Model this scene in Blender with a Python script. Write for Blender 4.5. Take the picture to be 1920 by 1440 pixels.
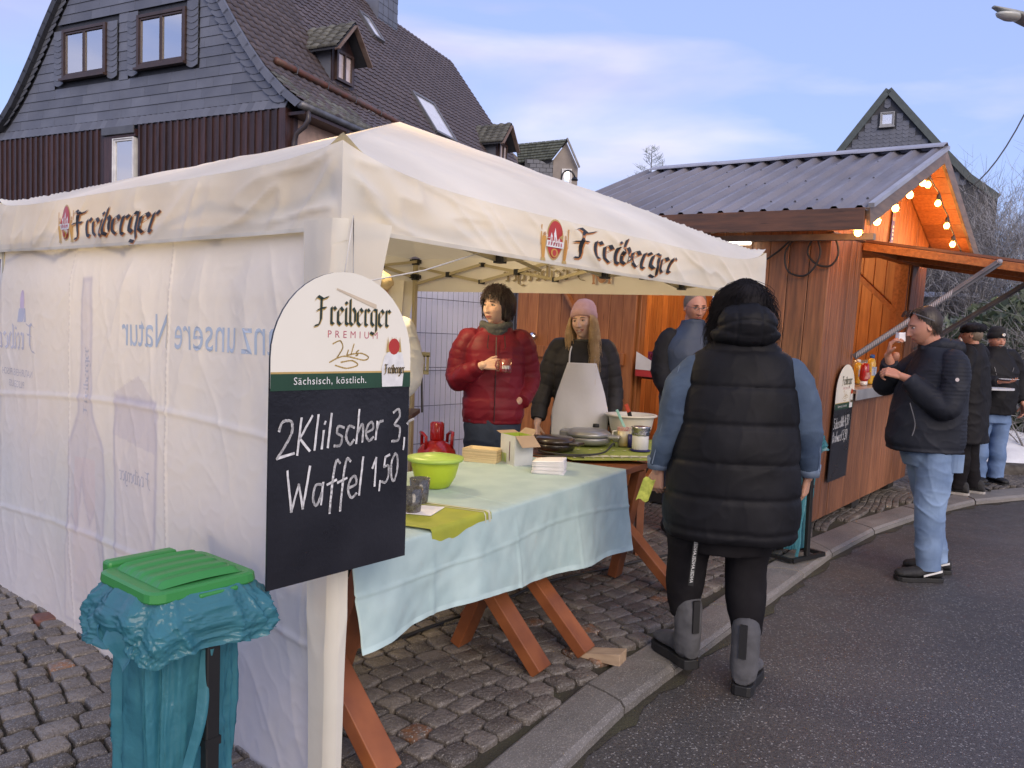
import bpy, math, random
import numpy as np
from mathutils import Vector, Matrix
R_ = math.radians
random.seed(7); rng = np.random.default_rng(7)
for o in list(bpy.data.objects): bpy.data.objects.remove(o)
SC = bpy.context.scene
COL = SC.collection
# ---------------------------------------------------------------- camera
_f = 1450.0; _th = math.atan(84 / 1450.0); _ro = 0.035
_F = Vector((0, math.cos(_th), -math.sin(_th))); _R0 = Vector((1, 0, 0)); _U0 = _R0.cross(_F)
_R = _R0 * math.cos(_ro) + _U0 * math.sin(_ro); _U = _U0 * math.cos(_ro) - _R0 * math.sin(_ro)
CAM = Vector((0, 0, 1.5))
cd = bpy.data.cameras.new('camera'); cam = bpy.data.objects.new('camera', cd); COL.objects.link(cam)
cd.sensor_width = 36; cd.lens = _f / 1920 * 36; cd.clip_end = 800; cd.clip_start = 0.05
_B = -_F
cam.matrix_world = Matrix(((_R.x, _U.x, _B.x, 0), (_R.y, _U.y, _B.y, 0), (_R.z, _U.z, _B.z, 1.5), (0, 0, 0, 1)))
SC.camera = cam
def proj(p):
    d = Vector(p) - CAM; w = d.dot(_F)
    if w < .1: return None
    return (960 + _f * d.dot(_R) / w, 720 - _f * d.dot(_U) / w)
# ---------------------------------------------------------------- world, sun, exposure
W = bpy.data.worlds.new('World'); SC.world = W; W.use_nodes = True
nt = W.node_tree; N = nt.nodes; L = nt.links; N.clear()
def nd(t, **k):
    n = N.new(t)
    for a, b in k.items(): setattr(n, a, b)
    return n
SUN_EL, SUN_AZ = R_(28), R_(160)
sky = nd('ShaderNodeTexSky', sky_type='NISHITA', sun_disc=False, sun_elevation=SUN_EL, sun_rotation=SUN_AZ, air_density=1.0, dust_density=1.0, ozone_density=2.0)
tc = nd('ShaderNodeTexCoord'); mp = nd('ShaderNodeMapping'); mp.inputs['Scale'].default_value = (1.0, 1.0, 4.2); mp.inputs['Location'].default_value = (.35, .1, .2)
L.new(tc.outputs['Generated'], mp.inputs['Vector'])
n1 = nd('ShaderNodeTexNoise'); n1.inputs['Scale'].default_value = 1.7; n1.inputs['Detail'].default_value = 6; n1.inputs['Roughness'].default_value = .5; n1.inputs['Distortion'].default_value = .5
L.new(mp.outputs[0], n1.inputs['Vector'])
cr = nd('ShaderNodeValToRGB'); cr.color_ramp.elements[0].position = .43; cr.color_ramp.elements[1].position = .70
cr.color_ramp.elements[0].color = (0, 0, 0, 1); cr.color_ramp.elements[1].color = (.85, .85, .85, 1)
L.new(n1.outputs['Fac'], cr.inputs[0])
n2 = nd('ShaderNodeTexNoise'); n2.inputs['Scale'].default_value = 2.6; n2.inputs['Detail'].default_value = 5
L.new(mp.outputs[0], n2.inputs['Vector'])
cc = nd('ShaderNodeValToRGB'); cc.color_ramp.elements[0].position = .35; cc.color_ramp.elements[1].position = .68
cc.color_ramp.elements[0].color = (3.7, 3.5, 4.7, 1); cc.color_ramp.elements[1].color = (7.4, 6.7, 6.9, 1)
L.new(n2.outputs['Fac'], cc.inputs[0])
# soften the blue of the clear sky a little with thin high haze
hz = nd('ShaderNodeMix', data_type='RGBA'); hz.inputs['Factor'].default_value = .62
L.new(sky.outputs[0], hz.inputs['A']); hz.inputs['B'].default_value = (3.3, 4.1, 7.9, 1)
mx = nd('ShaderNodeMix', data_type='RGBA')
L.new(cr.outputs[0], mx.inputs['Factor']); L.new(hz.outputs['Result'], mx.inputs['A']); L.new(cc.outputs[0], mx.inputs['B'])
bg = nd('ShaderNodeBackground'); bg.inputs['Strength'].default_value = .10
L.new(mx.outputs['Result'], bg.inputs['Color']); out = nd('ShaderNodeOutputWorld'); L.new(bg.outputs[0], out.inputs[0])
sd = bpy.data.lights.new('sun', 'SUN'); sd.energy = 1.5; sd.angle = R_(45); sd.color = (1, .82, .62)
so = bpy.data.objects.new('sun', sd); COL.objects.link(so)
_sd = Vector((math.sin(SUN_AZ) * math.cos(SUN_EL), math.cos(SUN_AZ) * math.cos(SUN_EL), math.sin(SUN_EL)))
so.rotation_euler = (_sd).to_track_quat('Z', 'Y').to_euler(); so.location = (0, 0, 30)
SC.view_settings.view_transform = 'Standard'; SC.view_settings.look = 'None'; SC.view_settings.exposure = 0.72; SC.view_settings.gamma = 1
SC.view_settings.use_curve_mapping = False
# ---------------------------------------------------------------- helpers
_perm = {}
def nz(P, s=1.0, seed=0):
    """gradient noise in about -1..1 on P (n,3)"""
    if seed not in _perm:
        r = np.random.default_rng(seed + 100); G = r.normal(size=(256, 3)); G /= np.linalg.norm(G, axis=1)[:, None]; _perm[seed] = (r.permutation(256), G, r.uniform(0, 50, 3))
    pm, G, of = _perm[seed]; P = np.asarray(P, float) * s * .62 + of; I = np.floor(P).astype(int); f = P - I; w = f * f * f * (f * (f * 6 - 15) + 10); o = 0
    for dx in (0, 1):
        for dy in (0, 1):
            for dz in (0, 1):
                h = pm[(pm[(pm[(I[:, 0] + dx) & 255] + I[:, 1] + dy) & 255] + I[:, 2] + dz) & 255]
                g = (G[h] * (f - np.array([dx, dy, dz]))).sum(1)
                o = o + g * (w[:, 0] if dx else 1 - w[:, 0]) * (w[:, 1] if dy else 1 - w[:, 1]) * (w[:, 2] if dz else 1 - w[:, 2])
    return o * 1.9
def rz_(P, s=1.0, seed=0, p=5):
    """sharp creases 0..1"""
    return (1 - np.abs(nz(P, s, seed)) * 1.6).clip(0, 1) ** p
class MB:
    def __init__(s): s.V = []; s.F = []; s.M = []; s.n = 0
    def add(s, v, f, mi=0):
        v = np.asarray(v, float).reshape(-1, 3); s.V.append(v)
        for q in f: s.F.append(tuple(int(i) + s.n for i in q))
        if hasattr(mi, '__len__'): s.M.extend(mi)
        else: s.M.extend([mi] * len(f))
        s.n += len(v); return s
    def box(s, c, d, rot=None, mi=0):
        x, y, z = d[0] / 2, d[1] / 2, d[2] / 2
        v = np.array([(-x, -y, -z), (x, -y, -z), (x, y, -z), (-x, y, -z), (-x, -y, z), (x, -y, z), (x, y, z), (-x, y, z)])
        if rot is not None: v = v @ np.array(rot.to_3x3() if hasattr(rot, 'to_3x3') else rot).T
        return s.add(v + np.array(c), [(0, 3, 2, 1), (4, 5, 6, 7), (0, 1, 5, 4), (1, 2, 6, 5), (2, 3, 7, 6), (3, 0, 4, 7)], mi)
    def bb(s, x0, x1, y0, y1, z0, z1, mi=0): return s.box(((x0 + x1) / 2, (y0 + y1) / 2, (z0 + z1) / 2), (abs(x1 - x0), abs(y1 - y0), abs(z1 - z0)), None, mi)
    def beam(s, p, q, w, h, up=(0, 0, 1), mi=0):
        p = Vector(p); q = Vector(q); d = (q - p); l = d.length; d.normalize(); a = d.cross(Vector(up)).normalized(); b = a.cross(d)
        m = Matrix((a, d, b)).transposed()
        return s.box((p + q) / 2, (w, l, h), m, mi)
    def tube(s, pts, r, n=8, mi=0, caps=True, closed=False, el=None):
        P = [Vector(p) for p in pts]; k = len(P); rr = r if hasattr(r, '__len__') else [r] * k
        V = []; ref = None
        for i in range(k):
            d = (P[min(i + 1, k - 1)] - P[max(i - 1, 0)])
            if d.length < 1e-9: d = Vector((0, 0, 1))
            d.normalize()
            if ref is None:
                ref = Vector((0, 0, 1)) if abs(d.z) < .8 else Vector((0, 1, 0))
            a = (ref - d * ref.dot(d))
            if a.length < 1e-6: a = Vector((1, 0, 0)) - d * d.x
            a.normalize(); ref = a; b = d.cross(a)
            e = el[i] if el is not None else 1.0
            for j in range(n):
                t = 2 * math.pi * j / n; V.append(P[i] + a * (math.cos(t) * rr[i]) + b * (math.sin(t) * rr[i] * e))
        F = []
        for i in range(k - 1):
            for j in range(n): F.append((i * n + j, i * n + (j + 1) % n, (i + 1) * n + (j + 1) % n, (i + 1) * n + j))
        if caps: F.append(tuple(range(n - 1, -1, -1))); F.append(tuple((k - 1) * n + j for j in range(n)))
        return s.add([tuple(v) for v in V], F, mi)
    def capsule(s, p, q, r0, r1, n=10, mi=0):
        p = Vector(p); q = Vector(q); d = (q - p); l = d.length or 1e-6; d.normalize(); pts = []; rr = []
        for t in (80, 55, 30): pts.append(p - d * r0 * math.sin(R_(t))); rr.append(r0 * math.cos(R_(t)))
        pts += [p, q]; rr += [r0, r1]
        for t in (30, 55, 80): pts.append(q + d * r1 * math.sin(R_(t))); rr.append(r1 * math.cos(R_(t)))
        return s.tube(pts, rr, n, mi)
    def chain(s, pts, rr, n=10, mi=0):
        for i in range(len(pts) - 1): s.capsule(pts[i], pts[i + 1], rr[i], rr[i + 1], n, mi)
        return s
    def lathe(s, prof, n=24, c=(0, 0, 0), mi=0, close=False, sx=1, sy=1):
        V = []; F = []; k = len(prof)
        for r, z in prof:
            for j in range(n): t = 2 * math.pi * j / n; V.append((c[0] + r * math.cos(t) * sx, c[1] + r * math.sin(t) * sy, c[2] + z))
        for i in range(k - 1):
            for j in range(n): F.append((i * n + j, i * n + (j + 1) % n, (i + 1) * n + (j + 1) % n, (i + 1) * n + j))
        if prof[0][0] > 1e-5: F.append(tuple(range(n - 1, -1, -1)))
        if prof[-1][0] > 1e-5: F.append(tuple((k - 1) * n + j for j in range(n)))
        return s.add(V, F, mi)
    def loft(s, rings, mi=0, caps=True):
        n = len(rings[0]); V = np.concatenate([np.asarray(r, float) for r in rings]); F = []
        for i in range(len(rings) - 1):
            for j in range(n): F.append((i * n + j, i * n + (j + 1) % n, (i + 1) * n + (j + 1) % n, (i + 1) * n + j))
        if caps: F.append(tuple(range(n - 1, -1, -1))); F.append(tuple((len(rings) - 1) * n + j for j in range(n)))
        return s.add(V, F, mi)
    def grid(s, fn, nu, nv, mi=0, u0=0, u1=1, v0=0, v1=1):
        U, Vv = np.meshgrid(np.linspace(u0, u1, nu), np.linspace(v0, v1, nv), indexing='ij')
        P = fn(U.ravel(), Vv.ravel()); F = []
        for i in range(nu - 1):
            for j in range(nv - 1): a = i * nv + j; F.append((a, a + nv, a + nv + 1, a + 1))
        return s.add(P, F, mi)
    def prism(s, poly, d0, d1, plane='xz', mi=0):
        k = len(poly)
        def m(p, d): return {'xz': (p[0], d, p[1]), 'yz': (d, p[0], p[1]), 'xy': (p[0], p[1], d)}[plane]
        V = [m(p, d0) for p in poly] + [m(p, d1) for p in poly]
        F = [tuple(range(k)), tuple(range(2 * k - 1, k - 1, -1))] + [(i, i + k, (i + 1) % k + k, (i + 1) % k) for i in range(k)]
        return s.add(V, F, mi)
    def arr(s): return np.concatenate(s.V) if s.V else np.zeros((0, 3))
    def xf(s, M):
        M = np.array(M); s.V = [v @ M[:3, :3].T + M[:3, 3] for v in s.V]; return s
    def mesh(s, name, mats, smooth=False):
        me = bpy.data.meshes.new(name); me.from_pydata(s.arr().tolist(), [], s.F)
        for m in (mats if isinstance(mats, (list, tuple)) else [mats]): me.materials.append(m)
        if any(s.M): me.polygons.foreach_set('material_index', s.M)
        if smooth: me.polygons.foreach_set('use_smooth', [True] * len(me.polygons))
        me.validate(); me.update(); return me
    def build(s, name, mats, parent=None, smooth=False, bevel=0, kind=None, auto=None):
        o = link(name, s.mesh(name, mats, smooth), parent)
        if bevel: b = o.modifiers.new('b', 'BEVEL'); b.width = bevel; b.segments = 2; b.limit_method = 'ANGLE'
        if kind: o['kind'] = kind
        return o
def link(name, me, parent=None, M=None):
    o = bpy.data.objects.new(name, me); COL.objects.link(o)
    if parent is not None: o.parent = parent
    if M is not None: o.matrix_local = M
    return o
def tag(o, label, cat, group=None):
    o['label'] = label; o['category'] = cat
    if group: o['group'] = group
    return o
def thing(name, label, cat, loc=(0, 0, 0), rz=0, group=None, M=None):
    o = bpy.data.objects.new(name, None); COL.objects.link(o); o.empty_display_size = .1
    if M is not None: o.matrix_world = M
    else: o.location = loc; o.rotation_euler = (0, 0, rz)
    return tag(o, label, cat, group)
def struct(o): o['kind'] = 'structure'; return o
# remesh in a scratch scene
def remesh(mb, vox, smooth=3, sub=None):
    sc = bpy.data.scenes.new('scratch'); me = mb.mesh('t', []); o = bpy.data.objects.new('t', me); sc.collection.objects.link(o)
    m = o.modifiers.new('r', 'REMESH'); m.mode = 'VOXEL'; m.voxel_size = vox
    if smooth: m = o.modifiers.new('s', 'SMOOTH'); m.iterations = smooth; m.factor = .5
    vl = sc.view_layers[0]; vl.update(); dg = vl.depsgraph; ev = o.evaluated_get(dg); em = ev.to_mesh()
    nv = len(em.vertices); co = np.empty(nv * 3, 'f'); em.vertices.foreach_get('co', co); no = np.empty(nv * 3, 'f'); em.vertices.foreach_get('normal', no)
    F = [tuple(p.vertices) for p in em.polygons]
    ev.to_mesh_clear(); bpy.data.objects.remove(o); bpy.data.meshes.remove(me); bpy.data.scenes.remove(sc)
    return co.reshape(-1, 3).astype(float), no.reshape(-1, 3).astype(float), F
def text_mesh(txt, size=1.0, spacing=1.0):
    """built-in font as flat triangles (v 2D, faces), origin at left baseline"""
    cu = bpy.data.curves.new('t', 'FONT'); cu.body = txt; cu.size = size; cu.space_character = spacing; cu.resolution_u = 3
    sc = bpy.data.scenes.new('scratch'); o = bpy.data.objects.new('t', cu); sc.collection.objects.link(o)
    vl = sc.view_layers[0]; vl.update(); dg = vl.depsgraph; ev = o.evaluated_get(dg); em = ev.to_mesh()
    V = np.array([v.co[:] for v in em.vertices]); F = [tuple(p.vertices) for p in em.polygons]
    ev.to_mesh_clear(); bpy.data.objects.remove(o); bpy.data.curves.remove(cu); bpy.data.scenes.remove(sc)
    return V[:, :2], F
# ---------------------------------------------------------------- lettering with a broad nib
GL = {
 'F': (.95, [[(-.05, 1.35), (.12, 1.55), (.45, 1.4), (.85, 1.55)], [(.36, 1.45), (.34, .25), (.2, -.05), (-.1, -.12)], [(.05, .75), (.36, .88), (.68, .92)]]),
 'r': (.52, [[(.02, .88), (.14, .98), (.14, .1), (.3, .02)], [(.14, .8), (.32, 1.0), (.46, .86)]]),
 'e': (.56, [[(.5, .2), (.3, 0), (.1, .16), (.1, .78), (.3, 1.0), (.48, .82), (.14, .48)]]),
 'i': (.34, [[(.02, .88), (.14, .98), (.14, .12), (.3, .02)], [(.1, 1.32), (.22, 1.22)]]),
 'b': (.60, [[(.12, 1.5), (.12, .15), (.3, 0), (.5, .2), (.5, .8), (.34, 1.0), (.14, .8)]]),
 'g': (.62, [[(.5, .95), (.28, 1.0), (.1, .82), (.1, .2), (.28, .02), (.48, .18)], [(.5, 1.0), (.5, -.3), (.3, -.5), (.05, -.38)]]),
}
def nib(strokes, w, ang=40, sub=5, round_=False):
    """strokes -> quads of a broad nib held at ang; returns V2, F"""
    V = []; F = []; c, s_ = math.cos(R_(ang)) * w / 2, math.sin(R_(ang)) * w / 2
    for st in strokes:
        for (x0, y0), (x1, y1) in zip(st, st[1:]):
            k = max(1, int(math.hypot(x1 - x0, y1 - y0) * sub)); b = len(V)
            if round_:
                l = math.hypot(x1 - x0, y1 - y0) or 1e-6; c, s_ = -(y1 - y0) / l * w / 2, (x1 - x0) / l * w / 2
                ex, ey = (x1 - x0) / l * w * .4, (y1 - y0) / l * w * .4; x0 -= ex; y0 -= ey; x1 += ex; y1 += ey
            for i in range(k + 1):
                t = i / k; x = x0 + (x1 - x0) * t; y = y0 + (y1 - y0) * t
                V += [(x - c, y - s_), (x + c, y + s_)]
            for i in range(k): q = b + 2 * i; F.append((q, q + 1, q + 3, q + 2))
    return np.array(V), F
def black_letter(word, w=.17):
    V = []; F = []; x = 0; n = 0
    for ch in word:
        adv, st = GL[ch]; v, f = nib([[(a + x, b) for a, b in s] for s in st], w)
        V.append(v); F += [tuple(i + n for i in q) for q in f]; n += len(v); x += adv
    return np.concatenate(V), F, x
# ---------------------------------------------------------------- materials
MATS = {}
def mat(name, col, col2=None, rough=.6, vs=6, bump=.0, bs=80, bd=.01, metal=0, objvar=0, islvar=0, stretch=(1, 1, 1), coat=0, spec=.5, det=4, sheen=0, speck=None, trans=0, emit=None, roughvar=0, wave=None, attr=None, transl=None, alpha=None, big=0):
    if name in MATS: return MATS[name]
    m = bpy.data.materials.new(name); m.use_nodes = True; t = m.node_tree; n = t.nodes; l = t.links; n.clear()
    o = n.new('ShaderNodeOutputMaterial'); p = n.new('ShaderNodeBsdfPrincipled'); l.new(p.outputs[0], o.inputs[0])
    def rgb(c): return (c, c, c, 1) if not hasattr(c, '__len__') else (*c, 1)[:4]
    tc = n.new('ShaderNodeTexCoord'); mp = n.new('ShaderNodeMapping'); mp.inputs['Scale'].default_value = stretch
    oi = n.new('ShaderNodeObjectInfo'); geo = n.new('ShaderNodeNewGeometry')
    ad = n.new('ShaderNodeVectorMath'); ad.operation = 'MULTIPLY_ADD'; ad.inputs[1].default_value = (37, 53, 71)
    cb = n.new('ShaderNodeCombineXYZ'); rnd = oi.outputs['Random'] if objvar or not islvar else geo.outputs['Random Per Island']
    for i in range(3): l.new(rnd, cb.inputs[i])
    if not (objvar or islvar): ad.inputs[1].default_value = (0, 0, 0)
    l.new(cb.outputs[0], ad.inputs[0]); l.new(tc.outputs['Object'], ad.inputs[2]); l.new(ad.outputs[0], mp.inputs[0])
    if attr:
        at = n.new('ShaderNodeAttribute'); at.attribute_name = attr; base = at.outputs['Color']
    else:
        no = n.new('ShaderNodeTexNoise'); no.inputs['Scale'].default_value = vs; no.inputs['Detail'].default_value = det; l.new(mp.outputs[0], no.inputs[0])
        if col2 is None: c = rgb(col); col2 = (c[0] * .78, c[1] * .78, c[2] * .8)
        mr = n.new('ShaderNodeMapRange'); mr.inputs[1].default_value = .34; mr.inputs[2].default_value = .66; l.new(no.outputs['Fac'], mr.inputs[0])
        mi = n.new('ShaderNodeMix'); mi.data_type = 'RGBA'; mi.inputs['A'].default_value = rgb(col); mi.inputs['B'].default_value = rgb(col2); l.new(mr.outputs[0], mi.inputs['Factor']); base = mi.outputs['Result']
    if wave:
        # wood knots and grain: (scale along, strength)
        vo = n.new('ShaderNodeTexVoronoi'); vo.inputs['Scale'].default_value = wave[0]; l.new(mp.outputs[0], vo.inputs[0])
        m2 = n.new('ShaderNodeMapRange'); m2.inputs[1].default_value = .03; m2.inputs[2].default_value = .13; m2.inputs[3].default_value = wave[1]; m2.inputs[4].default_value = 1; l.new(vo.outputs['Distance'], m2.inputs[0])
        k = n.new('ShaderNodeMix'); k.data_type = 'RGBA'; k.blend_type = 'MULTIPLY'; k.inputs['Factor'].default_value = 1; l.new(base, k.inputs['A']); l.new(m2.outputs[0], k.inputs['B']); base = k.outputs['Result']
    if objvar or islvar:
        a = objvar or islvar; m3 = n.new('ShaderNodeMapRange'); m3.inputs[3].default_value = 1 - a; m3.inputs[4].default_value = 1 + a; l.new(rnd, m3.inputs[0])
        k = n.new('ShaderNodeMix'); k.data_type = 'RGBA'; k.blend_type = 'MULTIPLY'; k.inputs['Factor'].default_value = 1; l.new(base, k.inputs['A']); l.new(m3.outputs[0], k.inputs['B']); base = k.outputs['Result']
    if big:
        nb = n.new('ShaderNodeTexNoise'); nb.inputs['Scale'].default_value = big; nb.inputs['Detail'].default_value = 5; l.new(tc.outputs['Object'], nb.inputs[0])
        m4 = n.new('ShaderNodeMapRange'); m4.inputs[1].default_value = .3; m4.inputs[2].default_value = .7; m4.inputs[3].default_value = .78; m4.inputs[4].default_value = 1.15; l.new(nb.outputs['Fac'], m4.inputs[0])
        k = n.new('ShaderNodeMix'); k.data_type = 'RGBA'; k.blend_type = 'MULTIPLY'; k.inputs['Factor'].default_value = 1; l.new(base, k.inputs['A']); l.new(m4.outputs[0], k.inputs['B']); base = k.outputs['Result']
    if speck:
        sc_, cA, thr = speck
        v2 = n.new('ShaderNodeTexVoronoi'); v2.inputs['Scale'].default_value = sc_; l.new(mp.outputs[0], v2.inputs[0])
        sp = n.new('ShaderNodeSeparateColor'); l.new(v2.outputs['Color'], sp.inputs[0])
        gt = n.new('ShaderNodeMath'); gt.operation = 'GREATER_THAN'; gt.inputs[1].default_value = thr; l.new(sp.outputs[0], gt.inputs[0])
        k = n.new('ShaderNodeMix'); k.data_type = 'RGBA'; l.new(gt.outputs[0], k.inputs['Factor']); l.new(base, k.inputs['A']); k.inputs['B'].default_value = rgb(cA); base = k.outputs['Result']
    l.new(base, p.inputs['Base Color']); p.inputs['Roughness'].default_value = rough; p.inputs['Metallic'].default_value = metal
    p.inputs['Specular IOR Level'].default_value = spec; p.inputs['Coat Weight'].default_value = coat; p.inputs['Sheen Weight'].default_value = sheen
    if roughvar:
        nr = n.new('ShaderNodeTexNoise'); nr.inputs['Scale'].default_value = 3; l.new(tc.outputs['Object'], nr.inputs[0])
        m5 = n.new('ShaderNodeMapRange'); m5.inputs[1].default_value = .35; m5.inputs[2].default_value = .65; m5.inputs[3].default_value = rough - roughvar; m5.inputs[4].default_value = rough + roughvar; l.new(nr.outputs['Fac'], m5.inputs[0]); l.new(m5.outputs[0], p.inputs['Roughness'])
    if trans: p.inputs['Transmission Weight'].default_value = trans
    if alpha is not None: p.inputs['Alpha'].default_value = alpha
    if emit: p.inputs['Emission Color'].default_value = rgb(emit[0]); p.inputs['Emission Strength'].default_value = emit[1]
    if bump:
        bn = n.new('ShaderNodeTexNoise'); bn.inputs['Scale'].default_value = bs; bn.inputs['Detail'].default_value = 5; l.new(mp.outputs[0], bn.inputs[0])
        bu = n.new('ShaderNodeBump'); bu.inputs['Strength'].default_value = bump; bu.inputs['Distance'].default_value = bd; l.new(bn.outputs['Fac'], bu.inputs['Height']); l.new(bu.outputs[0], p.inputs['Normal'])
    if transl:
        tr = n.new('ShaderNodeBsdfTranslucent'); tr.inputs[0].default_value = rgb(transl[0]); ms = n.new('ShaderNodeMixShader'); ms.inputs[0].default_value = transl[1]
        if attr:
            k = n.new('ShaderNodeMix'); k.data_type = 'RGBA'; k.blend_type = 'MULTIPLY'; k.inputs['Factor'].default_value = 1; l.new(base, k.inputs['A']); k.inputs['B'].default_value = rgb(transl[0]); l.new(k.outputs['Result'], tr.inputs[0])
        l.new(p.outputs[0], ms.inputs[1]); l.new(tr.outputs[0], ms.inputs[2]); l.new(ms.outputs[0], o.inputs[0])
    MATS[name] = m; return m
def glassmat(name, tint=(1, 1, 1), refl=.25, rough=.02):
    if name in MATS: return MATS[name]
    m = bpy.data.materials.new(name); m.use_nodes = True; t = m.node_tree; n = t.nodes; l = t.links; n.clear()
    o = n.new('ShaderNodeOutputMaterial'); a = n.new('ShaderNodeBsdfTransparent'); a.inputs[0].default_value = (*tint, 1)
    g = n.new('ShaderNodeBsdfGlossy'); g.inputs['Roughness'].default_value = rough; g.inputs[0].default_value = (1, 1, 1, 1)
    fr = n.new('ShaderNodeFresnel'); fr.inputs[0].default_value = 1.5
    ma = n.new('ShaderNodeMath'); ma.operation = 'MAXIMUM'; ma.inputs[1].default_value = refl; l.new(fr.outputs[0], ma.inputs[0])
    x = n.new('ShaderNodeMixShader'); l.new(ma.outputs[0], x.inputs[0]); l.new(a.outputs[0], x.inputs[1]); l.new(g.outputs[0], x.inputs[2]); l.new(x.outputs[0], o.inputs[0])
    MATS[name] = m; return m
def emitmat(name, col, s):
    if name in MATS: return MATS[name]
    m = bpy.data.materials.new(name); m.use_nodes = True; n = m.node_tree.nodes; n.clear(); e = n.new('ShaderNodeEmission'); e.inputs[0].default_value = (*col, 1); e.inputs[1].default_value = s
    o = n.new('ShaderNodeOutputMaterial'); m.node_tree.links.new(e.outputs[0], o.inputs[0]); MATS[name] = m; return m
def point(name, loc, e, col, r=.05, parent=None):
    d = bpy.data.lights.new(name, 'POINT'); d.energy = e; d.color = col; d.shadow_soft_size = r
    o = bpy.data.objects.new(name, d); COL.objects.link(o)
    if parent is not None: o.parent = parent
    o.location = loc; return o
# ================================================================ GROUND
KB = [(-1.6, .1), (-.75, 1.25), (-.33, 2.0), (-.06, 2.52), (.36, 3.21), (.58, 3.51), (1.15, 4.27), (1.71, 5.05), (2.3, 5.85), (2.92, 6.52), (3.74, 7.28), (4.74, 8.05), (5.72, 8.55), (7.2, 9.0), (9.5, 9.3), (14, 9.4)]
KF = [(-1.35, .0), (-.5, 1.2), (-.07, 2.01), (.17, 2.50), (.5, 3.04), (.78, 3.42), (1.4, 4.25), (1.95, 4.98), (2.36, 5.52), (3.02, 6.28), (3.82, 7.02), (4.7, 7.70), (5.62, 8.14), (7.2, 8.62), (9.5, 8.95), (14, 9.05)]
asphalt = mat('asphalt', (.050, .046, .045), (.100, .092, .088), rough=.46, vs=70, bump=.9, bs=160, bd=.006, speck=(170, (.27, .26, .25), .955), roughvar=.13, big=.9)
soil = mat('joint_soil', (.038, .031, .024), (.055, .052, .028), rough=.9, vs=5, bump=.8, bs=90, bd=.01)
granite = mat('granite', (.150, .140, .130), (.205, .190, .175), rough=.55, vs=5, bump=.7, bs=110, bd=.006, speck=(330, (.30, .28, .26), .88), objvar=.12, big=1.2)
gr = MB(); gr.add([(-150, -80, 0), (150, -80, 0), (150, 320, 0), (-150, 320, 0)], [(0, 1, 2, 3)]); struct(gr.build('road', asphalt))
pv = MB(); back = [(14, 60, .034), (-60, 60, .034), (-60, .1, .034)]
poly = [(x, y, .034) for x, y in KF] + back; pv.add(poly, [tuple(range(len(poly)))])
pavement = struct(pv.build('pavement', soil))
# kerb stones, one object each
kerb = thing('kerb', 'low granite kerb curving along the edge of the wet asphalt', 'kerb')
def lerp(a, b, t): return tuple(a[i] + (b[i] - a[i]) * t for i in range(len(a)))
def resample(P, step):
    out = [P[0]]; acc = 0
    for a, b in zip(P, P[1:]):
        l = math.dist(a, b); d = step - acc
        while d <= l: out.append(lerp(a, b, d / l)); d += step
        acc = (acc + l) % step
    return out
def cum(P):
    c = [0]
    for a, b in zip(P, P[1:]): c.append(c[-1] + math.dist(a, b))
    return c
def at(P, t):
    c = cum(P); s_ = t * c[-1]
    for i in range(len(P) - 1):
        if s_ <= c[i + 1] + 1e-9: return lerp(P[i], P[i + 1], (s_ - c[i]) / (c[i + 1] - c[i]))
    return P[-1]
# pair both edges by index to keep joints square
kidx = [0]; seg = []
for i in range(len(KB) - 1):
    l = math.dist(KB[i], KB[i + 1]); k = max(1, round(l / .95)) if i > 1 else 2
    for j in range(k): seg.append((lerp(KB[i], KB[i + 1], (j + .006) / k), lerp(KB[i], KB[i + 1], (j + .985) / k), lerp(KF[i], KF[i + 1], (j + .006) / k), lerp(KF[i], KF[i + 1], (j + .985) / k)))
for a, b, c, d in seg:
    m = MB(); z = .056 + random.uniform(-.003, .003)
    def sub(p, q, n=6): return [lerp(p, q, i / n) for i in range(n + 1)]
    top = []
    back_, front_ = sub(a, b), sub(c, d); rows = []
    for p, q in zip(back_, front_):
        e = random.uniform(-.004, .004)
        rows.append([(p[0], p[1], -.02), (p[0], p[1], z - .008), (*lerp(p, q, .06), z), (*lerp(p, q, .5), z + .002 + e * .4), (*lerp(p, q, .9), z - .003), (*lerp(p, q, 1.0 + e), z - .022), (*lerp(p, q, 1.0 + e * 2), -.02)])
    m.loft(rows, caps=True); m.build('kerb_stone', granite, kerb)
# broken asphalt seam along the kerb foot
sm = MB(); P = [(x + .0, y) for x, y in KF]
def off(P, d):
    o = []
    for i, p in enumerate(P):
        a = P[max(i - 1, 0)]; b = P[min(i + 1, len(P) - 1)]; l = math.dist(a, b); o.append((p[0] + (b[1] - a[1]) / l * d, p[1] - (b[0] - a[0]) / l * d))
    return o
cs = resample(KF, .08); o1 = off(cs, -.01); V = []; F = []
for i, p in enumerate(cs):
    q = off(cs, .035 + .02 * math.sin(i * .9) + random.uniform(-.012, .02))[i] if i % 1 == 0 else p
    V += [(o1[i][0], o1[i][1], .004), (q[0], q[1], .004)]
for i in range(len(cs) - 1): F.append((2 * i, 2 * i + 1, 2 * i + 3, 2 * i + 2))
sm.add(V, F); struct(sm.build('gutter_dirt', soil))
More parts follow.
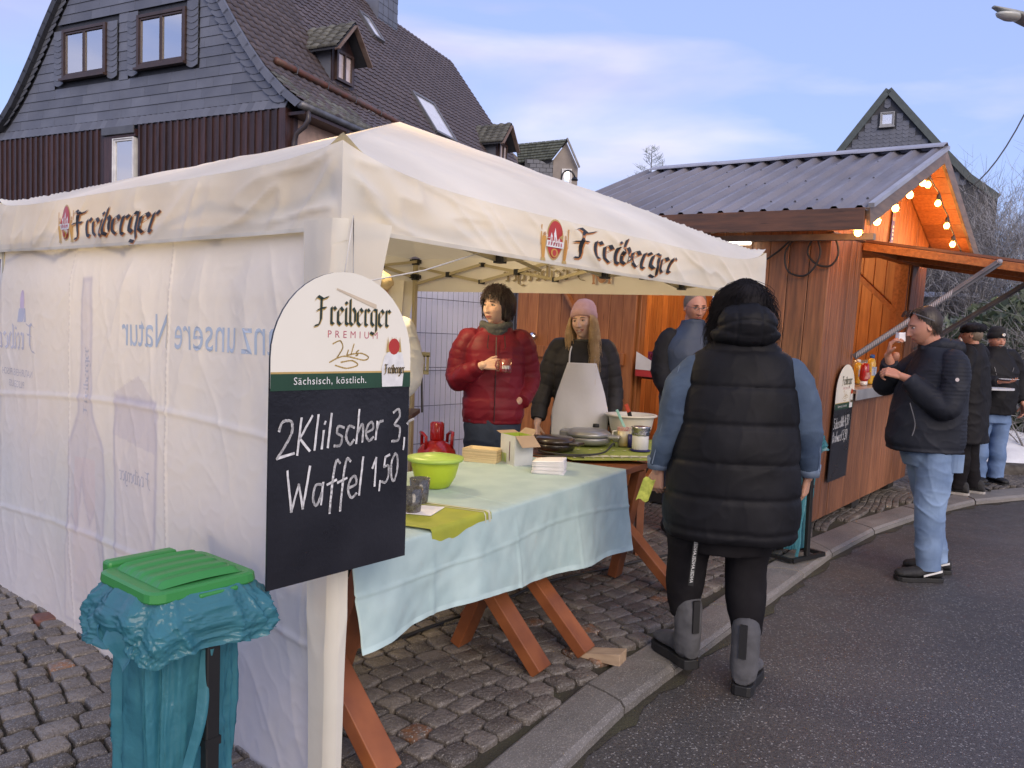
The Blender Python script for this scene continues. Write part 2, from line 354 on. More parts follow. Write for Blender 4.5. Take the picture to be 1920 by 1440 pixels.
# ---- cobbles
stonem = mat('cobble', (.095, .083, .073), (.150, .132, .115), rough=.46, vs=12, bump=.9, bs=70, bd=.012, objvar=.42, speck=(340, (.26, .24, .22), .90), det=5)
stonems = mat('cobble_far', (.095, .083, .073), (.150, .132, .115), rough=.46, vs=12, bump=.9, bs=70, bd=.012, islvar=.42, speck=(340, (.26, .24, .22), .90), det=5)
rust = mat('cobble_rusty', (.13, .115, .10), (.23, .10, .04), rough=.5, vs=22, bump=.8, bs=70, bd=.01, objvar=.2, speck=(210, (.32, .3, .28), .9))
brick = mat('brick_red', (.14, .055, .038), (.10, .045, .035), rough=.6, vs=14, bump=.7, bs=70, bd=.008, objvar=.2)
def stone_v(w, l, h=.03, seed=0, org=(0, 0, 0), ang=0):
    r = random.Random(seed); n = 12; V = []
    ca, sa = math.cos(ang), math.sin(ang); base = []
    for j in range(n):
        t = 2 * math.pi * (j + .5) / n; c, s_ = math.cos(t), math.sin(t); e = .26
        x = math.copysign(abs(c) ** e, c) * w / 2 * r.uniform(.88, 1.04); y = math.copysign(abs(s_) ** e, s_) * l / 2 * r.uniform(.88, 1.04); base.append((x, y))
    tl = (r.uniform(-.035, .035), r.uniform(-.035, .035))
    for k, z in ((1.0, -.03), (1.0, h * .62), (.965, h * .88), (.85, h * .99)):
        for x, y in base: V.append((x * k, y * k, z + x * tl[0] + y * tl[1] + (r.uniform(-.0025, .0025) if k < 1 else 0)))
    V.append((0, 0, h + r.uniform(-.002, .003)))
    F = [(i * n + j, i * n + (j + 1) % n, (i + 1) * n + (j + 1) % n, (i + 1) * n + j) for i in range(3) for j in range(n)]
    F += [(3 * n + j, 3 * n + (j + 1) % n, 4 * n) for j in range(n)]
    V = np.array(V); X = V[:, 0] * ca - V[:, 1] * sa + org[0]; Y = V[:, 0] * sa + V[:, 1] * ca + org[1]
    return np.stack([X, Y, V[:, 2] + org[2]], 1), F
def left_of_kerb(x, y, d=.0):
    for (x0, y0), (x1, y1) in zip(KB, KB[1:]):
        if y0 <= y <= y1 or (y1 > 8.5 and x0 <= x <= x1):
            l = math.hypot(x1 - x0, y1 - y0); s_ = ((x1 - x0) * (y - y0) - (y1 - y0) * (x - x0)) / l
            return s_ > d
    return x < 0
cells = []; az = R_(40); ux, uy = math.cos(az), math.sin(az); row = 0; v_ = -7.5
while v_ < 14:
    h_ = random.uniform(.098, .132); u_ = -8 + random.uniform(0, .1)
    while u_ < 18:
        w_ = random.uniform(.095, .155); 
        uu = u_ + w_ / 2; bend = .22 * math.sin(uu * .9 + v_ * .15) + .05 * math.sin(uu * 3.1); vv = v_ + h_ / 2 + bend
        x = uu * uy - vv * ux * 1.0; y = uu * ux + vv * uy
        x, y = uu * math.sin(az) - vv * math.cos(az), uu * math.cos(az) + vv * math.sin(az)
        q = proj((x, y, .05)) if y > .8 else None
        if q and -60 < q[0] < 1980 and 300 < q[1] < 1520 and left_of_kerb(x, y, .05) and y < 11.5:
            sl = math.atan(.198 * math.cos(uu * .9 + v_ * .15) + .155 * math.cos(uu * 3.1))
            cells.append((math.hypot(x, y), x, y, w_, h_, math.pi / 2 - az + sl * 1.0))
        u_ += w_
    v_ += h_
cells = [c for c in cells if c[0] <= 6.3] + [(c[0], c[1] + i * c[3] * .5 * math.cos(c[5]) - j * c[4] * .5 * math.sin(c[5]), c[2] + i * c[3] * .5 * math.sin(c[5]) + j * c[4] * .5 * math.cos(c[5]), c[3] * .5, c[4] * .5, c[5]) for c in cells if c[0] > 6.3 for i in (-.5, .5) for j in (-.5, .5)]
cells.sort()
HUT0 = Vector((2.34, 6.01)); 
def in_hut(x, y):
    d = Vector((x, y)) - HUT0; u = d.x * .649 + d.y * .760; v = -d.x * .760 + d.y * .649
    return .3 < u < 2.8 and .3 < v < 2.2
cells = [c for c in cells if not in_hut(c[1], c[2])]
# largest in the picture: visible ones only (not behind the tent's side sheet)
def behind_sheet(x, y):
    d = Vector((x + .51, y - 2.26)); u = d.x * .649 + d.y * .760; v = -d.x * .760 + d.y * .649
    return False
def show(c):
    x, y = c[1], c[2]; d = Vector((x + .51, y - 2.26)); u = d.x * .649 + d.y * .760
    # a stone inside the tent left of the corner leg is hidden by the sheet
    q = proj((x, y, .05)); return not (u > 0 and q[0] < 632) and q[1] < 1450 and 0 <= q[0] < 1920
mb = MB(); cnt = 0; shapes = []
for i in range(16):
    v, f = stone_v(.985, .98, .024, i, (0, 0, 0)); m = MB()
for c in cells:
    d, x, y, w, l, ang = c; s_ = hash((round(x, 3), round(y, 3))) % 99991
    w *= .955; l *= .945
    if cnt < 300 and show(c):
        v, f = stone_v(w, l, .026, s_, (0, 0, 0), 0); m = MB(); m.add(v, f)
        r = random.random(); o = link('cobblestone', m.mesh('cobblestone', rust if r < .035 else (brick if r > .991 else stonem), True), pavement, Matrix.Translation((x, y, .036 + random.uniform(-.003, .004))) @ Matrix.Rotation(ang, 4, 'Z'))
        cnt += 1
    else:
        v, f = stone_v(w, l, .026 if l > .08 else .012, s_, (x, y, .036 + (0 if l > .08 else .013) + random.uniform(-.003, .004)), ang); mb.add(v, f)
mb.build('cobblestones', stonems, pavement, True, kind='stuff')
# ================================================================ TIMBER HOUSE ON THE LEFT
slate = mat('slate', (.105, .115, .148), (.130, .140, .172), rough=.42, vs=2.0, bump=.25, bs=40, bd=.004, objvar=.13, big=.8)
slate_d = mat('slate_dark', (.040, .043, .054), rough=.6)
darkwood = mat('dark_stained_wood', (.026, .012, .012), (.052, .024, .022), rough=.42, vs=5, bump=.4, bs=30, bd=.004, objvar=.35, stretch=(6, 6, .5))
frame_br = mat('brown_frame', (.040, .024, .020), (.055, .032, .026), rough=.35)
tile = mat('roof_tile', (.060, .045, .044), (.085, .066, .064), rough=.45, vs=1.3, bump=.3, bs=30, bd=.01, objvar=.2)
tile_s = mat('roof_tiles', (.060, .045, .044), (.085, .066, .064), rough=.45, vs=1.3, bump=.3, bs=30, bd=.01, islvar=.16)
tile_moss = mat('mossy_tile', (.080, .080, .074), (.125, .125, .108), rough=.7, vs=9, bump=.6, bs=40, bd=.01, objvar=.3)
gutterm = mat('old_gutter', (.13, .045, .025), (.075, .05, .04), rough=.55, vs=7)
zinc = mat('zinc', (.10, .10, .11), (.16, .16, .17), rough=.45, metal=.5)
curtain = mat('lace_curtain', (.40, .46, .57), (.33, .38, .48), rough=.9, vs=30, stretch=(3, 1, .3), transl=((.8, .85, .9), .3))
inside_dark = mat('room_dark', (.10, .11, .13), rough=1)
pane_m = glassmat('window_pane', refl=.6)
salmon = mat('salmon_plaster', (.62, .42, .32), rough=.8)
RX, RZ_ = 0, 0
HOUSE_M = Matrix.Translation((-4.47, 15.0, 0)) @ Matrix.Rotation(R_(-24.4), 4, 'Z')
house = thing('timber_house', 'large house with blue-grey slate gable over dark timber boards and brown tiled roof', 'house', M=HOUSE_M)
# local: x = -a, y = b. gable at y=0
PR = [(4.3, 11.7), (1.69, 8.16), (1.33, 7.62), (.9, 7.04), (.5, 6.56), (0, 6.1), (-.45, 5.80)]   # (a, z) outward on the right side
def roof_a(z):   # a of the right roof surface at height z
    for (a1, z1), (a2, z2) in zip(PR, PR[1:]):
        if z2 <= z <= z1: return a2 + (a1 - a2) * (z - z2) / (z1 - z2)
    return PR[-1][0] if z < PR[-1][1] else PR[0][0]
gp = [(-.0, 0), (-8.6, 0), (-8.6, 5.95)] + [(-(8.6 - a), z - .12) for a, z in reversed(PR) if z > 6.05] + [(-a, z - .12) for a, z in PR[1:] if z > 6.05] + [(0, 5.95)]
w = MB(); w.prism(gp, .06, .3); w.bb(-8.6, -.02, .3, 14, 0, 5.6); w.prism([(x, z) for x, z in gp if z > 5], 13.7, 13.9); w.build('wall', slate_d, house)
WIN = [(-6.33, -4.93, 6.92, 7.99), (-3.99, -2.60, 6.90, 7.99)]
# slates in courses
z = 5.94; crs = 0
while z < 11.2:
    z1 = z + .2; xr0, xr1 = -roof_a(z + .1) - .30, -roof_a(z1 + .1) - .30; xl0, xl1 = -(8.6 - roof_a(z + .1)) + .30, -(8.6 - roof_a(z1 + .1)) + .30
    if xl1 > xr1 - .2: break
    holes = [(a - .33, b + .33) for a, b, c, d in WIN if z1 > c - .12 and z < d + .02]
    cuts = [(xl0, xl1)]; x = xl0 + random.uniform(.2, .7)
    segs = []; cur = (xl0, xl1)
    def flush(a, b):
        segs.append((a, b))
    pts = [xl0]
    while x < xr0 - .25: pts.append(x); x += random.uniform(.45, .8)
    pts.append(xr0)
    for a, b in zip(pts, pts[1:]):
        parts = [(a, b)]
        for h0, h1 in holes:
            np_ = []
            for p, q in parts:
                if q <= h0 or p >= h1: np_.append((p, q))
                else:
                    if p < h0 - .04: np_.append((p, h0))
                    if q > h1 + .04: np_.append((h1, q))
            parts = np_
        for p, q in parts: segs.append((p, q))
    for p, q in segs:
        pt = xl1 if abs(p - xl0) < 1e-6 else p; qt = xr1 if abs(q - xr0) < 1e-6 else q
        m = MB(); g = .002; yb = .008 - random.uniform(0, .003)
        m.add([(p + g, yb, z), (q - g, yb, z), (qt - g, .022, z1 + .01), (pt + g, .022, z1 + .01), (p + g, .012, z), (q - g, .012, z), (qt - g, .04, z1 + .01), (pt + g, .04, z1 + .01)], [(0, 1, 2, 3), (4, 7, 6, 5), (0, 4, 5, 1), (1, 5, 6, 2), (2, 6, 7, 3), (3, 7, 4, 0)])
        if z < 9.3: m.build('slate', slate, house)
        else: m.build('slate', slate, house) if False else None
    z = z1
up = MB(); up.prism([(-(8.6 - roof_a(zz)) + .3, zz) for zz in (9.3, 10.2, 11.0)] + [(-roof_a(zz) - .3, zz) for zz in (11.0, 10.2, 9.3)], -.002, .05); up.build('upper_slating', slate, house)
# curved scales: one shape, shared
def scale_mesh(w, h, drop):
    m = MB(); n = 8; P = [(0, h)] + [(w * i / n, -drop * math.sin(math.pi * i / n)) for i in range(n + 1)] + [(w, h)]
    m.prism(P, -.006, .006); return m.mesh('scale_slate', slate)
sc_w = scale_mesh(.30, .16, .055); sc_v = scale_mesh(.40, .22, .06)
for a, b, c, d in WIN:
    for x0 in (a - .31, b + .01):
        zz = c - .08
        while zz < d - .04:
            link('scale_slate', sc_w, house, Matrix.Translation((x0, -.022 - .0, zz)) @ Matrix.Rotation(R_(-5), 4, 'X')); zz += .125
zz = 5.98
while zz < 9.2:
    a = roof_a(zz + .12)
    link('scale_slate', sc_v, house, Matrix.Translation((-a - .42, -.024, zz)) @ Matrix.Rotation(R_(-5), 4, 'X') @ Matrix.Rotation(R_(18), 4, 'Y'))
    link('scale_slate', sc_v, house, Matrix.Translation((-(8.6 - a) + .02, -.024, zz + .10)) @ Matrix.Rotation(R_(-5), 4, 'X') @ Matrix.Rotation(R_(-18), 4, 'Y'))
    zz += .15
sk = MB(); sk.prism([(0, 0), (.155, 0), (.175, .07), (.21, .20), (.05, .20), (.02, .07)], -.008, .008); skm = sk.mesh('skirt_slate', slate)
x = -8.75
while x < -.05: link('skirt_slate', skm, house, Matrix.Translation((x, -.055, 5.745)) @ Matrix.Rotation(R_(-17), 4, 'X') @ Matrix.Rotation(R_(7), 4, 'Z')); x += .165
# timber cladding under it
W3 = (-4.95, -4.02, 4.4, 5.62)
x = -8.6; k = 0
while x < -.06:
    for (wd, y0, y1) in ((.13, -.012, .03), (.055, -.045, .0)):
        xc = x if wd > .1 else x + .092
        top = 5.74; zs = [(0, top)]
        if xc + wd / 2 > W3[0] and xc - wd / 2 < W3[1]: zs = [(0, W3[2])]
        for z0, z1 in zs:
            m = MB(); m.bb(xc - wd / 2, xc + wd / 2, y0, y1, z0 + 2.6, z1); m.build('board', darkwood, house)
    x += .184
m = MB(); m.bb(-.13, .02, -.06, .12, 0, 5.74); m.build('corner_post', darkwood, house)
def window(par, x0, x1, z0, z1, y, sashes=2, fw=.07, sill=True, curt=True, matf=frame_br, M=None, curtop=.45):
    wi = MB()
    for a, b, c, d in ((x0, x0 + fw, z0, z1), (x1 - fw, x1, z0, z1), (x0 + fw, x1 - fw, z0, z0 + fw), (x0 + fw, x1 - fw, z1 - fw, z1)): wi.bb(a, b, y - .05, y + .10, c, d)
    W_ = wi.build('window', matf, par, bevel=.006)
    if M is not None: W_.matrix_local = M
    sw = (x1 - x0 - 2 * fw) / sashes
    for i in range(sashes):
        a = x0 + fw + i * sw; s_ = MB(); t = .045
        for p, q, c, d in ((a, a + t, z0 + fw, z1 - fw), (a + sw - t, a + sw, z0 + fw, z1 - fw), (a + t, a + sw - t, z0 + fw, z0 + fw + t), (a + t, a + sw - t, z1 - fw - t, z1 - fw)): s_.bb(p + .003, q - .003, y - .03, y + .04, c + .003, d - .003)
        s_.build('sash', matf, W_, bevel=.005)
        g = MB(); g.bb(a + t - .01, a + sw - t + .01, y + .0, y + .006, z0 + fw + t - .01, z1 - fw - t + .01); g.build('pane', pane_m, W_)
    if curt:
        c = MB(); c.grid(lambda u, v: np.stack([x0 + fw + (x1 - x0 - 2 * fw) * u, y + .045 + .008 * np.sin(u * 70), z0 + fw + (z1 - z0 - 2 * fw) * (v * .999)], 1), 60, 4); c.build('curtain', curtain, W_, True)
        c = MB(); c.grid(lambda u, v: np.stack([x0 + fw + (x1 - x0 - 2 * fw) * u, y + .028 + .006 * np.sin(u * 95), z1 - fw - (z1 - z0) * (curtop * (1 - v) + .03 * (1 - v) * np.sign(np.sin(u * 95)))], 1), 120, 4); c.build('lace_valance', mat('lace', (.95, .96, .98), rough=.9), W_, True)
    if sill: s_ = MB(); s_.bb(x0 - .02, x1 + .02, y - .11, y + .0, z0 - .05, z0 - .003); s_.build('sill', matf, W_)
    return W_
for a, b, c, d in WIN:
    window(house, a, b, c, d, -.02)
wn = window(house, -4.70, -4.05, 4.2, 5.50, -.02, 1, fw=.025, sill=False, matf=mat('white_frame', (.7, .7, .7), rough=.4))
m = MB(); m.bb(-5.0, -4.72, -.045, .05, 4.2, 5.66); m.bb(-4.72, -4.0, -.055, .05, 5.515, 5.66); m.build('reveal_boards', darkwood, house)
m = MB(); m.bb(-5.0, -4.02, -.10, -.06, 5.57, 5.74); m.build('shutter_box', mat('lead_grey', (.09, .095, .11), rough=.4), house, bevel=.01)
# roof slab under the tiles
rs = MB()
for (a1, z1), (a2, z2) in zip(PR, PR[1:]):
    for sgn in (0, 1):
        X = (lambda a: -a) if not sgn else (lambda a: -(8.6 - a))
        rs.add([(X(a1), -.02, z1 - .1), (X(a2), -.02, z2 - .1), (X(a2), 13.95, z2 - .1), (X(a1), 13.95, z1 - .1), (X(a1), -.02, z1 - .02), (X(a2), -.02, z2 - .02), (X(a2), 13.95, z2 - .02), (X(a1), 13.95, z1 - .02)], [(0, 3, 2, 1), (4, 5, 6, 7), (0, 1, 5, 4), (1, 2, 6, 5), (2, 3, 7, 6), (3, 0, 4, 7)])
rf = rs.build('roof', slate_d, house)
# courses of double-roll tiles
arc = [0]
for (a1, z1), (a2, z2) in zip(PR, PR[1:]): arc.append(arc[-1] + math.dist((a1, z1), (a2, z2)))
def on_roof(s_):
    for i in range(len(PR) - 1):
        if s_ <= arc[i + 1] + 1e-6:
            t = (s_ - arc[i]) / (arc[i + 1] - arc[i]); a = PR[i][0] + (PR[i + 1][0] - PR[i][0]) * t; z = PR[i][1] + (PR[i + 1][1] - PR[i][1]) * t
            dx, dz = PR[i + 1][0] - PR[i][0], PR[i + 1][1] - PR[i][1]; l = math.hypot(dx, dz); return a, z, (-dz / l * -1, 0), (dx / l, dz / l)
    return on_roof(arc[-1] - 1e-4)
TW = .235; CS = .205; ncol = int(13.95 / TW); nc = int(arc[-1] / CS)
prof = [(0, .0), (.04, .018), (.085, .03), (.13, .018), (.17, 0), (.205, .012), (TW, 0)]
DORM = [(2.35, 3.50), (10.85, 12.0)]; SKY = [(7.0, 7.45, 9.95, 10.7), (7.15, 8.3, 7.15, 8.3)]
def blocked(y, z):
    for a, b in DORM:
        if a + .1 < y < b - .1 and 7.35 < z < 8.35 - abs(y - (a + b) / 2) * .6: return True
    return False
def tile_v(s0, y0, moss=False):
    a0, z0, _, (dx, dz) = on_roof(s0); a1, z1, _, _ = on_roof(min(s0 + CS * 1.04, arc[-1])); nx, nz_ = dz, -dx   # outward normal in (a,z) is (dz,-dx)
    V = []
    for (a, z, lift) in ((a0, z0, .012), (a1, z1, .034)):
        for y, h in prof: V.append((-(a + nx * (h + lift)), y0 + y, z + nz_ * (h + lift)))
    for y, h in prof: V.append((-(a1 + nx * (-.0)), y0 + y, z1 + nz_ * (-.0)))
    n = len(prof); F = [(i, i + 1, n + i + 1, n + i) for i in range(n - 1)] + [(n + i, n + i + 1, 2 * n + i + 1, 2 * n + i) for i in range(n - 1)]
    return V, F
cand = []
for c in range(nc + 1):
    for k in range(ncol):
        y0 = -.06 + k * TW; z = on_roof(min(c * CS, arc[-1]))[1]
        if blocked(y0 + TW / 2, z): continue
        cand.append((y0 + (11 - z) * -.0, c, y0, z))
vis = sorted([c for c in cand if c[3] < 9.6], key=lambda t: t[2] * 1.0 - t[3] * .15)
st = set((c[1], c[2]) for c in vis[:290]); tm = MB()
for _, c, y0, z in cand:
    V, F = tile_v(min(c * CS, arc[-1] - .02), y0)
    if (c, y0) in st: m = MB(); m.add(V, F); m.build('roof_tile', tile_moss if z < 6.5 and random.random() < .7 else tile, rf, True)
    else: tm.add(V, F)
tm.build('roof_tiles', tile_s, rf, kind='stuff')
# verge slates and metal edge on the gable
def verge(sgn):
    m = MB(); zz = 5.85
    while zz < 11.5:
        a0, a1 = roof_a(zz), roof_a(zz + .24); X = (lambda a: -a) if sgn else (lambda a: -(8.6 - a)); o = .03 if sgn else -.03
        m.add([(X(a0) + o * 2, -.13, zz - .06), (X(a1) + o, -.13, zz + .22), (X(a1) - o * 3, -.13, zz + .14), (X(a0) - o * 2.4, -.13, zz - .14), (X(a0) + o * 2, .08, zz - .06), (X(a1) + o, .08, zz + .22), (X(a1) - o * 3, .08, zz + .14), (X(a0) - o * 2.4, .08, zz - .14)], [(0, 1, 2, 3), (4, 7, 6, 5), (0, 4, 5, 1), (1, 5, 6, 2), (2, 6, 7, 3), (3, 7, 4, 0)])
        o_ = m.build('verge_slate', slate if sgn else slate_d, rf); m = MB(); zz += .24
verge(True); verge(False)
m = MB(); pts = [(.42, y, 5.74) for y in np.linspace(-.12, 13.9, 20)]
m.tube(pts, .075, 10); m.build('gutter', zinc, house, True)
m = MB(); m.tube([(.42, .1, 5.7), (.44, .1, 5.52), (.36, .1, 5.40), (.16, .1, 5.28), (.10, .1, 5.1), (.10, .1, 2)], .05, 10); m.build('downpipe', mat('pipe', (.055, .045, .05), rough=.4), house, True)
m = MB(); m.tube([(-.60, y, 6.82 - .01 * y) for y in np.linspace(.35, 5.9, 12)], .07, 10); m.build('old_gutter_pipe', gutterm, house, True)
for y in (.9, 1.9, 2.9, 3.9, 4.9):
    m = MB(); m.tube([(-.70, y, 6.72), (-.53, y, 6.73), (-.50, y, 6.86), (-.60, y, 6.92), (-.71, y, 6.86)], .012, 6); m.build('gutter_hook', zinc, house)
for y in (3.6, 4.4, 5.1):
    m = MB(); v, f = stone_v(.12, .35, .05, int(y * 10), (0, 0, 0)); m.add(v, f); o = m.build('snow_patch', mat('snow', (.8, .82, .86), rough=.6), rf, True); o.matrix_local = Matrix.Translation((-.63, y, 6.75)) @ Matrix.Rotation(R_(45), 4, 'Y')
# right flank wall
m = MB(); m.bb(-.02, .012, .1, 13.8, 2, 5.62); m.build('flank_wall', mat('flank_grey', (.12, .10, .10), rough=.8), house)
m = MB(); m.bb(.012, .03, .22, 1.9, 4.4, 5.60); m.build('plaster_panel', salmon, house)
m = MB(); m.bb(0, .42, .0, 13.9, 5.6, 5.66); m.build('soffit', darkwood, house)
for y in (.12, 1.98): m = MB(); m.bb(.012, .07, y, y + .12, 2, 5.6); m.build('post', darkwood, house)
# dormers
def dormer(y0):
    d = link('dormer', None, house) if False else None
    yc = y0 + .575; a = .95; b = MB(); b.prism([(y0 + .18, 7.1), (y0 + .97, 7.1), (y0 + .97, 7.88), (yc, 8.35), (y0 + .18, 7.88)], -a - 1.3, -a, 'yz'); D = b.build('dormer', slate, house)
    f = MB(); f.prism([(y0 + .16, 7.12), (y0 + .99, 7.12), (y0 + .99, 7.88), (yc, 8.38), (y0 + .16, 7.88)], -a, -a + .03, 'yz'); f.build('front', darkwood, D)
    W_ = MB()
    for p, q, r, s_ in ((.27, .33, 7.2, 7.88), (.82, .88, 7.2, 7.88), (.33, .82, 7.2, 7.26), (.33, .82, 7.82, 7.88), (.55, .60, 7.26, 7.82)): W_.bb(-a + .03, -a + .09, y0 + p, y0 + q, r, s_)
    W_.build('window', frame_br, D)
    g = MB(); g.bb(-a + .03, -a + .04, y0 + .33, y0 + .82, 7.26, 7.82); g.build('pane', mat('dormer_pane', (.62, .52, .50), rough=.1, spec=1), D)
    for sg in (-1, 1):
        r = MB(); r.add([(-a + .32, yc, 8.50), (-a - 1.35, yc, 8.50), (-a - 1.35, yc + sg * .62, 7.80), (-a + .32, yc + sg * .62, 7.80), (-a + .32, yc, 8.44), (-a - 1.35, yc, 8.44), (-a - 1.35, yc + sg * .62, 7.74), (-a + .32, yc + sg * .62, 7.74)], [(0, 1, 2, 3), (4, 7, 6, 5), (0, 4, 5, 1), (2, 6, 7, 3), (3, 7, 4, 0)])
        Rf = r.build('dormer_roof', slate_d, D)
        for i in range(5):
            for j in range(6):
                t = MB(); x0 = -a + .34 - i * .27; f0, f1 = j / 6, (j + 1.08) / 6
                P = []
                for k, (dy, hh) in enumerate(((0, .012), (.07, .045), (.14, .045), (.20, .015), (.26, .012))):
                    P.append((x0 - dy, hh))
                V = []
                for fr, lift in ((f0, .0), (f1, .025)):
                    for xx, hh in P: V.append((xx, yc + sg * (.64 * fr + (hh + lift) * .7), 8.52 - .72 * fr + (hh + lift) * .7))
                for xx, hh in P: V.append((xx, yc + sg * (.64 * f1), 8.52 - .72 * f1 - .0))
                n = len(P); t.add(V, [(q, q + 1, n + q + 1, n + q) for q in range(n - 1)] + [(n + q, n + q + 1, 2 * n + q + 1, 2 * n + q) for q in range(n - 1)]); t.build('roof_tile', tile_moss, D, True)
        bb = MB(); bb.beam((-a + .33, yc, 8.44), (-a + .33, yc + sg * .63, 7.72), .03, .13, up=(1, 0, 0)); bb.build('bargeboard', mat('old_board', (.14, .09, .075), (.2, .15, .13), rough=.7), D)
for a, b in DORM: dormer(a)
def skylight(y0, y1, z0, z1):
    a0, a1 = roof_a(z0), roof_a(z1); nx = (z1 - z0); nz_ = (a1 - a0); l = math.hypot(nx, nz_); n = Vector((nx / l, 0, nz_ / l)) 
    def P(y, t, h): return Vector((-(a0 + (a1 - a0) * t), y, z0 + (z1 - z0) * t)) + n * h
    m = MB(); t = .12
    for p, q in (((y0, 0), (y1, 0)), ((y0, 1), (y1, 1)), ((y0, 0), (y0, 1)), ((y1, 0), (y1, 1))): m.beam(P(p[0], p[1], .07), P(q[0], q[1], .07), .09, .1, up=n)
    S = m.build('skylight', mat('skylight_frame', (.12, .12, .13), rough=.4), house)
    g = MB(); g.add([P(y0, 0, .09), P(y1, 0, .09), P(y1, 1, .09), P(y0, 1, .09)], [(0, 1, 2, 3)]); g.build('pane', mat('skylight_glass', (.6, .62, .68), rough=.12, spec=1, coat=1), S)
for s_ in SKY: skylight(*s_)
ch = MB(); ch.bb(-4.6, -3.85, 8.4, 9.5, 10.9, 12.6); CH = ch.build('chimney', slate, house); c = MB(); c.bb(-4.68, -3.77, 8.32, 9.58, 12.6, 12.72); c.build('chimney_cap', zinc, CH)
for i in range(9):
    for j in range(4): c = MB(); c.bb(-3.85, -3.835 + .01 * (i % 2), 8.42 + j * .27, 8.67 + j * .27, 11.2 + i * .155, 11.35 + i * .155); c.build('slate', slate, CH)
# ================================================================ HOUSES BEHIND
grey_pl = mat('grey_plaster', (.24, .21, .19), (.30, .265, .24), rough=.85, vs=2, bump=.2, bs=20)
nb = thing('neighbour_house', 'narrow grey plastered dormer house peeking over the right end of the long tiled roof', 'house', (0, 0, 0))
m = MB(); m.prism([(1.28, 5.0), (2.23, 5.0), (2.23, 8.12), (1.76, 9.06), (1.28, 8.40)], 30, 30.1); m.build('wall', grey_pl, nb)
m = MB(); m.prism([(1.27, 5.0), (1.29, 8.40), (.2, 8.40), (.1, 5.0)], 30.05, 33); m.build('side_wall', slate_d, nb)
for i in range(9):
    for j in range(4): m = MB(); m.bb(.28 + j * .25 + .12 * (i % 2), .51 + j * .25 + .12 * (i % 2), 30.02, 30.06, 7.0 + i * .155, 7.14 + i * .155); m.build('slate', slate, nb)
m = MB(); m.add([(1.80, 29.85, 9.14), (1.22, 29.85, 8.36), (-.05, 30.4, 8.30), (-.2, 30.6, 9.05), (1.80, 31, 9.1), (1.22, 29.9, 8.28), (-.05, 30.5, 8.22)], [(0, 1, 2, 3), (0, 3, 4), (1, 5, 6, 2)]); nr_ = m.build('roof', slate_d, nb)
for j in range(7):
    for i in range(12):
        f0, f1 = j / 7, (j + 1.05) / 7; g0, g1 = i / 12, (i + .93) / 12
        def Q(g, f, l=0): a = Vector((1.80, 29.84, 9.15)).lerp(Vector((-.2, 30.58, 9.07)), g); b = Vector((1.22, 29.84, 8.37)).lerp(Vector((-.05, 30.38, 8.31)), g); q = a.lerp(b, f); q.z += l; q.y -= l; return q
        m = MB(); m.add([Q(g0, f0, .01), Q(g1, f0, .01), Q(g1, f1, .04), Q(g0, f1, .04), Q(g1, f1, .0), Q(g0, f1, .0)], [(0, 1, 2, 3), (3, 2, 4, 5)]); m.build('shingle', mat('mossy_slate', (.075, .085, .070), (.11, .12, .095), rough=.6, objvar=.25), nr_)
m = MB(); m.beam((1.76, 29.8, 9.17), (2.27, 29.8, 8.1), .12, .06); m.build('verge', zinc, nb)
window(nb, 1.62, 2.0, 7.2, 8.06, 29.98, 1, fw=.05, sill=False, curt=False, matf=mat('white_frame', (.7, .7, .7)))
m = MB(); m.bb(1.6, 2.0, 30.01, 30.03, 7.2, 8.05); m.build('blind', mat('blind', (.4, .4, .42)), nb)
m = MB(); m.add([(-.8, 30.2, 9.1), (.6, 30.6, 8.0), (2.9, 31.5, 7.2), (2.9, 31.5, 3), (-.8, 30.2, 3)], [(0, 1, 2, 3, 4)]); m.build('lower_roof', tile_s, nb)
sl = thing('street_lamp', 'black curved gooseneck lamp arm showing above the white canopy roof', 'street lamp', (0, 0, 0))
m = MB(); m.tube([(1.40, 26, 2)] + [(1.40 + .22 - .22 * math.cos(t), 26, 6.88 + .26 * math.sin(t)) for t in np.linspace(0, 2.9, 10)], .03, 8); m.build('arm', mat('black_metal', (.02, .02, .022), rough=.4, metal=.3), sl, True)
m = MB(); m.lathe([(.05, .12), (.12, .02), (.10, 0)], 12, (1.84, 26, 6.82)); m.build('lamp_shade', MATS['black_metal'], sl)
# slate gable house on the right, far
far = thing('slate_house', 'far steep grey slate gable with one tiny window behind the wooden hut roof', 'house', (12.98, 28.0, 0), R_(-25))
K_ = .906
PK = (0, 10.78); FH = 0.0
rg = [PK, (1.81 * K_, 8.77), (2.92 * K_, 7.6), (3.92 * K_, 6.85)]; lg = [PK, (-1.87 * K_, 8.46), (-2.98 * K_, 7.1), (-3.98 * K_, 6.3)]
m = MB(); m.prism([PK] + rg[1:] + [(3.4, 0), (-3.4, 0)] + lg[:0:-1], FH, FH + .4); m.build('wall', slate_d, far)
m = MB(); m.prism([(x * .97, z - .05) for x, z in [PK] + rg[1:] + [(3.4, 6.4), (-3.4, 6.0)] + lg[:0:-1]], FH + .4, FH + 9); m.build('roof', slate_d, far)
hx = MB(); hx.prism([(0, 0), (.10, -.055), (.2, 0), (.2, .15), (0, .15)], -.008, .008); hm = hx.mesh('slate', slate)
def xr_(z, P):
    for (x1, z1), (x2, z2) in zip(P, P[1:]):
        if z2 <= z <= z1: return x2 + (x1 - x2) * (z - z2) / (z1 - z2)
z = 7.35; i = 0; hc = 0
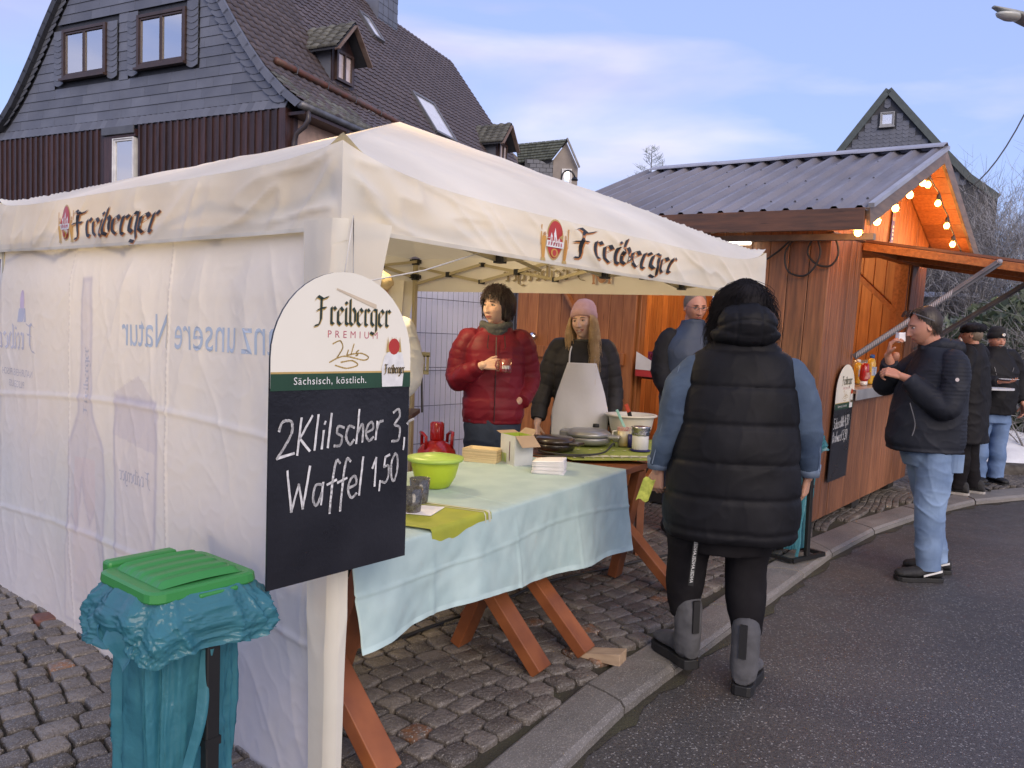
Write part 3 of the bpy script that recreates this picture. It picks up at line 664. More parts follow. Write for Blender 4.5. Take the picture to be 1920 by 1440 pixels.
while z < 10.6:
    xl, xr = xr_(z + .15, lg) + .12, xr_(z + .15, rg) - .12; x = xl + (.1 if i % 2 else 0)
    while x + .2 < xr:
        inwin = -.28 < x + .2 and x < .30 and 9.42 < z + .15 and z < 10.05
        if not inwin and (z > 8.35 or x > 1.45) and hc < 300:
            link('slate', hm, far, Matrix.Translation((x, FH - .02, z)) @ Matrix.Rotation(R_(-5), 4, 'X')); hc += 1
        x += .203
    z += .135; i += 1
for P in (rg, lg):
    for (x1, z1), (x2, z2) in zip(P, P[1:]): m = MB(); m.beam((x1, FH - .06, z1 - .02), (x2, FH - .06, z2 - .02), .22, .14, up=(0, 1, 0)); m.build('verge_board', mat('verge_green', (.075, .095, .095), rough=.6), far)
window(far, -.22, .24, 9.5, 10.0, FH - .04, 1, fw=.04, matf=mat('grey_frame', (.34, .35, .36)), curt=False)
m = MB(); m.bb(-.2, .22, FH - .015, FH - .005, 9.5, 10); m.build('blind', inside_dark, far)
# ================================================================ frosted shrubs, conifer, hedge
twig = mat('frosty_twig', (.16, .145, .135), (.36, .36, .38), rough=.8, vs=6)
twig2 = mat('brown_twig', (.07, .055, .045), (.16, .15, .14), rough=.8, vs=4)
bark = mat('bark', (.05, .042, .035), (.11, .10, .09), rough=.9, vs=10, bump=.5, bs=30)
fol = mat('frosted_green', (.065, .095, .045), (.22, .25, .21), rough=.7, vs=2.5, islvar=.4, transl=((.12, .18, .08), .25))
def grow(mb, p, d, l, r, depth, rnd, spread=.6, up=.15, n=3):
    pts = [p]; rr = [r]; q = Vector(p); dd = Vector(d)
    for i in range(3):
        dd = (dd + Vector((rnd.gauss(0, .16), rnd.gauss(0, .16), rnd.gauss(0, .12) + up * .3))).normalized(); q = q + dd * l / 3; pts.append(q.copy()); rr.append(r * (1 - .22 * (i + 1)))
    mb.tube(pts, rr, 3 if r < .008 else 5, caps=False)
    if depth == 0: return
    for k in range(n + (1 if depth > 1 else 0)):
        i = rnd.choice((1, 2, 3, 3)); e = (dd + Vector((rnd.gauss(0, spread), rnd.gauss(0, spread), rnd.gauss(0, spread * .7) + up))).normalized()
        grow(mb, pts[i], e, l * rnd.uniform(.55, .85), max(rr[i] * .6, .0028), depth - 1, rnd, spread, up, n)
def shrub(loc, h, w, seed, label, name='bare_shrub', dep=4, stems=7, m=twig, cat='shrub', group='frosted shrubs behind the stalls', spread=.55):
    t = thing(name, label, cat, loc, 0, group); rnd = random.Random(seed); b = MB(); s_ = MB()
    for k in range(stems):
        a = rnd.uniform(0, 6.28); rr = rnd.uniform(0, w * .25); grow(b, Vector((rr * math.cos(a), rr * math.sin(a), 0)), Vector((math.cos(a) * w / h * .7, math.sin(a) * w / h * .7, 1)).normalized(), h * .36, .022 * h / 3, dep, rnd, spread)
    b.build('branches', m, t)
    return t
shrub((7.4, 12.2, 0), 4.6, 2.4, 3, 'tall bare frost-covered shrub just right of the hut gable', dep=5, stems=6)
shrub((9.6, 13.0, 0), 5.4, 2.6, 4, 'tallest frosty bare tree at the right border of the view', dep=5, stems=6)
shrub((8.4, 15.5, 0), 4.8, 2.6, 5, 'brownish bare shrub between two frosted ones behind the hut', dep=5, stems=6, m=twig2)
shrub((8.9, 11.8, 0), 4.2, 2.2, 14, 'grey twiggy shrub filling the gap at the right border', dep=5, stems=7)
shrub((7.9, 13.6, 0), 4.4, 2.4, 15, 'brown twiggy shrub right behind the hut verge', dep=5, stems=8, m=twig2)
shrub((7.0, 10.4, 0), 2.6, 1.8, 6, 'low arching frosty bush below the raised hatch board', dep=4, stems=16, spread=.8)
shrub((8.3, 10.6, 0), 3.0, 2.0, 8, 'low tangled frosty bush above the old man in the black knit hat', dep=4, stems=16, spread=.8)
def leafy(loc, sx, sy, sz, n, seed, label, name, m, ls=.06, cat='hedge', group=None):
    t = thing(name, label, cat, loc, 0, group); r = np.random.default_rng(seed); P = r.normal(size=(n, 3)); P /= np.linalg.norm(P, axis=1)[:, None]; P *= (r.uniform(.55, 1.08, n) ** .6)[:, None]
    P *= (1 + .22 * nz(P, 2.2, seed))[:, None]; P = P * np.array([sx, sy, sz]); P[:, 2] = np.abs(P[:, 2] + sz * .2)
    q = r.normal(size=(n, 3)) * ls; q2 = r.normal(size=(n, 3)) * ls * .5
    V = np.stack([P - q, P + q2, P + q, P - q2], 1).reshape(-1, 3); F = [(4 * i, 4 * i + 1, 4 * i + 2, 4 * i + 3) for i in range(n)]
    b = MB(); b.add(V, F); b.build('foliage', m, t, kind='stuff'); rnd = random.Random(seed); s_ = MB()
    for k in range(14): a = rnd.uniform(0, 6.28); grow(s_, Vector((rnd.uniform(-.5, .5) * sx, rnd.uniform(-.5, .5) * sy, 0)), Vector((math.cos(a) * .5, math.sin(a) * .5, 1)), sz * .7, .02, 2, rnd)
    s_.build('branches', twig2, t); return t
leafy((7.3, 11.2, .2), 1.5, .8, 1.9, 16000, 1, 'dark green frosted evergreen bush behind the man eating', 'evergreen_bush', fol, group='evergreen bushes along the garden edge')
leafy((9.6, 11.6, .2), 1.7, .8, 1.9, 18000, 2, 'wide frosted evergreen bush at the right border behind the old man', 'evergreen_bush', fol, group='evergreen bushes along the garden edge')
# garden wall with frost on top
gw = thing('garden_wall', 'grey garden wall with white frosted top edge behind the bushes', 'wall', (9.5, 14.2, 0))
m = MB(); m.bb(-3.6, 6, 0, .25, 0, 2.55); m.build('wall', mat('grey_wall', (.20, .20, .20), (.28, .28, .28), rough=.9), gw)
m = MB(); m.grid(lambda u, v: np.stack([-3.6 + 9.6 * u, -.06 + .37 * v, 2.56 + .09 * np.sin(v * 3.14) + .03 * nz(np.stack([u * 30, v, v], 1))], 1), 60, 6); m.build('snow_cap', mat('snow', (.8, .82, .86), rough=.6), gw, True)
# low bank with snow at the right
bk = thing('stone_edging', 'dark stone edging with leftover snow beside the old man', 'edging', (6.55, 9.6, 0))
m = MB(); v, f = stone_v(1.6, .4, .16, 3); m.add(v, f); m.build('stone', bark, bk, True)
sn = MB(); sn.grid(lambda u, v: np.stack([-.6 + 1.3 * u, .05 + .8 * v, .1 + .42 * np.sin(np.clip(v, 0, 1) * 2.2) * np.sin(u * 3.1) ** .5 * (1 + .25 * nz(np.stack([u * 5, v * 4, v * 0], 1)))], 1), 24, 20)
o = sn.build('snow_heap', MATS['snow'], None, True); o.location = (6.6, 9.7, 0); tag(o, 'small heap of old white snow at the right edge behind the old man', 'snow')
# frosted conifer tip
cf = thing('conifer', 'frosted top of a sparse conifer rising behind the left end of the hut roof', 'tree', (6.7, 40, 0))
m = MB(); m.tube([(0, 0, 0), (0, 0, 6), (0, 0, 11.6)], [.2, .1, .01], 6); m.build('trunk', bark, cf)
b = MB(); rnd = random.Random(5)
for i in range(95):
    z = 6.0 + 5.5 * (i / 95); l = (11.9 - z) * .42 + .1; a = rnd.uniform(0, 6.28); d = Vector((math.cos(a), math.sin(a), .35)); e = Vector((0, 0, z)) + d * l
    b.tube([(0, 0, z), tuple(Vector((0, 0, z)) + d * l * .5 + Vector((0, 0, -.03))), tuple(e)], [.018, .014, .006], 3)
    for k in range(7): t = rnd.uniform(.3, 1); p = Vector((0, 0, z)) + d * l * t; b.tube([tuple(p), tuple(p + Vector((rnd.gauss(0, .13), rnd.gauss(0, .13), rnd.uniform(.02, .2))))], [.012, .005], 3)
b.build('needles', mat('frost_needle', (.20, .25, .25), (.45, .5, .52), rough=.8), cf)
# street lamp head at the upper right, overhead cable
lh = thing('street_lamp', 'grey cobra street lamp head cut off by the upper right corner', 'street lamp', (4.32, 7.0, 4.5), R_(14))
m = MB(); rings = []
for t in np.linspace(0, 1, 12):
    w_ = .075 * math.sin(min(t * 1.6 + .12, 1.57)) + .012; rings.append([(-.24 + .55 * t, w_ * math.cos(a), .02 + w_ * .62 * math.sin(a) * (1 if math.sin(a) > 0 else .55) - .10 * t + .02) for a in np.linspace(0, 2 * math.pi, 16, endpoint=False)])
m.loft(rings); m.build('housing', mat('lamp_grey', (.30, .31, .30), (.2, .21, .2), rough=.5, vs=9), lh, True)
m = MB(); m.lathe([(.0, -.05), (.04, -.045), (.07, -.02), (.075, .0)], 16, (-.06, 0, -.0), sx=1.9, sy=.9); m.build('lens', mat('lamp_lens', (.55, .56, .52), rough=.2), lh, True)
m = MB(); m.tube([(.28, 0, -.07), (.9, 0, -.25), (2.5, .2, -.5), (2.6, .2, -4.5)], .035, 8); m.build('pole', zinc, lh, True)
oc = MB(); oc.tube([(5.15 + .62 * t + 0, 9 - 0 * t, 3.40 + .95 * t * t * .55 + .42 * t) for t in np.linspace(-.6, 3, 24)], .008, 5)
tag(oc.build('overhead_cable', mat('cable_black', (.03, .03, .03), rough=.5), None, True), 'thin overhead cable sagging in from the right border toward the far slate house', 'cable')
# ================================================================ WOODEN HUT
hz_ = math.radians(49.5)
_u = Vector((math.cos(hz_), math.sin(hz_), 0)); _v = Vector((-_u.y, _u.x, 0))
_X = (_u + Vector((0, 0, .02))).normalized(); _Y = (_v + Vector((0, 0, .043))); _Y = (_Y - _X * _X.dot(_Y)).normalized(); _Z = _X.cross(_Y)
HM = Matrix(((_X.x, _Y.x, _Z.x, 2.34), (_X.y, _Y.y, _Z.y, 6.01), (_X.z, _Y.z, _Z.z, .12), (0, 0, 0, 1)))
def hw(p): return HM @ Vector(p)
hut = thing('market_hut', 'wooden market hut with orange stained planks and grey corrugated roof', 'hut', M=HM)
pine = lambda nm, c1, c2, st, **k: mat(nm, c1, c2, rough=.48, vs=5, bump=.25, bs=25, bd=.004, stretch=st, objvar=.22, wave=(3.5, .45), **k)
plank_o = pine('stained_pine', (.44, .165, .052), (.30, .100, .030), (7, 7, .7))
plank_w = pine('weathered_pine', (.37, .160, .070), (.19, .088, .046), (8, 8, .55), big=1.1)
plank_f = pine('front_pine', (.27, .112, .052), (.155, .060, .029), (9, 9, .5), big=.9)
plank_i = pine('inside_pine', (.56, .25, .080), (.40, .16, .050), (7, 7, .7))
beam_x = pine('beam_pine', (.20, .085, .038), (.12, .055, .028), (.8, 8, 8))
beam_y = pine('beam_pine_y', (.15, .065, .034), (.085, .042, .025), (8, .8, 8))
beam_o = pine('orange_beam', (.40, .14, .035), (.26, .085, .02), (.8, 8, 8))
grey_wd = pine('grey_board', (.26, .17, .115), (.15, .10, .07), (.8, 6, 6))
HW, HD, ZW, RZT, RXM = 2.95, 2.42, 2.27, 3.12, 1.475
def roofz(x): return RZT - abs(x - RXM) * (RZT - 2.37) / (RXM + .45)
def planks(par, a0, a1, z0, z1, axis, at_, w=.1, th=.022, m=plank_f, name='plank', gap=.004, ztop=None, out=-1):
    """vertical boards along x (axis 'x' at y=at_) or along y (axis 'y' at x=at_)"""
    a = a0
    while a < a1 - .02:
        b = min(a + w * random.uniform(.96, 1.04), a1); zt = z1 if ztop is None else None; mb_ = MB(); d = random.uniform(-.0025, .0025)
        zl, zr = (z1, z1) if ztop is None else (ztop(a), ztop(b)); p, q = a + gap / 2, b - gap / 2; c = min(.004, (q - p) / 4)
        o0, o1 = at_ + d, at_ + d + th
        if out < 0: prof2 = [(p, o1), (p, o0 + c), (p + c, o0), (q - c, o0), (q, o0 + c), (q, o1)]
        else: prof2 = [(p, o0), (q, o0), (q, o1 - c), (q - c, o1), (p + c, o1), (p, o1 - c)]
        k = len(prof2); V = []
        for zz in (0, 1):
            for s_, o_ in prof2:
                zv = z0 if zz == 0 else zl + (zr - zl) * ((s_ - a) / max(b - a, 1e-6)); V.append((s_, o_, zv) if axis == 'x' else (o_, s_, zv))
        F = [tuple(range(k)), tuple(range(2 * k - 1, k - 1, -1))] + [(i, i + k, (i + 1) % k + k, (i + 1) % k) for i in range(k)]
        mb_.add(V, F); mb_.build(name, m, par); a = b
OX0, OX1, CZ = .76, 2.40, 1.04
m = MB(); m.bb(.02, HW - .02, .03, HD - .03, .0, .06); FL = m.build('floor', plank_w, hut)
for x, y in ((.15, .15), (1.4, .12), (2.7, .15), (.12, 1.3), (.15, 2.2)):
    m = MB(); m.bb(x - .1, x + .1, y - .08, y + .12, -.10, -.002); m.build('support_block', mat('dark_block', (.02, .018, .016), rough=.8), hut)
# front wall
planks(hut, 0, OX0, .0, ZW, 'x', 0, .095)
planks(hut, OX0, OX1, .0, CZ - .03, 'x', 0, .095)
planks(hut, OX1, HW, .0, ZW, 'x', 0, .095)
planks(hut, -.02, HW + .02, ZW + .012, 9, 'x', .012, .095, ztop=lambda x: roofz(x) - .07, m=plank_o)
m = MB(); m.bb(-.01, HW + .01, -.012, .02, ZW - .0, ZW + .012); m.build('drip_strip', frame_br, hut)
# counter
m = MB(); m.bb(OX0 - .0, OX1, .04, .42, CZ - .03, CZ); m.bb(OX0, OX1, -.06, .04, CZ - .03, CZ - .004); CT = m.build('counter', mat('counter_board', (.30, .19, .13), (.22, .14, .10), rough=.35, vs=6), hut)
m = MB(); m.bb(OX0 - .01, OX1 + .01, -.075, -.062, CZ - .085, CZ + .002); m.bb(OX0 - .01, OX1 + .01, -.075, .02, CZ + .0, CZ + .005); m.build('metal_edge', mat('aluminium', (.55, .55, .56), rough=.35, metal=.6), CT, bevel=.002)
# opening jambs, inner frame
for x0, x1 in ((OX0 - .0, OX0 + .055), (OX1 - .055, OX1)): m = MB(); m.bb(x0, x1, .024, .10, CZ, ZW - .05); m.build('jamb', beam_o, hut)
m = MB(); m.bb(OX0, OX1, .024, .10, ZW - .06, ZW); m.build('lintel', beam_o, hut)
# side wall: pier, opening, folded-back door leaf
SO0, SO1 = .70, 1.62
planks(hut, 0.0, SO0, .0, ZW + .06, 'y', 0, .155, m=plank_w)
planks(hut, SO1, HD, .0, ZW + .06, 'y', 0, .155, m=plank_o)
planks(hut, SO0, SO1, 2.12, ZW + .06, 'y', 0, .155, m=plank_w)
for y0, y1 in ((SO0 - .06, SO0), (SO1, SO1 + .06)): m = MB(); m.bb(.024, .09, y0, y1, 0, 2.12); m.build('door_post', plank_o, hut)
dl = MB(); dl.bb(-.03, -.026, SO1 + .02, SO1 + 1.42, .05, 2.1); DR = dl.build('door', plank_o, hut)
planks(DR, SO1 + .02, SO1 + 1.42, .05, 2.12, 'y', -.052, .14, m=plank_o)
m = MB(); m.beam((-.075, SO1 + .10, 1.16), (-.075, SO1 + 1.36, 1.16), .03, .11); m.build('rail', plank_o, DR, bevel=.004)
m = MB(); m.beam((-.074, SO1 + .12, 2.02), (-.074, SO1 + 1.36, 2.02), .03, .10); m.build('rail', plank_o, DR, bevel=.004)
m = MB(); m.beam((-.07, SO1 + .42, 1.24), (-.07, SO1 + .98, 2.0), .03, .09, up=(1, 0, 0)); m.build('brace', plank_o, DR, bevel=.004)
m = MB(); m.beam((-.074, SO1 + .04, .05), (-.074, SO1 + .04, 2.12), .05, .07); m.build('stile', plank_o, DR, bevel=.004)
# inner walls
planks(hut, .02, HW - .02, .06, 9, 'x', HD - .04, .12, m=plank_i, ztop=lambda x: roofz(x) - .09)
planks(hut, .02, HD - .05, .06, ZW + .05, 'y', HW - .024, .12, m=plank_i)
planks(hut, .10, SO0 - .07, .06, ZW, 'y', .03, .12, m=plank_i, out=1)
m = MB(); m.beam((HW - .05, .25, 1.75), (HW - .05, .75, 2.2), .05, .07, up=(1, 0, 0)); m.beam((HW - .05, .25, 0.1), (HW - .05, .25, 2.25), .06, .08, up=(0, 1, 0)); m.beam((HW - .05, 1.5, 0.1), (HW - .05, 1.5, 2.25), .06, .08, up=(0, 1, 0)); m.build('brace', beam_o, hut)
# roof
corr = mat('roof_sheet', (.135, .130, .150), (.175, .165, .185), rough=.42, vs=1.5, bump=.15, bs=25, roughvar=.1, big=1.3)
YF, YB = -.36, 2.50; ZP = .17
def corrprof():
    P = []; y = YF - .02
    while y < YB + .02:
        for dy, h in ((0, 0), (.012, 0), (.045, .036), (.075, .036), (.105, 0)): P.append((y + dy, h))
        y += ZP
    return P
CP = corrprof()
RF = MB(); RF.prism([(-.43, 2.375), (RXM, RZT - .012), (3.38, 2.375), (3.38, 2.345), (RXM, RZT - .05), (-.43, 2.345)], YF + .0, YB - .0); RFo = RF.build('roof', plank_o, hut)
for sg, x1 in ((-1, -.47), (1, 3.42)):
    m = MB(); V = []
    xs = [(RXM, RZT), ((RXM + x1) / 2, roofz((RXM + x1) / 2)), (x1, roofz(x1))]; 
    for x, z in xs:
        for y, h in CP: V.append((x, y, z + .004 + h))
    n = len(CP); F = [(r * n + i, r * n + i + 1, (r + 1) * n + i + 1, (r + 1) * n + i) for r in range(2) for i in range(n - 1)]
    m.add(V, F); o = m.build('roof_sheet', corr, RFo); s_ = o.modifiers.new('s', 'SOLIDIFY'); s_.thickness = .003
sc_m = MB(); sc_m.lathe([(.009, 0), (.009, .004), (.005, .006), (.005, .010)], 6); scm = sc_m.mesh('screw', mat('screw', (.05, .05, .055), rough=.5))
for i in range(16):
    for k, x in enumerate((.98, .35, -.3)):
        if random.random() < .7: link('screw', scm, RFo, Matrix.Translation((x + random.uniform(-.04, .04), YF + .04 + i * ZP, roofz(x) + .040)))
cap_m = mat('ridge_metal', (.42, .42, .45), rough=.4, metal=.4)
y = YF - .03
for i in range(4):
    m = MB(); y1 = y + .74; z = RZT + .045 + (i % 2) * .003; m.add([(RXM - .10, y, z - .022), (RXM, y, z + .018), (RXM + .1, y, z - .022), (RXM - .10, y1, z - .022), (RXM, y1, z + .018), (RXM + .1, y1, z - .022), (RXM - .105, y, z - .036), (RXM - .105, y1, z - .036)], [(0, 3, 4, 1), (1, 4, 5, 2), (0, 6, 7, 3)]); o = m.build('ridge_cap', cap_m, RFo); s_ = o.modifiers.new('s', 'SOLIDIFY'); s_.thickness = .004; y = y1 - .03
m = MB(); m.bb(-.475, -.445, YF - .0, YB, 2.235, 2.385); m.build('fascia', beam_y, RFo, bevel=.003)
m = MB(); m.beam((-.44, YF - .015, 2.325), (RXM, YF - .015, RZT - .045), .028, .125, up=(0, 0, 1)); m.build('bargeboard', grey_wd, RFo, bevel=.003)
m = MB(); m.beam((3.40, YF - .012, 2.325), (RXM, YF - .012, RZT - .045), .028, .125, up=(0, 0, 1)); m.build('bargeboard', grey_wd, RFo, bevel=.003)
m = MB(); m.beam((-.46, YF - .035, 2.40), (RXM, YF - .035, RZT + .018), .04, .03); m.build('verge_trim', cap_m, RFo)
for i in range(7):
    f0, f1 = i / 7, (i + .97) / 7
    for sg in (0, 1):
        xa, xb = (-.43 + (RXM + .43) * f0, -.43 + (RXM + .43) * f1) if not sg else (3.38 - (3.38 - RXM) * f0, 3.38 - (3.38 - RXM) * f1)
        m = MB(); m.add([(xa, YF + .01, roofz(xa) - .075), (xb, YF + .01, roofz(xb) - .075), (xb, .0, roofz(xb) - .075), (xa, .0, roofz(xa) - .075), (xa, YF + .01, roofz(xa) - .055), (xb, YF + .01, roofz(xb) - .055), (xb, .0, roofz(xb) - .055), (xa, .0, roofz(xa) - .055)], [(0, 1, 2, 3), (4, 7, 6, 5), (0, 4, 5, 1), (1, 5, 6, 2), (2, 6, 7, 3), (3, 7, 4, 0)]); m.build('soffit_board', plank_o, RFo)
m = MB(); m.bb(-.16, -.10, YF + .02, 1.2, 2.20, 2.245); m.build('purlin', mat('grey_beam', (.16, .13, .11), (.24, .2, .17), rough=.7, vs=8), RFo)
# hatch
HB = MB(); A0 = Vector((OX0 - .02, -.02, ZW + .0)); A1 = Vector((OX0 - .02, -1.18, ZW - .17)); B0 = Vector((2.62, -.02, ZW)); B1 = Vector((2.62, -1.18, ZW - .17))
dn = (A1 - A0).normalized(); hatch_up = (B0 - A0).normalized().cross(dn); hatch_up = hatch_up if hatch_up.z > 0 else -hatch_up
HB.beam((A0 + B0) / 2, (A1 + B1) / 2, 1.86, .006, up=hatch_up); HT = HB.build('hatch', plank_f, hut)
for i in range(20):
    f0, f1 = i / 20, (i + .96) / 20; p = A0.lerp(B0, (f0 + f1) / 2) + hatch_up * .014; q = A1.lerp(B1, (f0 + f1) / 2) + hatch_up * .014; m = MB(); m.beam(p, q, .09, .02, up=hatch_up); m.build('plank', mat('hatch_top', (.12, .045, .022), (.18, .08, .045), rough=.4, vs=6, objvar=.2), HT)
for p, q in ((A0, A1), (B0, B1), (A1, B1), (A0.lerp(B0, .5), A1.lerp(B1, .5)), (A0, B0)):
    m = MB(); m.beam(p - hatch_up * .035, q - hatch_up * .035, .045, .062, up=hatch_up); m.build('frame_rail', beam_o, HT, bevel=.003)
strutm = mat('strut_steel', (.20, .21, .23), (.12, .12, .14), rough=.5, metal=.3); tapem = mat('strut_tape', (.42, .44, .50), (.08, .08, .10), rough=.4, vs=14, stretch=(1, 1, 6))
for x, l in ((OX0 - .045, 1), (2.66, 0)):
    p = Vector((x, -1.0, ZW - .155)); q = Vector((x, -.03, 1.32 if l else 1.36)); m = MB(); m.beam(p, q, .012, .05, up=(1, 0, 0)); m.beam(p, q, .05, .012, up=(1, 0, 0)); S_ = m.build('strut', strutm, HT)
    m = MB(); m.lathe([(.0, 0), (.018, .0), (.018, .01), (0, .014)], 10); m.xf(Matrix.Translation(p + Vector((-.012, 0, 0))) @ Matrix.Rotation(R_(-90), 4, 'Y')); m.build('bolt', cap_m, S_)
    if l:
        for i in range(46):
            a = p.lerp(q, .30 + i * .0148); b = p.lerp(q, .30 + (i + .62) * .0148); m = MB(); 
            m.add([a + Vector((-.028, 0, .026)), a + Vector((-.028, 0, -.012)), b + Vector((-.029, 0, -.030)), b + Vector((-.029, 0, .012))], [(0, 1, 2, 3)]); m.build('tape_band', mat('band_light', (.46, .47, .52), rough=.4), S_)
# lamps: festoon of bulbs under the front verge
fest = thing('festoon_lights', 'string of warm glowing round bulbs under the front verge of the hut', 'string lights', M=HM)
BL = [(-.44, 2.22), (-.04, 2.34), (.39, 2.49), (.75, 2.64), (1.10, 2.79), (1.27, 2.80), (1.68, 2.70), (2.10, 2.55), (2.42, 2.41), (2.8, 2.30)]
bulb_glass = glassmat('bulb_glass', (1, .8, .5), .12); fila = emitmat('filament', (1, .48, .12), 26); bglow = emitmat('bulb_glow', (1, .55, .18), 3.2)
cabm = MATS['cable_black']
cp = []
for i, (x, z) in enumerate(BL):
    cp.append((x, YF + .035, z + .085))
    if i < len(BL) - 1: cp.append(((x + BL[i + 1][0]) / 2, YF + .04, (z + BL[i + 1][1]) / 2 + .075))
m = MB(); m.tube(cp, .006, 6); m.build('cable', cabm, fest, True)
bm_ = MB(); bm_.lathe([(.0, -.033), (.014, -.030), (.026, -.019), (.031, -.002), (.027, .014), (.016, .026), (.013, .034)], 14); gmesh = bm_.mesh('glass', bulb_glass, True)
so_ = MB(); so_.lathe([(.013, .030), (.017, .034), (.017, .07), (.008, .078), (.006, .09)], 10); smesh = so_.mesh('socket', cabm, True)
fm = MB(); fm.lathe([(0, -.026), (.014, -.018), (.021, -.002), (.017, .012), (.006, .024), (0, .026)], 12); fmesh = fm.mesh('filament', fila, True)
hm_ = MB(); hm_.lathe([(.0, -.024), (.018, -.012), (.0215, .002), (.012, .016), (0, .022)], 12); 
for i, (x, z) in enumerate(BL):
    b = link('bulb', smesh, fest, Matrix.Translation((x, YF + .04, z))); link('glass', gmesh, b); link('filament', fmesh, b)
    point('bulb_light', (x, YF + .05, z), 3.6, (1, .50, .16), .035, fest)
tl = thing('tube_light', 'lit white fluorescent tube under the near eave of the hut', 'light', M=HM @ Matrix.Translation((-.10, .77, 2.19)))
m = MB(); m.tube([(0, -.17, -.0), (0, .17, -.0)], .014, 10); m.build('tube', emitmat('tube_lit', (1, .93, .72), 4), tl, True)
m = MB(); m.bb(-.03, .03, -.2, .2, .02, .045); m.build('fitting', mat('white_plastic', (.75, .75, .74), rough=.4), tl)
lp = thing('ceiling_lamp', 'lit lamp fixed inside the hut above the counter', 'light', M=HM @ Matrix.Translation((1.5, 1.2, 2.45)))
m = MB(); m.tube([(-.3, 0, 0), (.3, 0, 0)], .02, 10); m.build('tube', emitmat('lamp_inside', (1, .72, .38), 6), lp, True)
point('hut_lamp', (0, 0, -.08), 34, (1, .62, .30), .2, lp)
# cables looping down the near corner
hc_ = thing('loose_cables', 'black cable loops hanging under the eave at the near hut corner', 'cable', M=HM)
def smooth(P, n=6):
    P = [Vector(p) for p in P]; o = []
    for i in range(len(P) - 1):
        a, b, c, d = P[max(i - 1, 0)], P[i], P[i + 1], P[min(i + 2, len(P) - 1)]
        for k in range(n):
            t = k / n; o.append(.5 * ((2 * b) + (c - a) * t + (2 * a - 5 * b + 4 * c - d) * t * t + (3 * b - a - 3 * c + d) * t ** 3))
    return [tuple(p) for p in o + [P[-1]]]
for P in ([(-.06, .26, 2.25), (-.05, .40, 2.12), (-.06, .62, 1.98), (-.06, .8, 1.93)], [(-.05, .26, 2.24), (-.05, .33, 2.12), (-.05, .30, 1.98), (-.05, .18, 1.94), (-.05, .10, 2.0), (-.05, .06, 2.12), (-.05, .1, 2.24)], [(-.05, .12, 2.24), (-.045, .16, 2.12), (-.045, .08, 2.03), (-.045, -.02, 2.02), (-.045, -.07, 2.1), (-.045, -.05, 2.2), (-.045, .0, 2.25)]):
    m = MB(); m.tube(smooth(P), .008, 6); m.build('cable', cabm, hc_, True)
# ---- boards and decals
cream = mat('cream_print', (.78, .75, .66), (.74, .71, .61), rough=.3, vs=3, spec=.6)
ink = mat('ink_green', (.018, .035, .022), rough=.4); inkb = mat('ink_black', (.02, .02, .02), rough=.5); gold = mat('gold_print', (.52, .36, .12), rough=.4)
redp = mat('red_print', (.48, .04, .03), rough=.4); pinkp = mat('pink_print', (.5, .12, .16), rough=.4); whitep = mat('white_print', (.8, .8, .78), rough=.4); greenp = mat('green_band', (.022, .065, .035), rough=.3)
slatebd = mat('blackboard', (.010, .010, .013), (.018, .018, .023), rough=.32, vs=3, bump=.1, bs=60, roughvar=.08)
chalk = mat('chalk', (.72, .72, .72), (.45, .45, .46), rough=.9, vs=60)
def decal(par, name, V2, F, m, fn, lift=.0015, mi=0):
    """flat print mapped by fn(x,z,lift)->3D"""
    P = np.array([fn(x, z, lift) for x, z in V2]); b = MB(); b.add(P, F, mi); return b.build(name, m, par)
def disc(n, r, cx=0, cy=0, sx=1, sy=1, r0=0):
    V = []; F = []
    if r0 == 0:
        V = [(cx, cy)] + [(cx + r * sx * math.cos(6.2832 * i / n), cy + r * sy * math.sin(6.2832 * i / n)) for i in range(n)]; F = [(0, 1 + i, 1 + (i + 1) % n) for i in range(n)]
    else:
        for i in range(n):
            c, s_ = math.cos(6.2832 * i / n), math.sin(6.2832 * i / n); V += [(cx + r0 * sx * c, cy + r0 * sy * s_), (cx + r * sx * c, cy + r * sy * s_)]
        F = [(2 * i, 2 * i + 1, (2 * i + 3) % (2 * n), (2 * i + 2) % (2 * n)) for i in range(n)]
    return np.array(V), F
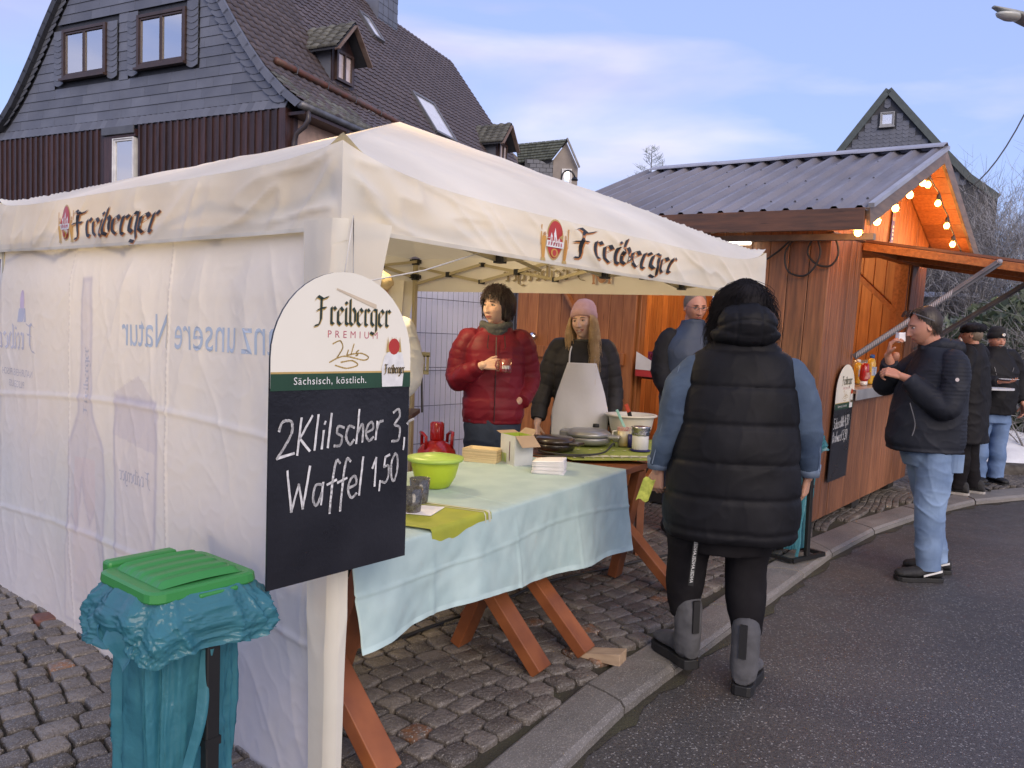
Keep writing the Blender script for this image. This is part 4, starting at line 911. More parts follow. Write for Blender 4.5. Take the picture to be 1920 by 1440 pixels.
def emblem(par, fn, s, faint=None, lift=.002):
    """generic crest: red arched shield with towers, white band, two yellow figures, gold scroll. centred, height about s"""
    def D(n, V, F, m, l): decal(par, n, np.array(V) * s, F, faint or m, fn, l)
    yel = mat('emblem_yellow', (.62, .36, .08), (.45, .2, .04), rough=.5)
    V, F = disc(24, .36, 0, .05, .82, 1.25); D('emblem_outline', V, F, gold, lift)
    V, F = disc(24, .33, 0, .05, .80, 1.25); D('emblem_red', V, F, redp, lift * 1.5)
    for i in (-1, 0, 1):
        h = .32 if i == 0 else .2; x = i * .13; D('emblem_tower', [(x - .045, -.02), (x + .045, -.02), (x + .04, h - .08), (x, h), (x - .04, h - .08)], [(0, 1, 2, 3, 4)], whitep, lift * 2)
        D('emblem_gate', [(x - .015, .0), (x + .015, .0), (x + .012, h * .5), (x - .012, h * .5)], [(0, 1, 2, 3)], redp, lift * 2.4)
    D('emblem_band', [(-.3, -.12), (.3, -.12), (.3, .02), (-.3, .02)], [(0, 1, 2, 3)], whitep, lift * 2.6)
    for i in range(6): D('emblem_mark', [(-.24 + i * .085, -.09), (-.20 + i * .085, -.09), (-.20 + i * .085, -.01), (-.24 + i * .085, -.01)], [(0, 1, 2, 3)], pinkp, lift * 3)
    V, F = disc(14, .12, 0, -.24, 1.1, .8); D('emblem_knot', V, F, yel, lift * 3); V, F = disc(12, .07, 0, -.24); D('emblem_rose', V, F, redp, lift * 3.4)
    for sg in (-1, 1):
        x = sg * .40; D('emblem_figure', [(x - .05, -.38), (x + .05, -.38), (x + .075, -.1), (x + .055, .1), (x - .055, .1), (x - .075, -.1)], [(0, 1, 2, 3, 4, 5)], yel, lift * 2)
        V, F = disc(10, .045, x, .145); D('emblem_head', V, F, mat('emblem_skin', (.6, .35, .2), rough=.5), lift * 2); D('emblem_staff', [(x + sg * .08, -.1), (x + sg * .10, -.1), (x + sg * .11, .33), (x + sg * .07, .33)], [(0, 1, 2, 3)], yel, lift * 2)
        D('emblem_foot', [(x - .09, -.44), (x + .09, -.44), (x + .07, -.37), (x - .07, -.37)], [(0, 1, 2, 3)], gold, lift * 2)
def brand(par, fn, x0, z0, xh, m=None, outline=True, lift=.002, w=.2, wide=None, name='lettering'):
    """blackletter word along x, x-height xh"""
    V, F, adv = black_letter('Freiberger', w); sx = (wide / adv) if wide else xh; V = V * np.array([sx, xh]) + np.array([x0, z0])
    if outline:
        V2, F2, _ = black_letter('Freiberger', w * 1.35); V2 = (V2 + np.array([.035, -.06])) * np.array([sx, xh]) + np.array([x0, z0]); decal(par, name + '_shadow', V2, F2, gold if outline is True else outline, fn, lift)
    decal(par, name, V, F, m or inkb, fn, lift * 1.6)
def text(par, fn, txt, x0, z0, size, m, lift=.002, sp=1.0, center=False, sx=1, name='lettering'):
    V, F = text_mesh(txt, size, sp); V = V * np.array([sx, 1]); 
    if center: V[:, 0] -= (V[:, 0].min() + V[:, 0].max()) / 2
    decal(par, name, V + np.array([x0, z0]), F, m, fn, lift)
def hand(par, fn, strokes, m, w, lift=.002, name='chalk_stroke'):
    V, F = nib(strokes, w, 0, 60, True); V = V + np.random.default_rng(3).normal(size=V.shape) * w * .06; decal(par, name, V, F, m, fn, lift)
def curve2(P, n=6): return [(p[0], p[1]) for p in smooth([(x, y, 0) for x, y in P], n)]
CH = {
 '2': [curve2([(0, .75), (.12, .98), (.4, .95), (.42, .65), (.2, .3), (-.05, .0)]), [(-.05, .0), (.5, .06)]],
 'K': [[(.12, 1), (0, 0)], [(.5, 1.02), (.08, .45), (.42, .05)]], 'l': [[(.12, 1.02), (.0, .05)]], 'i': [[(.06, .55), (0, .05)], [(.09, .75), (.11, .8)]], 't': [[(.12, 1.0), (.0, .05)]],
 's': [curve2([(.32, .55), (.12, .6), (.08, .42), (.26, .28), (.2, .05), (-.02, .05)])], 'c': [curve2([(.3, .5), (.1, .55), (0, .25), (.15, .02), (.3, .12)])],
 'h': [[(.1, 1.0), (0, .02)], curve2([(.03, .3), (.2, .55), (.26, .4), (.24, .02)])], 'e': [curve2([(.02, .28), (.28, .36), (.24, .56), (.08, .5), (0, .25), (.12, .02), (.3, .1)])],
 'r': [[(.06, .55), (0, .02)], curve2([(.03, .3), (.14, .52), (.28, .55)])], '3': [curve2([(.05, .95), (.3, 1.02), (.36, .8), (.12, .58), (.38, .45), (.32, .1), (.0, .08)])],
 ',': [[(.08, .12), (.04, -.22)]], '-': [curve2([(.0, .55), (.12, .62), (.3, .66)])], 'W': [[(0, 1), (.14, .0), (.36, .62), (.5, .02), (.7, 1.02)]], 'a': [curve2([(.3, .5), (.08, .52), (0, .2), (.12, .02), (.28, .3)]), [(.32, .55), (.27, .02)]],
 'f': [curve2([(.42, .98), (.3, 1.05), (.2, .7), (.12, .0), (.1, -.25)]), [(.0, .48), (.3, .56)]], '1': [[(0, .68), (.2, 1.0), (.14, .0)]], '5': [[(.36, 1.0), (.12, .95), (.06, .6)], curve2([(.06, .6), (.3, .6), (.32, .25), (.16, .02), (-.04, .08)])],
 '0': [curve2([(.22, 1), (.02, .7), (.04, .15), (.2, .0), (.36, .4), (.34, .85), (.2, 1)])], 'S': [curve2([(.4, .95), (.15, 1.02), (.05, .78), (.34, .5), (.3, .1), (0, .05)])], 'n': [[(.04, .55), (0, .02)], curve2([(.03, .35), (.18, .55), (.26, .4), (.24, .02)])],
 'w': [[(0, .55), (.08, .05), (.2, .45), (.3, .05), (.42, .58)]], 'u': [curve2([(0, .55), (.02, .1), (.18, .05), (.27, .5)]), [(.27, .5), (.28, .02)]], 'k': [[(.1, 1), (0, .02)], [(.3, .55), (.05, .3), (.28, .02)]], '4': [[(.2, 1), (0, .4), (.38, .45)], [(.3, .7), (.24, .0)]], 'B': [[(.08, 1), (0, 0)], curve2([(.08, 1), (.4, .85), (.08, .52), (.42, .3), (0, 0)])],
}
AD = {'2': .62, 'K': .60, 'l': .26, 'i': .22, 't': .26, 's': .42, 'c': .40, 'h': .38, 'e': .40, 'r': .36, '3': .55, ',': .22, '-': .3, 'W': .82, 'a': .46, 'f': .36, '1': .36, '5': .46, '0': .5, 'S': .52, 'n': .38, 'w': .5, 'u': .42, 'k': .38, ' ': .3, '4': .5, 'B': .5}
def chalk_text(par, fn, txt, x0, z0, s, w, slope=0, sx=1):
    x = 0; st = []
    for ch in txt:
        if ch in CH:
            for k in CH[ch]: st.append([(x0 + (x + a) * s * sx, z0 + b * s + slope * (x + a) * s) for a, b in k])
        x += AD[ch]
    hand(par, fn, st, chalk, w)
def aboard(label, M, w, h, lines, name='menu_board'):
    """arched board: x 0..w, z 0..h, faces -y"""
    t = thing(name, label, 'menu board', M=M)
    r = w / 2; zc = h - r * .98; arch = [(w / 2 + r * math.cos(a), zc + r * .98 * math.sin(a)) for a in np.linspace(0, math.pi, 24)]
    m = MB(); m.prism([(0, 0), (w, 0)] + arch, 0, .006); m.build('panel', slatebd, t)
    fn = lambda x, z, l: (x, -l, z)
    zb = h * .625
    m = MB(); m.prism([(.001, zb), (w - .001, zb)] + [(w / 2 + (x - w / 2) * .998, z) for x, z in arch], -.0015, -.0002); m.build('header', cream, t)
    decal(t, 'band', [(0, zb - h * .008), (w, zb - h * .008), (w, zb + h * .044), (0, zb + h * .044)], [(0, 1, 2, 3)], greenp, fn, .0025)
    decal(t, 'gold_line', [(0, zb + h * .044), (w, zb + h * .044), (w, zb + h * .050), (0, zb + h * .050)], [(0, 1, 2, 3)], gold, fn, .0025)
    brand(t, fn, w * .28, h * .828, w * .098, ink, True, .002, .2, wide=w * .545)
    text(t, fn, 'PREMIUM', w * .36, h * .785, w * .058, pinkp, .002, 1.75)
    st = [curve2([(.40, .765), (.45, .775), (.47, .755), (.45, .735), (.43, .72)]), curve2([(.38, .705), (.48, .725), (.62, .712), (.66, .722), (.60, .735), (.50, .728)]), curve2([(.42, .695), (.50, .685), (.58, .695), (.54, .71), (.46, .705)]), curve2([(.51, .745), (.50, .728)]), curve2([(.55, .765), (.53, .73)]), curve2([(.585, .745), (.57, .738), (.58, .73), (.565, .727)])]
    hand(t, fn, [[(x * w, z * h) for x, z in s_] for s_ in st], gold, w * .008, .002, 'script_ornament')
    text(t, fn, 'S\u00e4chsisch, k\u00f6stlich.', w * .14, zb + h * .010, w * .058, whitep, .004, 1.12)
    # small glass badge
    gx, gz = w * .855, zb + h * .05
    decal(t, 'badge', [(gx - w * .088, gz - h * .055), (gx + w * .075, gz - h * .055), (gx + w * .088, gz + h * .02), (gx + w * .07, gz + h * .06), (gx + w * .03, gz + h * .075), (gx - w * .03, gz + h * .075), (gx - w * .075, gz + h * .05), (gx - w * .095, gz + h * .01)], [(0, 1, 2, 3, 4, 5, 6, 7)], mat('badge_silver', (.62, .62, .62), (.75, .75, .74), rough=.3, vs=40), fn, .0045)
    brand(t, fn, gx - w * .075, gz - h * .008, w * .035, inkb, gold, .005, .24, wide=w * .16, name='badge_lettering')
    V, F = disc(12, w * .045, gx, gz + h * .085, 1, 1.1); decal(t, 'badge_top', V, F, redp, fn, .005)
    for k in range(4): decal(t, 'badge_ray', [(gx - w * .06 + k * w * .032, gz + h * .065), (gx - w * .035 + k * w * .032, gz + h * .065), (gx - w * .05 + k * w * .032, gz + h * .12)], [(0, 1, 2)], gold, fn, .0048)
    for a in lines: chalk_text(t, fn, *a)
    return t, fn
B2M = HM @ Matrix.Translation((.34, -.03, .30))
b2, f2 = aboard('smaller arched chalk menu board leaning on the hut front wall beside the counter', B2M, .46, .96, [('Schaschlik 4,50', .015, .435, .085, .008, .03, .78), ('Bratwurst 3,50', .02, .325, .085, .008, .0, .78)])
# banner strip on the hut gable
ban = thing('gable_banner', 'narrow white and blue vertical banner pinned on the hut gable wall', 'banner', M=HM @ Matrix.Translation((1.50, -.002, 2.34)))
m = MB(); m.bb(0, .085, -.004, 0, 0, .36); m.build('strip', mat('blue_print', (.03, .04, .30), rough=.4), ban)
m = MB(); m.bb(.0, .085, -.006, -.004, .20, .44); m.build('upper_part', mat('pale_print', (.45, .30, .22), rough=.4), ban)
bfn = lambda x, z, l: (x, -.006 - l, z)
for i in range(4): decal(ban, 'mark', [(.015 + (i % 2) * .008, .03 + i * .035), (.06, .03 + i * .035), (.065, .05 + i * .035), (.02, .052 + i * .035)], [(0, 1, 2, 3)], whitep, bfn)
for i in range(4): decal(ban, 'mark', [(.02, .23 + i * .05), (.06, .235 + i * .05), (.055, .26 + i * .05), (.025, .262 + i * .05)], [(0, 1, 2, 3)], mat('ox_print', (.35, .09, .05), rough=.4), bfn)
# ---- things on the counter and inside
def bottle(label, x, y, body, cap, r, h, sx=1, flip=False, name='sauce_bottle', labelm=None):
    t = thing(name, label, 'bottle', M=HM @ Matrix.Translation((x, y, CZ + .006)), group='sauce bottles on the hut counter')
    if flip: prof2 = [(r * .55, .0), (r * .6, .035), (r * .75, .04), (r, h * .3), (r * .92, h * .7), (r * .8, h * .95), (r * .5, h)]
    else: prof2 = [(r * .9, 0), (r, .01), (r, h * .70), (r * .75, h * .84), (r * .38, h * .90)]
    m = MB(); m.lathe(prof2, 18, sy=.8); m.build('body', body, t, True)
    if not flip: m = MB(); m.lathe([(r * .42, h * .89), (r * .42, h * 1.0), (r * .2, h * 1.02)], 14); m.build('cap', cap, t, True)
    else: m = MB(); m.lathe([(r * .62, -.0), (r * .62, .036)], 14); m.build('cap', cap, t, True)
    m = MB(); V, F = disc(4, .1); m.add([(-r * .6, -r * .86, h * .3), (r * .6, -r * .86, h * .3), (r * .6, -r * .86, h * .6), (-r * .6, -r * .86, h * .6), (-r * .85, -r * .4, h * .3), (-r * .85, -r * .4, h * .6)], [(0, 1, 2, 3), (4, 0, 3, 5)]); m.build('label', labelm, t)
    return t
bottle('red ketchup squeeze bottle standing on its white cap on the counter', 1.36, .06, mat('ketchup', (.45, .015, .01), rough=.25, coat=.5), whitep, .052, .20, flip=True, labelm=mat('k_label', (.55, .35, .3), (.4, .02, .02), vs=30))
bottle('yellow mustard bottle with blue cap on the counter, tallest there', 1.62, .08, mat('mustard', (.75, .42, .03), rough=.3, coat=.4), mat('blue_cap', (.03, .12, .4), rough=.4), .048, .27, labelm=mat('m_label', (.15, .25, .45), (.6, .6, .6), vs=30))
bottle('second yellow mustard bottle just behind the ketchup', 1.50, .16, MATS['mustard'], whitep, .045, .22, labelm=MATS['m_label'])
lad = thing('step_ladder', 'worn step ladder with orange hoop top standing inside the hut', 'ladder', M=HM @ Matrix.Translation((2.12, .62, .06)) @ Matrix.Rotation(R_(-38), 4, 'Z'))
worn = mat('worn_orange', (.62, .16, .06), (.55, .45, .38), rough=.5, vs=18)
for sg in (-1, 1):
    m = MB(); m.tube([(sg * .26, -.15, 0), (sg * .21, .0, 1.42), (sg * .19, .03, 1.62), (sg * .12, .04, 1.68), (0, .04, 1.69)], .014, 8); m.build('side_rail', worn, lad, True)
    m = MB(); m.tube([(sg * .24, .5, 0), (sg * .19, .08, 1.38)], .012, 8); m.build('rear_leg', cap_m, lad, True)
for i in range(5): m = MB(); m.bb(-.23 + i * .006, .23 - i * .006, -.13 + i * .032 - .04, -.13 + i * .032 + .05, .28 + i * .27, .30 + i * .27); m.build('step', worn, lad)
bx = thing('glass_case', 'row of shiny glass jars and foil boxes at the back of the hut counter', 'jars', M=HM @ Matrix.Translation((2.0, .28, CZ + .003)))
for i in range(4):
    m = MB(); m.lathe([(.05, 0), (.055, .02), (.055, .15), (.05, .17), (.052, .2)], 14, (i * .13 - .1, 0, 0)); m.build('jar', mat('jar_glass', (.45, .35, .24), (.2, .14, .08), rough=.1, vs=25, spec=1), bx, True)
# through the side opening: table with crate and carton
tb = thing('hut_side_table', 'dark folding table behind the tall man inside the hut side opening', 'table', M=HM @ Matrix.Translation((.36, 1.22, .06)))
m = MB(); m.bb(-.25, .3, -.30, .42, .93, .96); m.build('tabletop', mat('dark_top', (.12, .05, .03), rough=.5), tb, bevel=.004)
for x, y in ((-.2, -.24), (-.2, .36), (.25, -.24), (.25, .36)): m = MB(); m.tube([(x, y, 0), (x * .9, -y * .2, .93)], .014, 6); m.build('leg', cabm, tb)
def crate(label, M, c, w=.36, d=.28, h=.22):
    t = thing('crate', label, 'crate', M=M); mt = c; m = MB()
    for z in (0, h * .33, h * .66, h - .02):
        m.bb(-w / 2, w / 2, -d / 2, -d / 2 + .012, z, z + .022); m.bb(-w / 2, w / 2, d / 2 - .012, d / 2, z, z + .022); m.bb(-w / 2, -w / 2 + .012, -d / 2, d / 2, z, z + .022); m.bb(w / 2 - .012, w / 2, -d / 2, d / 2, z, z + .022)
    for i in range(9): x = -w / 2 + (w - .014) * i / 8; m.bb(x, x + .014, -d / 2 - .001, -d / 2 + .013, 0, h); m.bb(x, x + .014, d / 2 - .013, d / 2 + .001, 0, h)
    for i in range(7): y = -d / 2 + (d - .014) * i / 6; m.bb(-w / 2 - .001, -w / 2 + .013, y, y + .014, 0, h)
    m.bb(-w / 2, w / 2, -d / 2, d / 2, 0, .01); m.build('grille', mt, t); return t
crate('maroon plastic crate on the dark table inside the hut side opening', HM @ Matrix.Translation((.22, 1.40, 1.025)), mat('maroon', (.16, .01, .055), rough=.45))
ct = thing('carton', 'torn red and white carton at the left end of the dark table in the hut', 'carton', M=HM @ Matrix.Translation((.03, 1.50, 1.025)) @ Matrix.Rotation(R_(12), 4, 'Z'))
m = MB(); m.bb(-.09, .09, -.11, .11, 0, .11); m.build('box', mat('red_carton', (.42, .02, .025), rough=.5), ct); m = MB(); m.add([(-.094, .11, .11), (-.094, .11, .22), (-.094, -.11, .11), (-.094, -.11, .06), (-.094, .11, .06)], [(0, 1, 2), (0, 2, 3, 4)]); m.build('flap', mat('white_card', (.6, .58, .58), rough=.6), ct)
cl = MB(); v, f = stone_v(.3, .25, .14, 9); cl.add(v, f); o = cl.build('bundled_cloth', mat('dark_green_cloth', (.015, .03, .02), rough=.8), None, True); o.matrix_world = HM @ Matrix.Translation((.20, 1.36, 1.25)); tag(o, 'dark green cloth bundle on top of the maroon crate', 'cloth')
wl = thing('wall_lamp', 'chrome swivel wall lamp on the door leaf between the two women', 'lamp', M=HM @ Matrix.Translation((-.09, SO1 + 1.15, 1.30)))
chrome = mat('chrome', (.75, .75, .77), rough=.15, metal=1)
m = MB(); m.lathe([(0, 0), (.045, .01), (.05, .03), (.02, .06), (0, .065)], 16); m.xf(Matrix.Rotation(R_(-100), 4, 'Y')); m.build('base', chrome, wl, True)
m = MB(); rings = []
for t in np.linspace(0, 1, 9): rings.append([(-.05 - .22 * t, .05 - .11 * t + .03 * math.sin(t * 3.1) * math.cos(a), .0 + .022 * math.sin(t * 3.1) * math.sin(a) - .01) for a in np.linspace(0, 6.28, 12, endpoint=False)])
m.loft(rings); m.build('head', chrome, wl, True)
# ================================================================ POP-UP TENT
TM = Matrix.Translation((-.51, 2.26, 0)) @ Matrix.Rotation(R_(49.5), 4, 'Z')
TL_ = 3.03
tent = thing('market_tent', 'cream pop-up market tent with printed valances and a white side sheet', 'tent', M=TM)
canv = mat('canopy_cloth', (.80, .79, .725), (.75, .74, .675), rough=.62, vs=2.5, bump=.12, bs=9, bd=.03, transl=((.88, .68, .34), .28), roughvar=.05, spec=.4, big=1.1)
hemm = mat('hem_cloth', (.70, .68, .60), rough=.6, transl=((.85, .7, .4), .2))
def zt(y): return 2.055 + .028 * y
def zb_(y): return 1.80 + .024 * y
def fs_(s): return (1 - np.exp(-np.clip(s, 0, 9) / .22)) * (1 - np.exp(-np.clip(TL_ - s, 0, 9) / .22))
def ztR(x): return 2.055 - .088 * fs_(x)
def ztL(y): return zt(y) - .045 * fs_(y)
def wr(s_, t, seed, amp=.014):
    """wrinkle offset of a valance: s along, t 0 bottom..1 top"""
    P = np.stack([s_ * 1.0, t * .35, s_ * 0], 1); ed = np.clip(t * (1.12 - t) * 4, 0, 1) * .75 + .25 * (1 - t)
    near = np.exp(-(s_ / .55) ** 2)
    o = amp * .8 * nz(P, 1.6, seed) + amp * .22 * nz(np.stack([s_ + t * .5, t * .25, s_ * 0], 1), 4.0, seed + 3) + amp * .07 * nz(np.stack([s_ * .7 - t * .3, t * .8, s_ * 0], 1), 11, seed + 5)
    Q = np.stack([s_ + t * .22, t * .10 - s_ * .12, s_ * 0], 1); o += .013 * rz_(Q, 3.4, seed + 7, 4) + .010 * rz_(Q, 8, seed + 8, 5) + near * (.020 * nz(np.stack([s_ * 2.2 + t * .9, t * .8 - s_, s_ * 0], 1), 2.6, seed + 9) + .014 * rz_(np.stack([s_ * .8 + t * .8, t * .5 - s_ * .5, s_ * 0], 1), 4, seed + 10, 3))
    return .018 * np.sin(np.clip(s_ / TL_, 0, 1) * math.pi) + (o * ed) * np.clip(s_ / .06, 0, 1)
def valR(x, z, l=0):
    x = np.asarray(x, float); z = np.asarray(z, float); t = (z - 1.80) / (ztR(x) - 1.80)
    sag = -.010 * np.sin(x / TL_ * math.pi) * (1 - t); return np.stack([x, -wr(x, t, 11) - l, z + sag], -1)
def valL(y, z, l=0):
    y = np.asarray(y, float); z = np.asarray(z, float); t = (z - zb_(y)) / (ztL(y) - zb_(y)); P = wr(y, t, 23)
    return np.stack([-P - l, y, z - .01 * np.sin(y / TL_ * math.pi) * (1 - t)], -1)
def f1(fn): return lambda x, z, l: tuple(fn(np.array([x]), np.array([z]), l)[0])
m = MB(); m.grid(lambda u, v: valR(u * TL_, 1.80 + (ztR(u * TL_) - 1.80) * v), 260, 26); m.build('valance', canv, tent, True)
m = MB(); m.grid(lambda u, v: valL(u * TL_, zb_(u * TL_) + (ztL(u * TL_) - zb_(u * TL_)) * v), 260, 26); m.build('valance', canv, tent, True)
def valB(x, z, l=0): x = np.asarray(x); t = (z - zb_(TL_)) / (zt(TL_) - zb_(TL_)); return np.stack([x, TL_ + .012 * nz(np.stack([x, t * .3, x * 0], 1), 3, 4) * (1 - t) + l, z], -1)
m = MB(); m.grid(lambda u, v: valB(u * TL_, zb_(TL_) - .035 + (zt(TL_) - zb_(TL_) + .035) * v), 160, 12); m.build('valance', canv, tent, True)
m = MB(); m.grid(lambda u, v: np.stack([TL_ + .012 * nz(np.stack([u * 3, v * .3, u * 0], 1), 3, 9) * (1 - v), u * TL_, zb_(u * TL_) + (zt(u * TL_) - zb_(u * TL_)) * v], 1), 160, 12); m.build('valance', canv, tent, True)
for fn, nm in ((lambda u, v: valR(u * TL_, 1.80 + .013 * v, .0025), 'hem'), (lambda u, v: valL(u * TL_, zb_(u * TL_) + .013 * v, .0025), 'hem')):
    m = MB(); m.grid(fn, 160, 2); m.build(nm, hemm, tent, True)
PKZ = 2.69
def roof_(u, v):
    d = np.maximum(np.abs(2 * u - 1), np.abs(2 * v - 1)); P = np.stack([u * 3, v * 3, u * 0], 1)
    base = zt(v * TL_); a_, b_ = np.abs(2 * u - 1), np.abs(2 * v - 1); sR = np.where(v < .5, .088, .0) * fs_(u * TL_); sL = np.where(u < .5, .045, .0) * fs_(v * TL_); S_ = np.where(b_ >= a_, sR, sL); z = base + (PKZ - base) * (1 - d) ** 1.04 - S_ * np.exp(-(1 - d) / .13)
    z -= .004 * np.sin(np.pi * d) * (1 + 2 * nz(P, 1.5, 2)); 
    z += (.006 * nz(P, 4, 5) + .010 * rz_(P * np.array([1, .5, 1]), 2.0, 55, 4)) * np.sin(np.pi * np.clip(d, 0, 1)) + .0035 * nz(P * np.array([1, 3, 1]), 6, 8) * np.sin(np.pi * np.clip(d, 0, 1))
    for cu, cv in ((0, 0), (1, 0), (0, 1), (1, 1)): r = np.hypot((u - cu) * 3, (v - cv) * 3); z += .022 * np.exp(-(r / .05) ** 2)
    return np.stack([u * TL_, v * TL_, z], 1)
m = MB(); m.grid(roof_, 200, 200); m.build('roof', canv, tent, True)
# corner leg wrap
def wrapf(u, v):
    # u across: -.18 (left face) .. +.165 (right face); v height 0..1
    wl = .15 - .085 * (1 - v); wr_ = .050 - .03 * (1 - v) + .115 * np.clip((v - .45) / .55, 0, 1) ** 1.5
    s_ = -wl + (wl + wr_) * u; o = .004 + .009 * nz(np.stack([s_ * 5, v * 1.2, s_ * 0], 1), 2.5, 6) + .005 * rz_(np.stack([s_ * 2, v * .9 + s_, s_ * 0], 1), 5, 61, 3)
    return np.stack([np.where(s_ > 0, s_, -.018 - o), np.where(s_ < 0, -s_, -.018 - o), .01 + 1.82 * v], 1)
m = MB(); m.grid(wrapf, 50, 120); m.build('corner_flap', canv, tent, True)
m = MB(); m.grid(lambda u, v: np.stack([TL_ - .22 - .0 + (.13 * v ** 1.5 + .07) * (u - .5) * 2 + .02 * np.sin(u * 14), TL_ - .02 + .02 * np.cos(u * 14), 1.1 + .85 * v], 1), 30, 30); m.build('corner_flap', canv, tent, True)
# prints on the valances
FR, FL_ = f1(valR), f1(valL)
fnL = lambda x, z, l: FL_(3.0 - x, z + .024 * (3.0 - x) , l)
warp = lambda f: (lambda x, z, l: f(x + .030 * math.sin((z - 1.80) * 26 + x * 2) , z + .004 * math.sin(x * 30), l))
brand(tent, lambda x, z, l: warp(FR)(x, z - .004 * (x - 1.1), l), 1.13, 1.846, .069, inkb, mat('orange_print', (.55, .22, .06), rough=.5), .0025, .2, wide=.80)
brand(tent, lambda x, z, l: warp(fnL)(x, z, l), 1.10, 1.845, .072, inkb, MATS['orange_print'], .0025, .2, wide=.80)
emblem(tent, lambda x, z, l: FR(.985 + x, 1.882 + z, l), .165)
emblem(tent, lambda x, z, l: fnL(.99 + x, 1.905 + z, l), .175)
faint = mat('print_through', (.33, .27, .16), rough=.7); fB = lambda y, z, l: (TL_ - .022 - l, y, z)
brand(tent, fB, 1.28, 1.93, .070, faint, False, .002, .2, wide=.74, name='print_through')
emblem(tent, lambda y, z, l: fB(1.13 + y, 1.965 + z, l), .16, faint=mat('print_through_red', (.45, .24, .14), rough=.7), lift=.002)
# side sheet with faint through-print
sheet_nu, sheet_nv = 420, 270
def sm_(x, a, b): t = np.clip((x - a) / (b - a), 0, 1); return t * t * (3 - 2 * t)
def sheet(u, v, l=0):
    y = .10 + 2.96 * u; z = .015 + (zb_(y) + .03) * v; P = np.stack([y, z * .35, y * 0], 1)
    o = .020 * nz(P, 1.7, 31) * (1.15 - v) + .009 * nz(P + np.stack([z * .25, z * 0, z * 0], 1), 5, 33) + .0035 * nz(np.stack([y + z * .4, z * .6, y * 0], 1), 13, 35)
    Q = np.stack([y, z, y * 0], 1); o += .008 * rz_(np.stack([y + z * .35, z * .30, y * 0], 1), 2.4, 37, 4) * sm_(v, .2, 1) + .0035 * rz_(np.stack([y - z * .3, z * .5, y * 0], 1), 5.5, 38, 6) + .0014 * rz_(Q, 15, 39, 5) + .0008 * nz(Q, 34, 36); o = o * (1 - sm_(v, .90, .985)) - .020 * sm_(v, .86, .97)
    for c in (.52, 1.13): o += .007 * np.exp(-((z - c - .05 * np.sin(y * 1.2)) / .012) ** 2)
    for c in (1.06, 2.0): o += .005 * np.exp(-((y - c) / .008) ** 2)
    o += .055 * np.clip(.25 - v, 0, 1) * np.sin(y * 2.2 + .5)
    return np.stack([.0 - o - l, y, z + .0 * y], -1)
def in_poly(px, py, poly):
    c = np.zeros(len(px), bool); n = len(poly)
    for i in range(n):
        x1, y1 = poly[i]; x2, y2 = poly[(i + 1) % n]
        if y1 == y2: continue
        k = ((y1 > py) != (y2 > py)) & (px < (x2 - x1) * (py - y1) / (y2 - y1) + x1); c ^= k
    return c
def poly_dist(px, py, poly):
    d = np.full(len(px), 9.)
    for (x1, y1), (x2, y2) in zip(poly, poly[1:] + poly[:1]):
        dx, dy = x2 - x1, y2 - y1; t = np.clip(((px - x1) * dx + (py - y1) * dy) / (dx * dx + dy * dy + 1e-12), 0, 1); d = np.minimum(d, np.hypot(px - x1 - t * dx, py - y1 - t * dy))
    return d
m = MB(); m.grid(sheet, sheet_nu, sheet_nv); me = m.mesh('side_sheet', mat('sheet_cloth', .8, rough=.55, attr='print', transl=((.97, .95, .98), .45), bump=.10, bs=14, bd=.02, spec=.35), True)
S3 = m.arr(); yy, zz = S3[:, 1], S3[:, 2]
colr = np.tile(np.array([.84, .825, .82]), (len(yy), 1)); nn = nz(S3 * np.array([0, 1, 1]), 1.6, 41)
def blend(mask, c): 
    global colr
    colr = colr * (1 - mask[:, None]) + np.array(c) * mask[:, None]
def sm_(x, a, b): t = np.clip((x - a) / (b - a), 0, 1); return t * t * (3 - 2 * t)
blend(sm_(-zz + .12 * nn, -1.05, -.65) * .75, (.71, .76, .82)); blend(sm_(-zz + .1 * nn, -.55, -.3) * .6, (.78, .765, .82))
blend(sm_(nn, .2, .9) * .25, (.80, .74, .78))
bottle_p = [(1.86, 1.70), (1.87, 1.60), (1.865, 1.30), (1.90, 1.10), (2.00, .95), (2.02, .75), (2.02, .22), (1.62, .22), (1.62, .75), (1.64, .95), (1.74, 1.10), (1.775, 1.30), (1.77, 1.60), (1.78, 1.70)]
glass_p = [(1.50, 1.20), (1.52, 1.05), (1.50, .7), (1.45, .2), (1.19, .2), (1.15, .7), (1.13, 1.05), (1.15, 1.20)]
splash = [(2.10, .1), (2.06, .45), (1.98, .62), (1.9, .55), (1.86, .80), (1.78, .60), (1.72, .68), (1.64, .42), (1.6, .1)]
for P_, c, a in ((bottle_p, (.56, .54, .68), .42), (glass_p, (.70, .67, .76), .42)):
    ins = in_poly(yy, zz, P_).astype(float); d = poly_dist(yy, zz, P_); blend(ins * a * sm_(d, 0, .012), c); blend(np.exp(-(d / .011) ** 2) * .55, (.42, .42, .60))
blend(in_poly(yy, zz, [(1.84, 1.25), (1.84, 1.08), (1.80, 1.02), (1.78, 1.08), (1.78, 1.25)]) * .5, (.75, .72, .76))
blend(in_poly(yy, zz, [(1.52, 1.22), (1.53, 1.04), (1.14, 1.0), (1.12, 1.18), (1.3, 1.30)]) * .35, (.55, .53, .66))
ins = in_poly(yy, zz, [(1.94, .9), (1.96, .3), (1.70, .3), (1.72, .9)]).astype(float); blend(ins * .35, (.74, .62, .68))
ins = in_poly(yy, zz, splash).astype(float); blend(ins * .6, (.80, .79, .84)); d = poly_dist(yy, zz, splash); blend(np.exp(-(d / .010) ** 2) * .35, (.5, .5, .64))
